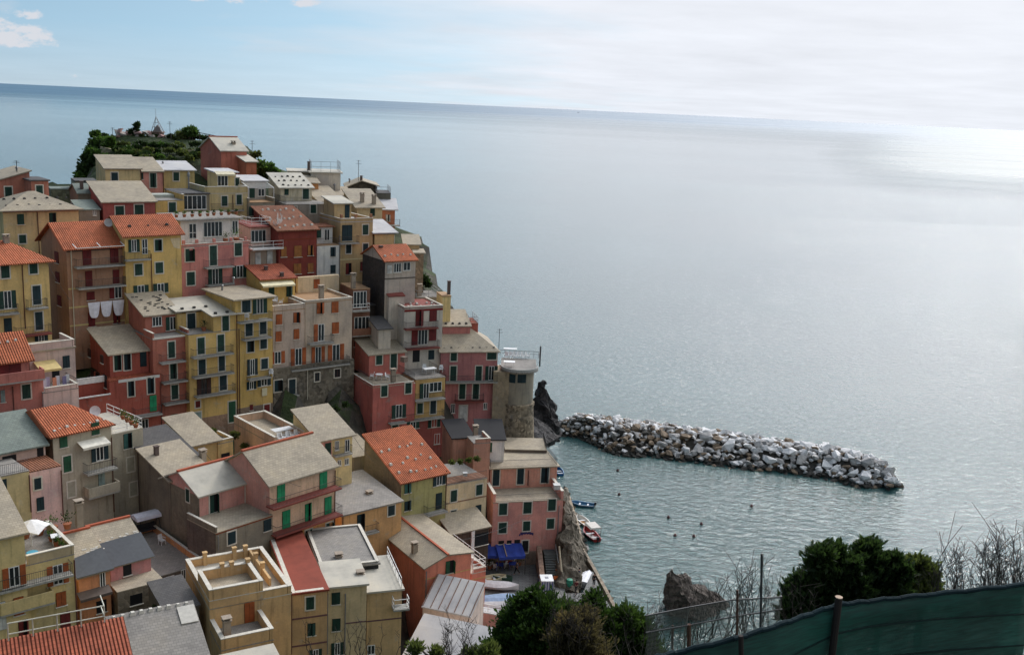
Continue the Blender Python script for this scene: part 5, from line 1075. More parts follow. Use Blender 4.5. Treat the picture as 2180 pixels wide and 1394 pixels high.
crest = [P3(x, y, 3.6) for x, y in ((1192, 880), (1232, 880), (1262, 884), (1300, 888), (1345, 894), (1385, 899), (1430, 905), (1500, 913), (1560, 921), (1620, 929), (1700, 941), (1770, 948), (1835, 964), (1872, 978), (1902, 1002))]
fr_ = [Vector(p) for p in front]; cr_ = [Vector(p) for p in crest]
def interp(L_, t):
    k = t * (len(L_) - 1); i = min(int(k), len(L_) - 2); return L_[i].lerp(L_[i + 1], k - i)
def mound(t, s):
    """t along, s across 0 front waterline .. 1 crest .. 1.6 back"""
    a, b = interp(fr_, t), interp(cr_, t)
    p = a.lerp(b, s); 
    top = 3.6 * (1 if t < .93 else max(.35, 1 - (t - .93) * 8)) * (min(1, .55 + t * 6))
    if s <= .55: p.z = top * (s / .55)
    elif s <= 1.0: p.z = top * (1 - .05 * (s - .55))
    else: p.z = top * (1 - (s - 1) * 1.9)
    return p
V, Fc = [], []; nt, ns = 60, 14
for i in range(nt):
    for j in range(ns):
        p = mound(i / (nt - 1), -.12 + 1.75 * j / (ns - 1)); V.append((p.x, p.y, p.z - .9 + .4 * noise.noise(Vector((p.x * .5, p.y * .5, 0)))))
for i in range(nt - 1):
    for j in range(ns - 1): a = i * ns + j; Fc.append((a, a + 1, a + ns + 1, a + ns))
me = bpy.data.meshes.new('rubble_core'); me.from_pydata(V, [], Fc); me.materials.append(cliff_mat('core_rubble', (.03, .028, .024), (.08, .072, .06), (.16, .15, .13))); o = bpy.data.objects.new('rubble_core', me); COL.objects.link(o)
tag(o, 'dark packed rubble filling the gaps under the breakwater boulders', 'rubble', None, 'stuff')
protos = [boulder_mesh(100 + i) for i in range(14)]
meshes = {k: [] for k in BM}
for k in BM:
    for p_ in protos: c = p_.copy(); c.materials.clear(); c.materials.append(BM[k]); meshes[k].append(c)
LB = {'white': 'pale marble block heaped among many alike on the breakwater', 'grey': 'mid grey boulder heaped among many alike on the breakwater', 'brown': 'ochre brown boulder heaped among many alike on the breakwater', 'dark': 'wet black boulder at the waterline of the breakwater'}
GBN = {'white': 'marble blocks on the breakwater', 'grey': 'grey boulders on the breakwater', 'brown': 'ochre boulders on the breakwater', 'dark': 'wet black boulders at the waterline'}
rb = random.Random(21); placed = []; cnt = 0; rows = 9
cells = []
for tries in range(9000):
    if cnt >= 298: break
    t = rb.random(); s = rb.uniform(-.03, 1.18); p = mound(t, s); r = (rb.uniform(.78, 1.5) if s > .25 else rb.uniform(.6, 1.1)) * (1.0 if s > .15 else .85) * (1.12 if t > .3 else .95)
    if any((p - q).length < (r + w) * .60 for q, w in placed): continue
    placed.append((p, r)); cnt += 1
    x = pix(p)[0]; nz = rb.random()
    if p.z < .7: k = 'dark' if nz < .8 else 'brown'
    elif t > .55: k = 'white' if nz < .74 else 'grey' if nz < .95 else 'brown'
    elif s > .6: k = 'white' if nz < .55 else 'grey' if nz < .8 else 'brown'
    elif t < .22: k = 'white' if nz < .45 else 'grey' if nz < .7 else 'dark'
    else: k = 'brown' if nz < .5 else 'grey' if nz < .78 else 'white' if nz < .9 else 'dark'
    o = bpy.data.objects.new('boulder', rb.choice(meshes[k])); COL.objects.link(o); o.location = p + Vector((0, 0, -.05 if p.z > .6 else -.1)); o.scale = (r, r * rb.uniform(.8, 1.1), r * rb.uniform(.8, 1.15)); o.rotation_euler = (rb.uniform(-.45, .45), rb.uniform(-.45, .45), rb.uniform(0, 6.28))
    tag(o, LB[k], 'boulder', GBN[k])
print('boulders', cnt)
# the small stones between them: past the three hundred largest, one mass
V, Fc, mi = [], [], []; rs = random.Random(5)
for i in range(1250):
    t, s_ = rs.random(), rs.uniform(-.08, 1.3); p = mound(t, s_); r = rs.uniform(.35, .82); pm = protos[rs.randrange(14)]; k0 = len(V); M = Matrix.Rotation(rs.uniform(0, 6.28), 3, 'Z') @ Matrix.Rotation(rs.uniform(-1, 1), 3, 'X')
    k = 3 if p.z < .6 else rs.choice((0, 1, 1, 2, 2) if t < .5 and s_ < .7 else (0, 0, 1, 1, 2)); p = p + Vector((0, 0, -.12))
    for v in pm.vertices: q = M @ v.co * r + p; V.append(tuple(q))
    for f in pm.polygons: Fc.append(tuple(a + k0 for a in f.vertices)); mi.append(k)
me = bpy.data.meshes.new('small_rubble'); me.from_pydata(V, [], Fc); [me.materials.append(BM[k]) for k in ('white', 'grey', 'brown', 'dark')]; me.polygons.foreach_set('material_index', mi)
o = bpy.data.objects.new('small_rubble', me); COL.objects.link(o); tag(o, 'small loose stones packed between the big breakwater boulders', 'rubble', None, 'stuff')
# ================================================================== PLANTS
def leaf_mat(nm, c, rough=.6):
    m, t, b = new_mat(nm); tc = N(t, 'ShaderNodeTexCoord'); n = N(t, 'ShaderNodeTexNoise', i_Scale=1.7, i_Detail=4.0); L(t, tc.outputs['Object'], n.inputs['Vector'])
    wn = N(t, 'ShaderNodeTexWhiteNoise'); L(t, tc.outputs['Object'], wn.inputs['Vector'])
    col = mixc(t, 1.0, c, ramp(t, n.outputs[0], [(.3, (.45, .5, .5)), (.55, 1.0), (.75, (1.7, 1.5, 1.1))]), 'MULTIPLY')
    L(t, col, b.inputs['Base Color']); b.inputs['Roughness'].default_value = rough; b.inputs['Specular IOR Level'].default_value = .25
    tl = N(t, 'ShaderNodeBsdfTranslucent'); L(t, mixc(t, 1.0, col, (1.5, 1.6, .9), 'MULTIPLY'), tl.inputs[0]); mx = N(t, 'ShaderNodeMixShader', i_Fac=.4); L(t, b.outputs[0], mx.inputs[1]); L(t, tl.outputs[0], mx.inputs[2]); L(t, mx.outputs[0], t.nodes['Material Output'].inputs['Surface']); return m
LEAF = {'pine': leaf_mat('pine_needles', (.040, .072, .020)), 'dark': leaf_mat('dark_foliage', (.030, .052, .020)), 'olive': leaf_mat('olive_foliage', (.105, .125, .045)), 'mid': leaf_mat('green_foliage', (.070, .125, .032)), 'brown': leaf_mat('dry_brush', (.115, .090, .060))}
BARK = plain('bark', (.09, .07, .055), .9); TWIG = plain('bare_twig', (.045, .036, .03), .9)
def crown_mesh(clumps, n, size, seed, up=.35, thin=.35):
    """many small leaf faces spread through a set of clumps (x,y,z,r)"""
    rr = random.Random(seed); m = MB(); tot = sum(c[3] ** 2 for c in clumps)
    for (x, y, z, r) in clumps:
        k = max(6, int(n * r * r / tot))
        for _ in range(k):
            d = Vector((rr.gauss(0, 1), rr.gauss(0, 1), rr.gauss(0, 1))).normalized(); q = r * (rr.random() ** .38)
            # lumpy radius
            q *= .82 + .75 * noise.noise(d * 2.3 + Vector((x, y, z)) * 1.3) + .5 * noise.noise(d * 6.5 + Vector((z, y, x)) * 2.1)
            p = Vector((x, y, z)) + Vector((d.x * q, d.y * q, d.z * q * .85))
            ax = (d + Vector((0, 0, up)) + Vector((rr.gauss(0, .5), rr.gauss(0, .5), rr.gauss(0, .5)))).normalized(); s_ = size * rr.uniform(.6, 1.4)
            sd = ax.cross(Vector((rr.gauss(0, 1), rr.gauss(0, 1), rr.gauss(0, 1)))).normalized() * s_ * thin
            a = p - ax * s_ * .5; e = p + ax * s_ * .6
            m.v += [tuple(a - sd * .5), tuple(p + sd), tuple(e), tuple(p - sd)]; i = len(m.v); m.f.append((i - 4, i - 3, i - 2, i - 1))
    return m
def tree(name, label, cat, base, clumps, n, size, lf, seed, group=None, trunk_r=.12, branches=True, thin=.35, up=.35):
    o = empty(name, base, 0, label, cat, group)
    if branches:
        t = MB(); z0 = -.4; rr = random.Random(seed)
        cx = sum(c[0] for c in clumps) / len(clumps); cy = sum(c[1] for c in clumps) / len(clumps); zl = min(c[2] - c[3] * .5 for c in clumps); fork = (cx * .4, cy * .4, max(.3, zl * .6))
        t.tube((0, 0, z0), fork, trunk_r, 7, trunk_r * .7)
        for (x, y, z, r) in clumps:
            mid = Vector(fork).lerp(Vector((x, y, z)), .5) + Vector((rr.uniform(-.15, .15) * r, rr.uniform(-.15, .15) * r, 0))
            t.tube(fork, mid, trunk_r * .5, 5, trunk_r * .35); t.tube(mid, (x, y, z + r * .5), trunk_r * .35, 5, trunk_r * .1)
        t.build('trunk', BARK, o, fix=False)
    crown_mesh(clumps, n, size, seed, up, thin).build('crown' if branches else 'foliage', LEAF[lf], o, fix=False)
    return o
def ptree(name, label, cat, px, pybase, Y, blobs, n, size, lf, seed, group=None, tr=.12, **kw):
    """blobs in photo pixels: (px, py, r_px)"""
    b = at_y(px, pybase, Y); f = F / (Y * 1.02); cl = []
    rr = random.Random(seed)
    for (x, y, r) in blobs:
        p = at_y(x, y, Y + rr.uniform(-.6, .6) * r / f); cl.append((p.x - b.x, p.y - b.y, p.z - b.z, r / f))
    return tree(name, label, cat, b, cl, n, size, lf, seed, group, tr, **kw)
# headland trees and scrub
ptree('umbrella_pine', 'flat-topped pine leaning out over the left edge of the headland cliff', 'tree', 205, 322, 194, [(198, 286, 7), (207, 284, 8), (203, 290, 6)], 900, .5, 'mid', 1)
ptree('bushy_tree', 'dark round tree just right of the leaning pine on the headland', 'tree', 220, 318, 194, [(222, 292, 9), (216, 300, 8), (226, 302, 8)], 1100, .5, 'dark', 2)
ptree('conifer', 'slim conifer rising behind the rubble on the headland top', 'tree', 292, 290, 199, [(291, 266, 7), (289, 274, 6), (280, 280, 7), (292, 278, 5)], 1000, .45, 'dark', 3)
ptree('dome_tree', 'dome-crowned tree by the pergola rail on the headland', 'tree', 404, 292, 198, [(398, 280, 10), (407, 278, 11), (414, 283, 8)], 1500, .5, 'mid', 4)
ptree('palm', 'spiky low palm left of the dome-crowned tree on the headland', 'palm', 388, 292, 197, [(384, 288, 8)], 260, 1.2, 'olive', 5, thin=.12)
GRN = [(230, 308, 14), (262, 306, 15), (300, 305, 16), (340, 308, 16), (380, 308, 16), (415, 306, 14), (250, 318, 12), (290, 322, 14), (330, 322, 14), (370, 320, 14), (405, 322, 13)]
for i, (x, y, r) in enumerate(GRN):
    ptree('terrace_shrub', 'green shrub on the terraced top of the headland', 'shrub', x, y + 6, 188, [(x, y, r * .42), (x + r * .6, y + 2, r * .36), (x - r * .6, y + 1, r * .36)], 420, .4, ('mid', 'olive', 'dark')[i % 3], 30 + i, 'shrubs on the headland terraces', branches=False)
for i, (x, y, r) in enumerate([(205, 325, 16), (196, 345, 17), (186, 365, 16), (178, 385, 15), (212, 350, 16), (205, 375, 15), (225, 335, 13)]):
    ptree('cliff_shrub', 'dark green scrub clinging to the left face of the headland cliff', 'shrub', x, y + 5, 186 if i < 5 else 182, [(x, y, r * .6), (x + 6, y + 6, r * .5), (x - 5, y + 7, r * .45)], 900, .5, 'dark' if i % 2 else 'mid', 50 + i, 'scrub on the headland cliff face', branches=False)
for i, (x, y, r) in enumerate([(400, 335, 12), (370, 342, 10), (425, 330, 10), (345, 345, 9), (300, 338, 8), (255, 334, 8)]):
    ptree('wall_shrub', 'dark shrub on the lower headland slope above the cottages', 'shrub', x, y + 6, 178, [(x, y, r * .6), (x + 7, y + 2, r * .45)], 500, .4, 'dark' if i % 2 else 'olive', 70 + i, 'shrubs on the lower headland slope', branches=False)
ptree('seaside_bush', 'broad leafy bush sloping down to the sea right of the tall salmon house', 'bush', 575, 385, 176, [(556, 352, 12), (570, 360, 14), (584, 366, 12), (596, 376, 10), (560, 370, 14), (578, 378, 13)], 3200, .55, 'mid', 90)
ptree('seaside_bush', 'small round bush on the ridge just behind the orange annexe', 'bush', 542, 345, 182, [(540, 330, 8), (549, 328, 7)], 700, .4, 'olive', 91)
ptree('cliff_bush', 'green bush below the seaside cottage right of the patched grey house', 'bush', 900, 618, 150, [(896, 590, 10), (905, 598, 10), (893, 604, 10), (912, 606, 7), (888, 578, 6)], 1500, .4, 'dark', 92)
ptree('cliff_bush', 'scruffy bush on the rock wall under the yellow balcony houses', 'bush', 470, 945, 112, [(452, 918, 9), (500, 925, 10), (520, 950, 9)], 900, .3, 'olive', 93, branches=False)
ptree('garden_hedge', 'green hedge strip at the foot of the rubble stone basement', 'hedge', 690, 895, 122, [(640, 892, 8), (665, 886, 8), (690, 884, 9), (715, 870, 9), (735, 860, 8)], 1500, .28, 'dark', 94, branches=False)
ptree('garden_hedge', 'reddish green hedge on the wall between the olive house and the pink stair block', 'hedge', 990, 992, 120, [(962, 984, 7), (980, 982, 7), (998, 979, 7), (1015, 976, 7)], 1200, .25, 'olive', 95, branches=False)
ptree('garden_bush', 'dark bush in the rubble yard beside the tin-roofed shed', 'bush', 335, 1310, 78, [(335, 1295, 11), (345, 1300, 9)], 900, .16, 'dark', 96)
rr_ = random.Random(12)
for i in range(34):
    x = 212 + 235 * (i + rr_.random()) / 34; y = 288 + rr_.uniform(0, 8) + abs(x - 320) * .015
    ptree('skyline_shrub', 'small shrub in the scrub along the headland crest', 'shrub', x, y + 5, 199, [(x, y, rr_.uniform(3.5, 6.5)), (x + 5, y + 2, 4), (x - 4, y + 2, 4)], 240, .42, rr_.choice(('mid', 'olive', 'dark', 'brown')), 600 + i, 'shrubs along the headland crest', branches=False)
for i in range(26):
    x = 225 + 210 * rr_.random(); y = 306 + rr_.uniform(0, 34)
    ptree('slope_shrub', 'loose shrub on the upper slope of the headland', 'shrub', x, y + 5, 188 - (y - 306) * .25, [(x, y, rr_.uniform(5, 8)), (x + 8, y + 1, 5), (x - 7, y + 2, 5)], 330, .42, rr_.choice(('mid', 'olive', 'olive', 'dark')), 700 + i, 'shrubs on the upper headland slope', branches=False)
for i, (x, y, r) in enumerate(((200, 305, 11), (212, 300, 11), (224, 308, 11), (192, 322, 12), (186, 338, 12), (235, 298, 8), (176, 356, 12), (170, 376, 12))):
    ptree('cliff_tree', 'bushy low tree massed on the left shoulder of the headland', 'tree', x, y + 8, 192 - i, [(x, y, r), (x + 6, y + 5, r * .8), (x - 4, y + 6, r * .8)], 1100, .5, ('dark', 'mid')[i % 2], 800 + i, 'low trees on the left shoulder of the headland')
# monument, rails, rubble on the headland
def things_headland():
    b = at_y(336, 298, 200); o = empty('chapel_frame', b, 0, 'small arched shrine under a pointed pole frame on the headland', 'shrine')
    o.scale = (.62, .62, .62)
    m = MB(); m.box(-1.6, 1.6, -1.2, 1.2, -.5, 2.2); m.box(-1.9, 1.9, -1.5, 1.5, 2.2, 2.5); m.build('base', wall_mat((110, 92, 86), .7), o)
    m = MB(); m.box(-.5, .5, -1.24, -1.15, 0, 1.7); m.build('niche_shade', plain('opening_shade', (0.01, 0.01, 0.012), 0.6), o)  # flat black panel gives the shade of a recess; the base is solid
    m = MB(); top = (-.4, 0, 7.0)
    for x, y in ((-1.5, -1.2), (1.5, -1.2), (1.5, 1.2), (-1.5, 1.2)): m.tube((x, y, 2.5), top, .12, 4, .06)
    for k in (.3, .6): 
        q = [(x * (1 - k) + top[0] * k, y * (1 - k), 2.5 + 4.5 * k) for x, y in ((-1.5, -1.2), (1.5, -1.2), (1.5, 1.2), (-1.5, 1.2))]
        for i in range(4): m.tube(q[i], q[(i + 1) % 4], .07, 4)
    m.tube(top, (-.5, 0, 9.6), .06, 4, .03); m.prism([(-1.5, 2.5), (1.5, 2.5), (0, 4.6)], 'y', -.3, .3); m.build('spire_frame', plain('weathered_wood', (.25, .225, .215), .9), o)
    o = empty('pergola_rail', at_y(370, 292, 198), 0, 'long thin pergola rail along the headland top right of the shrine', 'pergola'); m = MB()
    pts = [at_y(x, y, 198) - at_y(370, 292, 198) for x, y in ((364, 287), (384, 288), (410, 286), (425, 283), (445, 287), (464, 291))]
    for a, c in zip(pts, pts[1:]): m.tube(a, c, .09, 4)
    m.build('rail', plain('dark_wood', (.07, .06, .05), .9), o)
    for a in pts: q = MB(); q.tube(a, a - Vector((0, 0, 1.6)), .08, 4); q.build('post', plain('dark_wood', (.07, .06, .05), .9), o)
    rr = random.Random(5); PM = [plain('pale_rubble', (.42, .36, .32), .9), plain('pink_rubble', (.36, .22, .20), .9)]
    spots = [(250, 284), (257, 279), (262, 286), (270, 284), (286, 286), (295, 282), (300, 286), (305, 283), (312, 287), (318, 284), (326, 290), (345, 290), (352, 293), (343, 297), (352, 300), (254, 290), (290, 290), (280, 292)]
    for i, (x, y) in enumerate(spots):
        me = hull([Vector((rr.uniform(-1, 1), rr.uniform(-1, 1), rr.uniform(-.8, .9))) for _ in range(12)], 200 + i, .1, 1.0, 1); me.materials.append(PM[i % 2])
        q = bpy.data.objects.new('ruin_stone', me); COL.objects.link(q); q.location = at_y(x, y, 199); r = rr.uniform(.5, 1.0); q.scale = (r, r, r * rr.uniform(.6, 1.4))
        tag(q, 'pale ruin stone among others on the headland top around the shrine', 'stone', 'ruin stones on the headland top')
    for i, (pts_, Y, lab) in enumerate(((((214, 312), (240, 318), (280, 328), (310, 334)), 189, 'sloping dry-stone path wall down the left of the headland'), (((394, 320), (430, 320)), 185, 'short pale terrace wall near the tall salmon house'), (((270, 309), (345, 309)), 190, 'thin pale terrace wall under the shrine'), (((160, 390), (205, 384)), 162, 'broken wall by the ruined stone cottage'))):
        m = MB(); P = [at_y(x, y, Y) for x, y in pts_]; P = [p - P[0] for p in P]
        for a, c in zip(P, P[1:]): m.hexa([(a.x, a.y - .3, a.z - 1.2), (c.x, c.y - .3, c.z - 1.2), (c.x, c.y + .3, c.z - 1.2), (a.x, a.y + .3, a.z - 1.2)], [(a.x, a.y - .3, a.z), (c.x, c.y - .3, c.z), (c.x, c.y + .3, c.z), (a.x, a.y + .3, a.z)])
        q = m.build('dry_stone_wall', wall_mat((150, 142, 118), .8)); q.location = at_y(*pts_[0], Y); tag(q, lab, 'wall')
things_headland()
# ================================================================== SMALL THINGS ON THE TERRACES
WPL = plain('white_plastic', (.75, .75, .74), .45)
def local(h, px, py, z, b=None):
    """point where the pixel ray meets the house-local height z"""
    return at_z(px, py, h.zb + z)
def chair(p, rz, label, group, s=1.0):
    o = empty('garden_chair', p, rz, label, 'chair', group)
    m = MB(); m.box(-.25, .25, -.25, .25, .40, .45); m.build('seat', WPL, o); m = MB(); m.hexa([(-.25, .22, .45), (.25, .22, .45), (.25, .26, .45), (-.25, .26, .45)], [(-.22, .32, .95), (.22, .32, .95), (.22, .36, .95), (-.22, .36, .95)]); m.build('backrest', WPL, o)
    for x in (-.22, .22):
        for y in (-.22, .22): m = MB(); m.tube((x, y, .4), (x * 1.1, y * 1.1, 0), .03, 4); m.build('leg', WPL, o)
    for x in (-.27, .27): m = MB(); m.box(x - .03, x + .03, -.2, .25, .62, .66); m.build('armrest', WPL, o)
    return o
def table(p, label, w=.7, d=.45, mt=None, rnd=False, rz=0):
    o = empty('table', p, rz, label, 'table'); m = MB(); mt = mt or WPL
    if rnd: m.lathe([(w, .70), (w, .75)], 16)
    else: m.box(-w, w, -d, d, .70, .75)
    m.build('table_top', mt, o)
    for x in (-.7, .7):
        for y in (-.7, .7): m = MB(); m.tube((x * w, y * d, .7), (x * w, y * d, 0), .03, 4); m.build('leg', mt, o)
    return o
z = YA.h
p = at_y(524, 652, 1)
yb = YB.W3(*[1.2, -.6], YB.on(524, 684, -1)[1] - YB.zb); chair(yb, YB.th + 2.6, 'white plastic chair on the top balcony of the yellow house', None)
chair(YB.W3(YB.L - .5, -.5, YB.on(563, 806, -1)[1] - YB.zb), YB.th - .6, 'white plastic chair on the middle balcony above the cloth of the yellow house', None)
bz = BEL.h + .1; bp_ = BEL.W3(1.4, 3.2, bz); table(bp_, 'white table on the patio above the left beige house', .5, .4, rz=.6); 
for dx, dy, r_ in ((-1.0, 0, 1.2), (1.0, .2, -1.4), (.2, .9, 0)): chair(bp_ + Vector((dx, dy, 0)), r_, 'white plastic chair round the patio table above the left beige house', 'chairs round the beige house patio table')
t_ = RR.W3(2.3, 3.2, RR.h + .1); table(t_, 'small round white table on the beige terrace of the rose red house', .5, .4, rnd=True)
for dx in (-1.0, 1.1): chair(t_ + Vector((dx, .1, 0)), 1.4 if dx > 0 else -1.4, 'white chair at the round table on the rose red house terrace', 'chairs on the rose red house terrace')
t_ = OC.W3(3.0, 2.2, OC.h + .1); table(t_, 'white rectangular table on the terrace above the ochre balconies', .9, .5, rz=OC.th)
for dx in (-.8, 1.5): chair(t_ + Vector((dx, 1.0, 0)), 0, 'white chair beside the rectangular table above the ochre balconies', 'chairs on the ochre house terrace')
t_ = at_z(601, 926, TT.zb + TT.h + .1); table(t_, 'long white oval table on the walled beige roof terrace', 1.2, .6, rnd=False, rz=TT.th)
for i in range(5): chair(at_z(596 + i * 9, 940 - i * 2, TT.zb + TT.h + .1), TT.th + (i % 2), 'dark-shadowed white chair by the oval table on the walled terrace', 'chairs on the walled beige terrace')
tz = zbase - 6 + Hh + .2
for i in range(6):
    p = at_z(1078 + i * 9, 763, tz); o = chair(p, .2 * i, 'terrace chair in the row on top of the round tower', 'chairs on the round tower')
table(at_z(1084, 780, tz), 'white table on the round tower terrace near its left edge', .8, .5)
table(at_z(1086, 752, tz), 'white table at the back left of the round tower terrace', 1.0, .4)
# flower pots
POT = plain('terracotta_pot', (.34, .12, .06), .8)
def pot(p, label, group, s=.3, lf='mid', seed=0, hgt=.6):
    o = empty('potted_plant', p, 0, label, 'potted plant', group); m = MB(); m.lathe([(s * .6, 0), (s * .9, s * 1.1), (s * .95, s * 1.25)], 8); m.build('pot', POT, o)
    crown_mesh([(0, 0, s * 1.2 + hgt * .5, hgt * .6)], 60, .16, seed).build('foliage', LEAF[lf], o, fix=False)
for i in range(9):
    a = .4 + i * (PINKT.L - .8) / 8; pot(PINKT.W3(a + .2, 2.8 if i > 4 else 2.4, PINKT.uz + .45), 'terracotta potted plant in the row over the white glazed attic', 'pots over the white glazed attic', .28, ('mid', 'olive', 'dark')[i % 3], 300 + i, .5)
pot(PINKT.W3(PINKT.L - 1.1, 1.2, PINKT.h + .1), 'big leafy plant at the right end of the pink house terrace', None, .45, 'mid', 320, 1.5); pot(PINKT.W3(PINKT.L - 2.6, 1.3, PINKT.h + .1), 'medium bush in a pot in front of the white attic wall', None, .4, 'olive', 321, 1.0)
pot(YA.W3(2.4, 1.0, YA.h + .1), 'dark bushy plant on the corner patio of the pale-roofed yellow house', None, .35, 'dark', 322, 1.0)
for i in range(5): pot(PT.W3(.6 + i * 1.1, 5.2, PT.h + .1), 'leafy plant in the row at the back of the lower left plant terrace', 'plants at the back of the plant terrace', .4, ('dark', 'mid')[i % 2], 330 + i, 1.2)
for i in range(3): pot(PT.W3(PT.L - .6, 1.0 + i * 1.2, PT.h + .1), 'small plant along the right parapet of the lower left plant terrace', 'plants along the parapet of the plant terrace', .3, 'mid', 340 + i, .6)
pot(GH.W3(1, 1, 0), '', None) if 0 else None
e_ = GH
for i in range(4): pot(at_z(262 + i * 9, 892 + i * 6, GH.zb + GH.h), 'plant along the railed roof garden of the grey house', 'plants on the railed roof garden', .3, 'olive', 350 + i, .7)
for i in range(3): pot(at_z(205 + i * 14, 994 - i * 4, GH.on(220, 1003, -1)[1] + .02), 'flowering plant on the grey house balcony under the awning', 'flowers on the grey house balcony', .22, 'mid', 360 + i, .4)
# folded white parasols
def parasol(p, label, s=1.0):
    o = empty('parasol', p, 0, label, 'parasol'); m = MB(); m.tube((0, 0, 0), (0, 0, 2.2 * s), .04, 5); m.build('pole', WPL, o)
    m = MB(); n = 8; rim = [((1.2 + .35 * (i % 2)) * s * math.cos(i * .785), (1.2 + .35 * (i % 2)) * s * math.sin(i * .785), (1.75 - .25 * (i % 2)) * s) for i in range(n)]
    m.add([(0, 0, 2.25 * s)] + rim + [(x, y, z - .06) for x, y, z in rim] + [(0, 0, 2.15 * s)], [(0, 1 + i, 1 + (i + 1) % n) for i in range(n)] + [(2 * n + 1, n + 1 + (i + 1) % n, n + 1 + i) for i in range(n)] + [(1 + i, n + 1 + i, n + 1 + (i + 1) % n, 1 + (i + 1) % n) for i in range(n)])
    m.build('canopy', plain('parasol_cloth', (.72, .71, .70), .8), o)
parasol(PT.W3(1.6, 3.4, PT.h + .1), 'crumpled white parasol on the lower left plant terrace')
table(PT.W3(3.3, 2.6, PT.h + .1), 'small pale table on the lower left plant terrace', .45, .45, rz=.5)
m = MB(); m.lathe([(.35, 0), (.45, .35), (.42, .38)], 14); o = m.build('basin', plain('blue_plastic', (.08, .32, .45), .5)); o.location = PT.W3(1.0, 1.3, PT.h + .1); tag(o, 'light blue plastic basin on the lower left plant terrace', 'basin')
# swing seat with white canopy on the grey terrace
o = empty('swing_seat', at_z(312, 1138, FT.zb + FT.h + .1), FT.th, 'white canopied swing seat on the grey orange-walled roof terrace', 'swing seat')
m = MB(); m.prism([(-.8, 1.9), (-.7, 2.2), (0, 2.35), (.7, 2.2), (.8, 1.9)], 'x', -1.25, 1.25); m.build('canopy', plain('canopy_lilac_white', (.68, .67, .74), .8), o)
for x in (-1.2, 1.2): m = MB(); m.tube((x, 0, 2.0), (x, -.9, 0), .04, 4); m.tube((x, 0, 2.0), (x, .9, 0), .04, 4); m.build('frame', iron(), o)
m = MB(); m.box(-1.0, 1.0, -.3, .3, .5, .62); m.box(-1.0, 1.0, .28, .36, .62, 1.1); m.build('seat', plain('dark_cushion', (.03, .03, .035), .8), o)
chair(at_z(345, 1158, FT.zb + FT.h + .1), 1, 'dark folding chair in front of the swing seat', None)
# laundry
hb = BROWN; a0, z0 = hb.on(187, 645, -.6); a1, _ = hb.on(265, 640, -.6); z0 -= hb.zb
for i in range(3):
    w = (a1 - a0) / 3; x0 = a0 + w * i + .03; x1 = x0 + w - .06; m = MB(); nn = 8; top, bot = [], []
    for j in range(nn + 1):
        u_ = j / nn; x = x0 + (x1 - x0) * u_; top.append((x, -.6, z0)); bot.append((x, -.6 + .06 * math.sin(u_ * 9), z0 - 1.75 * (1 - abs(2 * u_ - 1) ** 5) - .12))
    m.add(top + bot + [(x, y + .03, z) for x, y, z in top + bot], [(j, j + 1, nn + 2 + j, nn + 1 + j) for j in range(nn)] + [(2 * nn + 2 + j, 3 * nn + 3 + j, 3 * nn + 4 + j, 2 * nn + 3 + j) for j in range(nn)] + [(nn + 1 + j, nn + 2 + j, 3 * nn + 4 + j, 3 * nn + 3 + j) for j in range(nn)])
    o = m.build('hanging_sheet', plain('white_linen', (.72, .72, .78), .85)); o.location = hb.O; o.rotation_euler = (0, 0, hb.th); tag(o, ('leftmost', 'middle', 'rightmost')[i] + ' of the three white sheets drying on the brown house', 'sheet', 'white sheets drying on the brown house')
rr = random.Random(9)
for i in range(6):
    p = WSH.W3(.6 + i * .5, 1.2 + (i % 2) * .5, WSH.h + 1.0); m = MB(); m.box(-.2, .2, -.02, .02, -.9, .2); c = ((.6, .58, .66), (.5, .45, .6), (.62, .25, .15), (.65, .65, .7), (.2, .18, .3), (.6, .6, .6))[i]
    o = m.build('garment', plain('cloth_%d' % i, c, .85)); o.location = p; o.rotation_euler = (0, 0, WSH.th); tag(o, ('white shirt', 'lilac cloth', 'rust towel', 'pale sheet', 'dark trousers', 'grey towel')[i] + ' drying on the washing terrace of the pale pink house', 'laundry', 'washing on the pale pink house terrace')
m = MB(); m.box(-.35, .35, -.03, .03, -.5, .5); o = m.build('hanging_cloth', plain('cream_cloth', (.6, .55, .38), .85)); a, z_ = YB.on(563, 834, -.15); o.location = YB.W3(a, -.15, z_ - YB.zb); o.rotation_euler = (0, 0, YB.th); tag(o, 'cream cloth hanging below the middle balcony of the yellow house', 'cloth')
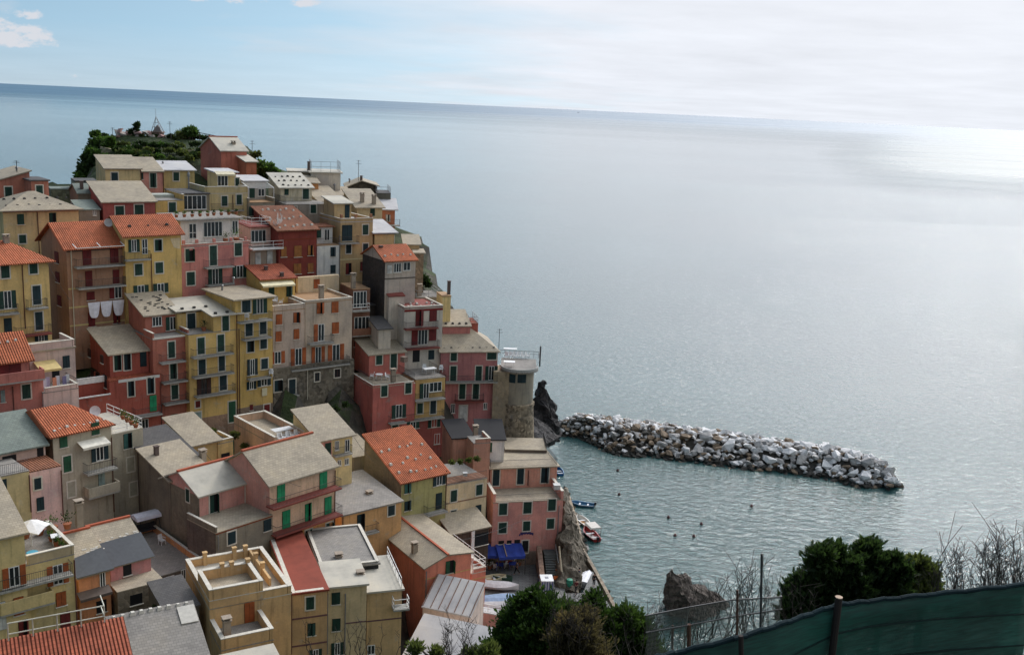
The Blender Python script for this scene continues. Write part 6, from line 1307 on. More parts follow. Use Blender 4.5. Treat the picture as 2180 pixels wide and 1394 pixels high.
# roof aerials
for i, (x, y, Y, hh, lab) in enumerate(((36, 362, 136, 1.2, 'aerial on the lean-to salmon house roof'), (763, 380, 172, 3.0, 'thin aerial above the dark stone house by the sea'), (537, 336, 184, 3.0, 'bare pole on the ridge behind the orange annexe'), (1062, 738, 142, 2.6, 'thin aerial at the corner of the mauve house roof'), (240, 290, 200, 1.6, 'small post left of the ruins on the headland'), (362, 284, 200, 2.2, 'thin pole right of the shrine on the headland'))):
    m = MB(); m.tube((0, 0, -1), (0, 0, hh), .05, 4); m.tube((-.5, 0, hh * .8), (.5, 0, hh * .8), .03, 4); m.tube((-.35, 0, hh * .95), (.35, 0, hh * .95), .03, 4); o = m.build('aerial', iron()); o.location = at_y(x, y, Y); tag(o, lab, 'aerial')
for i, (h_, a, b, z_, lab) in enumerate(((GH, GH.L - .3, 2.5, GH.h + .6, 'white satellite dish at the right tip of the orange hip roof'), (BROWN, BROWN.L - .5, 3.2, BROWN.h + 1.9, 'grey satellite dish where the brown and yellow houses meet'))):
    m = MB(); m.lathe([(.02, .0), (.3, .05), (.5, .16), (.52, .2), (.3, .1), (.02, .06)], 16); o = m.build('satellite_dish', plain('dish_grey', (.6, .6, .6), .5)); o.location = h_.W3(a, b, z_ + .3); o.rotation_euler = (1.2, 0, .6); tag(o, lab, 'satellite dish')
# ================================================================== QUAY
Z = DOCKZ
def boat_hull(Lb, Bm, Hb, n=12, inner=True):
    """open rowing-boat shell, bow at +x"""
    m = MB(); rows = []; th_ = .06
    for i in range(n + 1):
        t = i / n; x = -Lb / 2 + Lb * t; w = Bm / 2 * (.72 + .28 * math.sin(min(1, t * 1.6) * 1.57)) * (1 - max(0, (t - .5) / .5) ** 2.4); w = max(w, .03); sh = Hb * (1 + .25 * max(0, t - .4) ** 1.5 * 3); k = Hb * .25 * max(0, t - .7) * 3
        out = [(x, -w, sh), (x, -w * .85, sh * .45 + k), (x, -w * .45, .08 + k), (x, 0, k), (x, w * .45, .08 + k), (x, w * .85, sh * .45 + k), (x, w, sh)]
        inn = [(x, q[1] * .86, max(q[2] + (.06 if j not in (0, 6) else 0), 0)) for j, q in enumerate(out)]; rows.append((out, inn))
    V = []; Fc = []
    for out, inn in rows: V += out + inn
    S = 14
    for i in range(n):
        for j in range(6):
            a = i * S + j; Fc.append((a, a + 1, a + S + 1, a + S)); b = i * S + 7 + j; Fc.append((b + 1, b, b + S, b + S + 1))
        a = i * S; Fc.append((a, a + S, a + S + 7, a + 7)); Fc.append((a + 6 + S, a + 6, a + 13, a + 13 + S))
    Fc.append(tuple(reversed(range(7)))); Fc.append(tuple(range(7, 14))); e = n * S; Fc.append(tuple(e + i for i in range(7)))
    m.add(V, Fc); return m
def boat(p, rz, Lb, Bm, hullc, label, inside=None, cover=None, motor=False, canopy=False, stripe=None, tilt=0, z=0.0):
    o = empty('rowing_boat' if not canopy else 'motor_boat', (p[0], p[1], p[2] + z), rz, label, 'boat'); o.rotation_euler = (tilt, 0, rz)
    boat_hull(Lb, Bm, .62).build('hull', plain('boat_%d%d%d' % tuple(int(v * 99) for v in hullc), hullc, .4, spec=.5, var=.05), o, smooth=False)
    g = MB()
    for i in range(12):
        pass
    for k, xx in enumerate((-Lb * .25, Lb * .08)): m = MB(); m.box(xx - .14, xx + .14, -Bm * .36, Bm * .36, .40, .45); m.build('thwart', plain('thwart_wood', (.42, .26, .13), .7) if not inside else plain('thwart_paint', inside, .6), o)
    if inside: m = MB(); m.box(-Lb * .40, Lb * .2, -Bm * .28, Bm * .28, .14, .2); m.build('floor', plain('boat_in_%d%d%d' % tuple(int(v * 99) for v in inside), inside, .6), o)
    if stripe:
        s2 = MB(); hh = boat_hull(Lb * 1.004, Bm * 1.02, .62)
        s2.v = [(x, y, z_) for x, y, z_ in hh.v]; s2.f = [f for f in hh.f if False]
        m = MB(); 
        for sg in (-1, 1): m.hexa([(-Lb * .48, sg * Bm * .37, .50), (Lb * .1, sg * Bm * .505, .50), (Lb * .1, sg * Bm * .515, .50), (-Lb * .48, sg * Bm * .385, .50)], [(-Lb * .48, sg * Bm * .37, .60), (Lb * .1, sg * Bm * .505, .60), (Lb * .1, sg * Bm * .515, .60), (-Lb * .48, sg * Bm * .385, .60)])
        m.build('rubbing_strake', plain('strake_%d%d%d' % tuple(int(v * 99) for v in stripe), stripe, .5), o)
    if cover:
        m = MB(); n = 8; V = []
        for i in range(n + 1):
            t = i / n; x = -Lb * .5 + Lb * t * .98; w = Bm / 2 * 1.02 * (.72 + .28 * math.sin(min(1, t * 1.6) * 1.57)) * (1 - max(0, (t - .5) / .5) ** 2.4) + .02; V += [(x, -w, .6), (x, -w * .5, .82), (x, 0, .9), (x, w * .5, .82), (x, w, .6), (x, 0, .5)]
        m.add(V, [(i * 6 + j, i * 6 + j + 1, i * 6 + 7 + j, i * 6 + 6 + j) for i in range(n) for j in range(4)] + [(i * 6 + 4, i * 6 + 5, i * 6 + 11, i * 6 + 10) for i in range(n)] + [(i * 6 + 5, i * 6, i * 6 + 6, i * 6 + 11) for i in range(n)] + [(0, 1, 2, 3, 4, 5)])
        m.build('cover', plain('cover_%d%d%d' % tuple(int(v * 99) for v in cover), cover, .7), o)
    if motor: m = MB(); m.box(-Lb / 2 - .35, -Lb / 2 - .02, -.15, .15, .55, 1.05); m.tube((-Lb / 2 - .15, 0, .6), (-Lb / 2 - .15, 0, -.3), .07, 5); m.build('outboard_motor', plain('black_plastic', (.02, .02, .022), .4), o)
    if canopy:
        m = MB(); m.hexa([(-Lb * .38, -Bm * .5, 1.95), (Lb * .14, -Bm * .5, 1.95), (Lb * .14, Bm * .5, 1.95), (-Lb * .38, Bm * .5, 1.95)], [(-Lb * .36, -Bm * .4, 2.15), (Lb * .12, -Bm * .4, 2.15), (Lb * .12, Bm * .4, 2.15), (-Lb * .36, Bm * .4, 2.15)]); m.build('canopy', plain('canvas_cream', (.62, .58, .53), .8), o)
        for x in (-Lb * .36, Lb * .12):
            for y in (-Bm * .4, Bm * .4): m = MB(); m.tube((x, y, .5), (x, y, 1.97), .035, 4); m.build('canopy_post', iron(), o)
        for i in range(4):
            m = MB(); n = 10; c = (-Lb * .3 + i * .7, (-1) ** i * Bm * .52, .45)
            for k in range(n): a, b = 6.283 * k / n, 6.283 * (k + 1) / n; m.tube((c[0] + .22 * math.cos(a), c[1], c[2] + .22 * math.sin(a)), (c[0] + .22 * math.cos(b), c[1], c[2] + .22 * math.sin(b)), .08, 5)
            m.build('tyre_fender', plain('black_plastic', (.02, .02, .022), .4), o)
    return o
# afloat
boat(at_z(1238, 1076, -.05), R(170), 4.0, 1.7, (.04, .16, .30), 'white and blue open rowing boat afloat off the corner of the pink restaurant', inside=(.62, .63, .65), stripe=(.7, .7, .7), motor=True, z=-.18)
m = MB(); m.box(-.18, .18, -.18, .18, 0, .5); 
boat(at_z(1190, 1006, -.05), R(100), 3.4, 1.5, (.03, .16, .36), 'small blue boat half hidden behind the corner of the pink restaurant', inside=(.3, .5, .6), z=-.18)
boat(at_z(1241, 1112, 0), R(112), 4.0, 1.7, (.70, .68, .64), 'white boat with wooden trim moored against the sea wall', inside=(.50, .26, .10), stripe=(.40, .18, .06), z=-.18)
boat(at_z(1258, 1140, 0), R(110), 4.6, 1.9, (.32, .035, .035), 'red motor boat with cream canopy and tyre fenders', inside=(.4, .38, .36), motor=True, canopy=True, z=-.18)
# on the quay
boat(at_z(1047, 1238, Z), R(18), 3.6, 1.5, (.62, .55, .36), 'cream rowing boat with orange inside, pulled up on the quay', inside=(.55, .16, .05))
boat(at_z(1071, 1236, Z), R(-20), 2.4, 1.1, (.04, .09, .06), 'small dark green dinghy beyond the cream boat', inside=(.03, .05, .04))
boat(at_z(1060, 1253, Z), R(-6), 5.0, 1.9, (.72, .70, .68), 'long white boat covered in white sheeting on the quay', cover=(.70, .66, .66))
boat(at_z(1066, 1281, Z), R(14), 4.6, 1.9, (.40, .42, .46), 'boat under a light blue tarpaulin on the quay', cover=(.26, .36, .52))
boat(at_z(1068, 1297, Z), R(4), 4.2, 1.7, (.55, .55, .52), 'boat under a pale grey cover, lowest of the quay boats', cover=(.45, .45, .46))
boat(at_z(1248, 1240, Z - 1.2), R(75), 3.6, 1.9, (.75, .75, .78), 'bright white covered boat at the seaward edge of the quay', cover=(.80, .79, .82), z=.1)
# market stall / handcart with striped skirt
p = at_z(1162, 1262, Z); o = empty('stall', p, .1, 'little white-topped stall with blue striped skirt on the quay', 'stall')
m = MB(); m.box(-.75, .75, -.9, .9, 1.9, 2.0); m.build('table_top', plain('stall_white', (.78, .78, .78), .6), o)
m = MB(); m.box(-.2, .2, -.2, .25, 2.0, 2.03); m.build('emblem', plain('emblem_grey', (.3, .3, .33), .7), o)
m = MB(); m.box(-.72, .72, -.88, .88, .1, 1.9); m.build('body', plain('stall_cloth', (.5, .5, .54), .8), o)
for i in range(5): m = MB(); m.box(-.66 + i * .3, -.55 + i * .3, -.92, -.885, .1, 1.9); m.build('stripe', plain('stall_blue', (.05, .06, .2), .8), o)
# blue awnings
def awning(pts, label, zt, drop):
    a, b, c, d = pts    # front-left, front-right, back-right, back-left pixels
    P = [at_z(*a, zt), at_z(*b, zt), at_z(*c, zt + drop), at_z(*d, zt + drop)]; o0 = P[0].copy(); o0.z = Z; o = empty('cafe_awning', o0, 0, label, 'awning')
    P = [q - o0 for q in P]; m = MB(); n = 6; V = []
    for i in range(n + 1):
        t = i / n; f = P[0].lerp(P[1], t); k = P[3].lerp(P[2], t); sag = -.06 * math.sin(t * 3.14 * 3) ** 2; V += [(f.x, f.y, f.z + sag), (k.x, k.y, k.z + sag), (f.x, f.y, f.z + sag - .35), (f.x, f.y + .05, f.z + sag - .35), (k.x, k.y, k.z + sag - .06)]
    m.add(V, [(5 * i, 5 * i + 5, 5 * i + 6, 5 * i + 1) for i in range(n)] + [(5 * i + 2, 5 * i + 7, 5 * i + 5, 5 * i) for i in range(n)] + [(5 * i + 4, 5 * i + 9, 5 * i + 8, 5 * i + 3) for i in range(n)])
    m.build('canopy', plain('blue_canvas', (.022, .05, .27), .7, var=.25, sc_=1.0), o)
    m = MB(); q = P[0].lerp(P[1], .3); w = P[3].lerp(P[2], .3); m.tube(q + Vector((0, -.02, .06)), w + Vector((0, 0, .05)), .07, 4); m.build('arm', plain('arm_tan', (.35, .26, .2), .7), o)
    for q in (P[0], P[1]): m = MB(); m.tube((q.x, q.y, q.z), (q.x, q.y, 0), .05, 5); m.build('post', iron(), o)
awning(((1018, 1182), (1062, 1182), (1052, 1155), (1002, 1157)), 'left blue canvas awning over the restaurant tables', Z + 2.4, .6)
awning(((1062, 1186), (1119, 1182), (1110, 1155), (1054, 1156)), 'right blue canvas awning over the restaurant tables', Z + 2.5, .6)
rr = random.Random(3)
CL = [plain('tablecloth_white', (.72, .72, .72), .8), plain('tablecloth_blue', (.04, .07, .35), .8), plain('tablecloth_red', (.3, .03, .03), .8)]
for i, (x, y, k) in enumerate(((1046, 1197, 0), (1069, 1196, 0), (1089, 1193, 0), (1057, 1204, 2), (1081, 1204, 2), (1091, 1210, 1), (1063, 1212, 1), (1096, 1198, 0))):
    table(at_z(x, y, Z), ('white', 'blue', 'red')[(0, 2, 1)[k] if k else 0] + ' clothed restaurant table, number %d from the house wall outward' % (i + 1) if 0 else ['white table left of the others under the blue awning', 'white table in the middle front of the blue awnings', 'white table near the right awning post', 'red table between two white ones under the awning', 'red table right of the middle white one', 'blue table out front of the right awning', 'small blue table out front of the left awning', 'white table beside the right-hand planter'][i], .5, .5, CL[k], k == 0)
for i, (x, y) in enumerate(((1050, 1208), (1105, 1203), (1107, 1192), (1042, 1210))): pot(at_z(x, y, Z), 'yellow-green planter edging the restaurant tables', 'planters edging the restaurant tables', .35, 'olive', 400 + i, .8)
for i in range(10):
    x, y = rr.uniform(1040, 1104), rr.uniform(1192, 1212); chair(at_z(x, y, Z), rr.uniform(0, 6), 'chair among the restaurant tables under the blue awnings', 'restaurant chairs under the blue awnings')
# steps beside the restaurant
m = MB(); a = at_z(1178, 1238, Z); b = at_z(1172, 1196, Z + .1)
for i in range(12):
    m.box(-.95, .95, -.2 + i * .34, .14 + i * .34 if i < 11 else 5.2, 0, .18 * (i + 1) * .95)
o = m.build('steps', plain('step_stone', (.11, .115, .11), .9)); o.location = at_z(1181, 1240, Z); o.rotation_euler = (0, 0, .1); tag(o, 'grey stone steps climbing beside the pink restaurant', 'steps')
m = MB(); m.tube((0, 0, 1.0), (0, 4.2, 3.0), .05, 5); m.tube((0, 0, 0), (0, 0, 1.0), .05, 5); m.tube((0, 4.2, 2), (0, 4.2, 3.0), .05, 5); o = m.build('handrail', plain('grey_pipe', (.3, .3, .3), .5)); o.location = at_z(1191, 1236, Z); o.rotation_euler = (0, 0, .12); tag(o, 'pale handrail on the right of the stone steps', 'handrail')
m = MB(); m.hexa([(-.3, 0, 0), (.3, 0, 0), (.3, 6, 0), (-.3, 6, 0)], [(-.3, 0, 1.0), (.3, 0, 1.0), (.3, 6, 2.9), (-.3, 6, 2.9)]); o = m.build('ramp_wall', wall_mat((120, 96, 82), .5)); o.location = at_z(1155, 1252, Z); o.rotation_euler = (0, 0, .08); tag(o, 'narrow brown wall left of the stone steps', 'wall')
m = MB(); m.tube((0, 0, 0), (-.6, 2.0, 4.2), .14, 6, .10); o = m.build('leaning_plank', plain('pale_wood', (.5, .42, .3), .8)); o.location = at_z(1198, 1245, Z); tag(o, 'tall pale plank leaning on the rock beside the steps', 'plank')
for i in range(6):
    m = MB(); m.lathe([(.05, 0), (.22, .1), (.25, .3), (.1, .5)], 8); o = m.build('buoy_float', plain('orange_float', (.55, .13, .03), .5)); o.location = at_z(1182 + rr.uniform(-4, 6), 1228 + rr.uniform(-8, 12), Z) + Vector((0, 0, .8 * rr.random())); tag(o, 'orange float in the heap by the foot of the steps', 'float', 'orange floats by the steps')
m = MB(); m.lathe([(.38, 0), (.42, .5), (.36, .95), (.1, 1.0)], 12); o = m.build('barrel', plain('green_barrel', (.03, .22, .14), .5)); o.location = at_z(1212, 1248, Z); tag(o, 'green plastic barrel below the rock slope on the quay', 'barrel')
# scooters / bicycles parked along the wall are dark lumps with two wheels
def scooter(p, rz, label):
    o = empty('scooter', p, rz, label, 'scooter', 'scooters parked by the steps')
    for x in (-.6, .6):
        m = MB()
        for k in range(10): a, b = 6.283 * k / 10, 6.283 * (k + 1) / 10; m.tube((x + .22 * math.cos(a), 0, .25 + .22 * math.sin(a)), (x + .22 * math.cos(b), 0, .25 + .22 * math.sin(b)), .05, 5)
        m.build('wheel', plain('black_plastic', (.02, .02, .022), .4), o)
    m = MB(); m.hexa([(-.75, -.14, .35), (.1, -.14, .3), (.1, .14, .3), (-.75, .14, .35)], [(-.7, -.12, .8), (0, -.12, .72), (0, .12, .72), (-.7, .12, .8)]); m.hexa([(.1, -.14, .28), (.5, -.14, .28), (.5, .14, .28), (.1, .14, .28)], [(.1, -.14, .34), (.5, -.14, .34), (.5, .14, .34), (.1, .14, .34)]); m.hexa([(.42, -.16, .3), (.55, -.16, .3), (.55, .16, .3), (.42, .16, .3)], [(.3, -.14, 1.0), (.4, -.14, 1.0), (.4, .14, 1.0), (.3, .14, 1.0)]); m.build('body', plain('scooter_dark', (.05, .055, .08), .35, spec=.5), o)
    m = MB(); m.tube((.35, -.3, 1.05), (.35, .3, 1.05), .03, 5); m.build('handlebar', iron(), o)
scooter(at_z(1150, 1240, Z), 1.2, 'dark scooter parked nearest the striped stall by the narrow wall'); scooter(at_z(1149, 1226, Z), 1.3, 'dark scooter parked higher up against the narrow wall')
# ------------------------------------------------------------------ people
SKIN = plain('skin', (.42, .24, .17), .6, var=.03)
def person(p, rz, top, legs, label, arm=.3, stride=.25, lean=.0, bag=None):
    o = empty('person', p, rz, label, 'person')
    def skin(nm, vs_, es, rad, mt, root=0, par=o):
        me = bpy.data.meshes.new(nm); me.from_pydata(vs_, es, []); q = bpy.data.objects.new(nm, me); COL.objects.link(q); q.parent = par
        sk = q.modifiers.new('skin', 'SKIN'); sk.use_smooth_shade = True
        for i, r in enumerate(rad): sv = me.skin_vertices[0].data[i]; sv.radius = (r[0], r[1]) if isinstance(r, tuple) else (r, r); sv.use_root = (i == root)
        s2 = q.modifiers.new('sub', 'SUBSURF'); s2.levels = 1; s2.render_levels = 1; me.materials.append(mt); return q
    y = lean; S = stride
    V = [(0, 0, .95), (0, y * .4, 1.15), (0, y * .8, 1.38), (0, y, 1.50), (0, y + .02, 1.62), (0, y + .03, 1.72),
         (.17, y * .8, 1.40), (.24, y + .02, 1.15), (.25, y + arm, .98), (.25, y + arm + .04, .88), (-.17, y * .8, 1.40), (-.24, y - .02, 1.15), (-.24, y + arm * .3, .92), (-.24, y + arm * .35, .82),
         (.09, 0, .88), (.10, S * .5, .50), (.10, S * .7, .09), (.10, S * .7 + .16, .04), (-.09, 0, .88), (-.10, -S * .3, .50), (-.10, -S * .9, .09), (-.10, -S * .9 + .16, .04)]
    E = [(0, 1), (1, 2), (2, 3), (3, 4), (4, 5), (2, 6), (6, 7), (7, 8), (8, 9), (2, 10), (10, 11), (11, 12), (12, 13), (0, 14), (14, 15), (15, 16), (16, 17), (0, 18), (18, 19), (19, 20), (20, 21)]
    Rr_ = [(.15, .11), (.15, .11), (.17, .11), .055, (.085, .10), (.07, .08), .06, .045, .035, .03, .06, .045, .035, .03, .085, .06, .045, .04, .085, .06, .045, .04]
    skin('body', V, E, Rr_, SKIN)
    skin('jacket', [V[0], V[1], V[2], (0, y, 1.47), V[6], V[7], V[8], V[10], V[11], V[12]], [(0, 1), (1, 2), (2, 3), (2, 4), (4, 5), (5, 6), (2, 7), (7, 8), (8, 9)], [(.17, .13), (.17, .13), (.19, .13), .08, .075, .06, .05, .075, .06, .05], top)
    skin('trousers', [(0, 0, .93), V[14], V[15], (V[16][0], V[16][1], .12), V[18], V[19], (V[20][0], V[20][1], .12)], [(0, 1), (1, 2), (2, 3), (0, 4), (4, 5), (5, 6)], [(.16, .12), .10, .075, .06, .10, .075, .06], legs)
    m = MB(); m.lathe([(.02, 1.56), (.095, 1.60), (.108, 1.70), (.09, 1.79), (.02, 1.82)], 10, 0, y - .02 ); m.build('hair', plain('dark_hair', (.02, .015, .012), .7), o)
    if bag: m = MB(); m.box(-.16, .16, y - .32, y - .14, 1.05, 1.5); m.build('backpack', bag, o)
    return o
NAVY, BLK, MAROON, GRYC = plain('navy_cloth', (.02, .025, .06), .9), plain('black_cloth', (.012, .012, .014), .9), plain('maroon_cloth', (.10, .015, .02), .9), plain('grey_cloth', (.12, .12, .13), .9)
person(at_z(1141, 1183, Z), 2.8, NAVY, BLK, 'person in navy jacket standing at the restaurant wall', lean=.12)
person(at_z(1148, 1176, Z), 3.4, BLK, MAROON, 'person in black leaning over beside the restaurant wall', lean=.22)
person(at_z(1226, 1262, Z), .3, MAROON, BLK, 'person in dark maroon walking across the quay', stride=.4)
person(at_z(1264, 1247, Z), 3.2, BLK, BLK, 'person in black standing behind the bright white covered boat', stride=.1)
person(at_z(1147, 1206, Z + .2), 1.0, GRYC, NAVY, 'person in grey by the narrow wall left of the steps', lean=.1)
person(at_z(1079, 1197, Z), 2.0, plain('red_cloth', (.3, .03, .04), .9), BLK, 'person in red among the restaurant tables')
# mooring buoys
for i, (x, y) in enumerate(((1315, 1002), (1318, 1053), (1423, 1102), (1437, 1140), (1493, 1116), (1477, 1142), (1600, 1078))):
    m = MB(); m.lathe([(.03, -.2), (.22, -.05), (.26, .12), (.16, .3), (.04, .42)], 10); o = m.build('mooring_buoy', plain('buoy_dark', (.08, .03, .025), .5)); o.location = at_z(x, y, 0); tag(o, 'small dark mooring buoy floating in the harbour', 'buoy', 'mooring buoys in the harbour')
o = boat_hull(14, 4, 1.8).build('distant_boat', plain('boat_far', (.05, .06, .08), .6)); p = at_z(1231, 236, 0); d = (p - CAM); p = CAM + d * min(1, 3500 / d.length) if 0 else at_z(1231, 240, 0); o.location = p; o.scale = (3, 3, 3); tag(o, 'tiny dark boat near the horizon', 'boat')
# boulders along the shore under the quay wall
rb = random.Random(77)
for i in range(26):
    t = i / 25; x = 1212 + 110 * t + rb.uniform(-3, 3); y = 1060 + 262 * t ** .95; x = interp([Vector((1208, 0, 0)), Vector((1222, 0, 0)), Vector((1240, 0, 0)), Vector((1246, 0, 0)), Vector((1270, 0, 0)), Vector((1296, 0, 0)), Vector((1325, 0, 0))], t).x
    k = rb.choice(('dark', 'brown', 'grey')); o = bpy.data.objects.new('shore_boulder', rb.choice(meshes[k])); COL.objects.link(o); o.location = at_z(x + 3, y, .1) ; r = rb.uniform(.45, .9); o.scale = (r, r, r); o.rotation_euler = (rb.random(), rb.random(), rb.random() * 6)
    tag(o, {'dark': 'dark', 'brown': 'brown', 'grey': 'grey'}[k] + ' boulder at the water below the harbour wall', 'boulder', k + ' boulders below the harbour wall')
# ================================================================== FOREGROUND HILLSIDE
def ppx(px, py, Y): return at_y(px, py, Y)
# pines and brush close to the camera (photo pixels, real distance)
def fbush(label, cx, ybase, Y, blobs, n, size, lf, seed, name='bush', cat='bush', thin=.22, **kw):
    return ptree(name, label, cat, cx, ybase, Y, blobs, n, size, lf, seed, None, .05, thin=thin, up=.8, **kw)
fbush('dark green pine bush at the bottom centre of the view', 1150, 1440, 17, [(1110, 1285, 36), (1135, 1270, 30), (1165, 1300, 46), (1090, 1320, 40), (1130, 1350, 60), (1080, 1370, 50), (1190, 1350, 50), (1100, 1420, 70), (1180, 1420, 70), (1140, 1310, 52), (1060, 1400, 44), (1170, 1345, 60), (1200, 1300, 34)], 46000, .085, 'pine', 501)
fbush('second pine bush right of the dry brush, leaning to the water', 1290, 1440, 18, [(1262, 1275, 28), (1250, 1300, 34), (1330, 1310, 34), (1355, 1335, 40), (1310, 1345, 44), (1370, 1370, 40), (1340, 1410, 60), (1280, 1400, 44), (1290, 1340, 46), (1325, 1370, 56), (1385, 1400, 40), (1270, 1310, 40)], 38000, .085, 'pine', 502)
fbush('brown dry brush between the two pine bushes', 1225, 1440, 16.5, [(1215, 1325, 36), (1240, 1350, 46), (1220, 1390, 56), (1270, 1400, 46), (1245, 1310, 30), (1200, 1360, 44)], 26000, .085, 'brown', 503, thin=.12)
fbush('low grey-green scrub in front of the pale tarpaulin', 900, 1440, 15, [(885, 1378, 20), (930, 1388, 18), (1000, 1392, 22), (1040, 1388, 26)], 4500, .08, 'olive', 504, thin=.14)
fbush('broad dark juniper bush above the green netting, its left lobe', 1800, 1360, 12, [(1750, 1180, 34), (1780, 1172, 26), (1735, 1205, 26), (1715, 1240, 34), (1700, 1275, 36), (1745, 1260, 44), (1790, 1225, 44), (1680, 1300, 30), (1800, 1290, 50), (1740, 1310, 46), (1810, 1200, 30), (1820, 1250, 46), (1770, 1235, 44), (1690, 1250, 26)], 34000, .075, 'dark', 505)
fbush('taller middle juniper above the green netting', 1870, 1340, 12.3, [(1850, 1165, 30), (1842, 1190, 36), (1870, 1195, 30), (1860, 1240, 46), (1905, 1185, 18), (1915, 1215, 34), (1900, 1250, 42), (1870, 1285, 50), (1830, 1230, 40), (1880, 1225, 40), (1920, 1270, 44)], 27000, .075, 'dark', 506)
fbush('right-hand lobe of juniper thinning into bare twigs', 1960, 1320, 12.6, [(1955, 1200, 26), (1940, 1230, 36), (1975, 1215, 26), (1985, 1240, 20), (1960, 1265, 36), (1925, 1275, 34), (1930, 1205, 26), (1990, 1265, 26)], 15000, .075, 'olive', 507)
def twigs(label, px0, px1, ybase, ytop, Y, n, seed, group=None, lean=0.0, fork=5):
    rr = random.Random(seed); b = ppx((px0 + px1) / 2, ybase, Y); o = empty('bare_shrub', b, 0, label, 'shrub', group); m = MB(); pp = Y / F
    for i in range(n):
        x = rr.uniform(px0, px1); tp = rr.uniform(ytop, ytop + (ybase - ytop) * .45); p0 = ppx(x, ybase + rr.uniform(0, 30), Y + rr.uniform(-.4, .4)) - b; p1 = ppx(x + rr.uniform(-24, 24) + lean, tp, Y + rr.uniform(-.5, .5)) - b
        r = .0055 * Y / 12; prev = p0; S = 5; bend = Vector((rr.uniform(-1, 1), rr.uniform(-1, 1), 0)) * .12 * (p1 - p0).length
        for k in range(1, S + 1):
            t = k / S; q = p0.lerp(p1, t) + bend * math.sin(t * 3.14) + Vector((rr.uniform(-1, 1), rr.uniform(-1, 1), 0)) * .03 * (p1 - p0).length
            m.tube(prev, q, r * (1.5 - t), 4, r * (1.5 - t - .2))
            if k > 1:
                for _ in range(rr.randint(1, fork)):
                    d = Vector((rr.uniform(-1, 1), rr.uniform(-1, 1), rr.uniform(.3, 1.4))) * (p1 - p0).length * rr.uniform(.07, .20); c0 = prev.lerp(q, rr.random()); c1 = c0 + d; m.tube(c0, c1, r * .6, 3, r * .3); 
                    if rr.random() < .6: m.tube(c0.lerp(c1, .5), c0.lerp(c1, .5) + Vector((rr.uniform(-1, 1), rr.uniform(-1, 1), rr.uniform(.2, 1))) * d.length * .5, r * .45, 3, r * .2)
            prev = q
    m.build('branches', TWIG, o, fix=False); return o
twigs('tall bare twigs in front of the pale tarpaulin', 930, 1030, 1400, 1310, 14, 14, 601)
twigs('sparse bare stems before the ochre block', 650, 860, 1410, 1320, 14, 12, 602, fork=2)
twigs('bare twigs rising from the dry brush between the pines', 1170, 1260, 1370, 1250, 16, 14, 603)
twigs('bare arching stems left of the chain-link fence', 1380, 1500, 1390, 1230, 9.5, 20, 604, fork=2)
twigs('bare twiggy shrub just left of the juniper', 1560, 1720, 1350, 1190, 10, 26, 605, fork=3)
twigs('bare brush in the middle of the fence line', 1480, 1600, 1350, 1215, 9.8, 16, 606, fork=2)
twigs('grey bare shrub right of the juniper', 1980, 2090, 1300, 1150, 11, 30, 607, fork=4)
twigs('dense bare shrub at the right edge of the view', 2090, 2200, 1290, 1125, 10.5, 44, 608, fork=6)
twigs('leafless shoots along the right of the second pine', 1290, 1400, 1400, 1290, 14, 10, 609, fork=2)
# chain-link fence with rusty posts
def fence_link():
    Y = 9.0; b = ppx(1467, 1394, Y); o = empty('wire_fence', b, 0, 'rusty wire mesh fence with two thin top rails running toward the juniper', 'fence'); RUST = plain('rusty_post', (.10, .055, .04), .9)
    top = [ppx(x, y, Y + (x - 1467) * .004) - b for x, y in ((1375, 1310), (1467, 1292), (1560, 1276), (1665, 1270))]; low = [ppx(x, y, Y + (x - 1467) * .004) - b for x, y in ((1375, 1346), (1467, 1330), (1560, 1312), (1665, 1296))]
    for ln in (top, low):
        m = MB()
        for a, c in zip(ln, ln[1:]): m.tube(a, c, .008, 4)
        m.build('rail', iron(), o)
    for (x, y0, r) in ((1467, 1328, .022), (1432, 1330, .012), (1570, 1255, .012)): m = MB(); m.tube(ppx(x, y0, Y) - b, ppx(x - 2, 1500, Y) - b, r, 7); m.build('post', RUST, o)
    m = MB(); m.tube(ppx(1622, 1178, Y) - b, ppx(1618, 1420, Y) - b, .012, 5); m.build('tall_rod', iron(), o)
    m = MB()
    for a, c in zip(top, top[1:]):
        n = 40
        for i in range(n):
            p = a.lerp(c, i / n); q = a.lerp(c, min(1, (i + 6) / n)); dz = Vector((0, 0, -1.0)); m.tube(p, q + dz * .55, .0016, 3); m.tube(q, p + dz * .55, .0016, 3)
    m.build('mesh', plain('zinc_wire', (.22, .22, .22), .5, .5), o, fix=False)
fence_link()
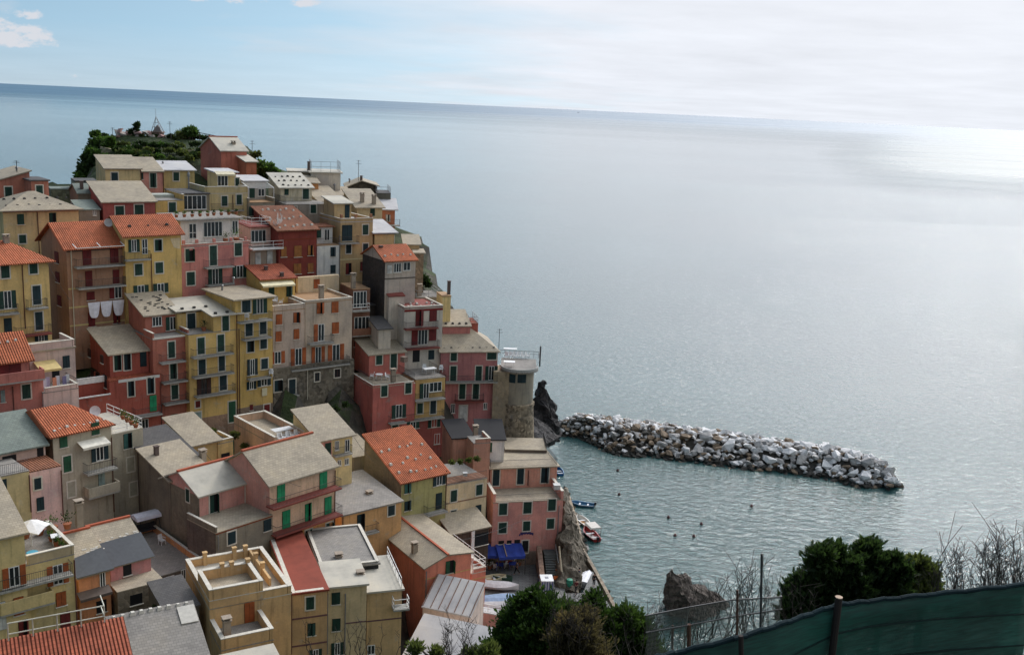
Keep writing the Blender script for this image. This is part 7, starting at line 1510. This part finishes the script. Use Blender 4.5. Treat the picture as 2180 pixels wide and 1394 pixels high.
# green shade netting on a cable with poles
def net_mat():
    m, t, b = new_mat('shade_netting'); tc = N(t, 'ShaderNodeTexCoord'); P = tc.outputs['Object']
    n = N(t, 'ShaderNodeTexNoise', i_Scale=1.4, i_Detail=5.0); L(t, P, n.inputs['Vector']); mp = N(t, 'ShaderNodeMapping'); mp.inputs['Scale'].default_value = (8, 8, 90); L(t, P, mp.inputs[0]); w = N(t, 'ShaderNodeTexNoise', i_Scale=1.0, i_Detail=3.0); L(t, mp.outputs[0], w.inputs['Vector'])
    col = mixc(t, 1.0, (.004, .050, .036), ramp(t, n.outputs[0], [(.3, .6), (.7, 1.5)]), 'MULTIPLY'); col = mixc(t, 1.0, col, ramp(t, w.outputs[0], [(.35, .7), (.65, 1.35)]), 'MULTIPLY')
    L(t, col, b.inputs['Base Color']); b.inputs['Roughness'].default_value = .8
    tr = N(t, 'ShaderNodeBsdfTransparent'); mx = N(t, 'ShaderNodeMixShader'); ou = t.nodes['Material Output']; L(t, ramp(t, w.outputs[0], [(.3, .04), (.7, .15)]), mx.inputs[0]); L(t, b.outputs[0], mx.inputs[1]); L(t, tr.outputs[0], mx.inputs[2]); L(t, mx.outputs[0], ou.inputs['Surface']); return m
def netting():
    b = ppx(1785, 1275, 5.6); o = empty('netting_fence', b, 0, 'dark green shade-net fence hung on a cable and wooden pole', 'fence')
    line = [(1395, 1398, 5.0), (1440, 1388, 5.1), (1560, 1360, 5.2), (1650, 1332, 5.35), (1720, 1308, 5.5), (1785, 1286, 5.6), (1850, 1279, 5.7), (1950, 1268, 5.85), (2080, 1254, 6.0), (2200, 1241, 6.2)]
    P = [ppx(x, y, Y) - b for x, y, Y in line]
    fine = []
    for a, c in zip(P, P[1:]):
        for i in range(6): fine.append(a.lerp(c, i / 6))
    fine.append(P[-1])
    m = MB()
    for i, (a, c) in enumerate(zip(fine, fine[1:])): m.tube(a + Vector((0, 0, .003 * math.sin(i * 1.7))), c + Vector((0, 0, .006 * math.sin(i * 1.7 + 1.7))), .015, 7)
    m.build('top_roll', leaf_mat('net_roll', (.012, .035, .045), .8), o)
    V, Fc = [], []; nz = 14
    for i, p in enumerate(fine):
        for j in range(nz + 1):
            t = j / nz; V.append((p.x, p.y + .010 * math.sin(i * .55 + t * 2) * t + .012 * math.sin(t * 15 + i * .12), p.z - 1.5 * t))
    for i in range(len(fine) - 1):
        for j in range(nz): a = i * (nz + 1) + j; Fc.append((a, a + 1, a + nz + 2, a + nz + 1))
    m = MB(); m.add(V, Fc); q = m.build('net', net_mat(), o, smooth=True, fix=False); sd_ = q.modifiers.new('thick', 'SOLIDIFY'); sd_.thickness = .003
    for k, dz in enumerate((.20, .42, .66)):
        m = MB()
        for i in range(0, len(fine) - 2, 2): a, c = fine[i], fine[i + 2]; m.tube(a + Vector((0, -.012, -dz - .04 * math.sin(i * .12))), c + Vector((0, -.012, -dz - .04 * math.sin((i + 2) * .12))), .006, 4)
        m.build('tension_wire', plain('dark_cord', (.004, .02, .018), .8), o)
    for (x, y0, Y, x1) in ((1786, 1271, 5.55, 1758), (1577, 1352, 5.15, 1580)):
        m = MB(); a = ppx(x, y0, Y) - b; c = ppx(x1, 1500, Y) - b; m.tube(a, c, .0215 if x > 1700 else .014, 9); m.build('pole', plain('dark_pole', (.022, .015, .013), .8), o)
        if x > 1700: m = MB(); m.tube(a, a + Vector((0, 0, .004)), .022, 9); m.build('pole_end', plain('cut_wood', (.45, .33, .24), .8), o)
netting()
# overhead cables
def cable(p, q, sag, label):
    p, q = Vector(p), Vector(q); n = 10; m = MB(); prev = Vector((0, 0, 0))
    for i in range(1, n + 1):
        t = i / n; c = (q - p) * t + Vector((0, 0, -sag * 4 * t * (1 - t))); m.tube(prev, c, .018, 4); prev = c
    o = m.build('cable', iron()); o.location = p; tag(o, label, 'cable')
cable(at_y(1132, 1098, 117), at_y(980, 1150, 107), .3, 'cable slanting from the pink restaurant to the terracotta house')
cable(at_y(402, 905, 112), at_y(470, 1000, 96), .5, 'cable crossing the lane below the salmon narrow house')
cable(at_y(745, 915, 112), at_y(800, 985, 114), .4, 'cable from the slate cottage to the rose red house')
cable(at_y(560, 985, 100), at_y(640, 1035, 92), .4, 'cable above the long slate roof of the green-shuttered house')
cable(at_y(100, 560, 112), at_y(150, 640, 115), .2, 'cable across the dark gap beside the left yellow house')
# more clutter on roofs and yards
rr = random.Random(41)
for i, (x, y, Y, w, h_, c, lab) in enumerate(((300, 1318, 76, .9, .4, (.10, .2, .17), 'green folded net in the rubble yard'), (990, 1012, 118, .5, .4, (.5, .5, .5), 'white box on the cream house roof patio'), (1185, 1040, 122, .8, .6, (.55, .55, .53), 'pale water tank on the restaurant upper terrace'), (860, 770, 132, .7, .7, (.2, .15, .12), 'wooden crate stack on the rose red terrace'))):
    m = MB(); m.box(-w / 2, w / 2, -w / 2, w / 2, 0, h_ * .9); m.box(-w / 2 - .03, w / 2 + .03, -w / 2 - .03, w / 2 + .03, h_ * .9, h_); o = m.build('crate', plain('crate_%d' % i, c, .8)); o.location = at_y(x, y, Y); o.rotation_euler = (0, 0, rr.uniform(0, 1)); tag(o, lab, 'crate')
person(at_z(1232, 1236, Z), 1.2, NAVY, GRYC, 'person in navy beside the rock slope near the green barrel', stride=.2)
person(at_z(1100, 1222, Z), 2.2, GRYC, BLK, 'person in grey walking on the open paving before the tables', stride=.4)
print('done')
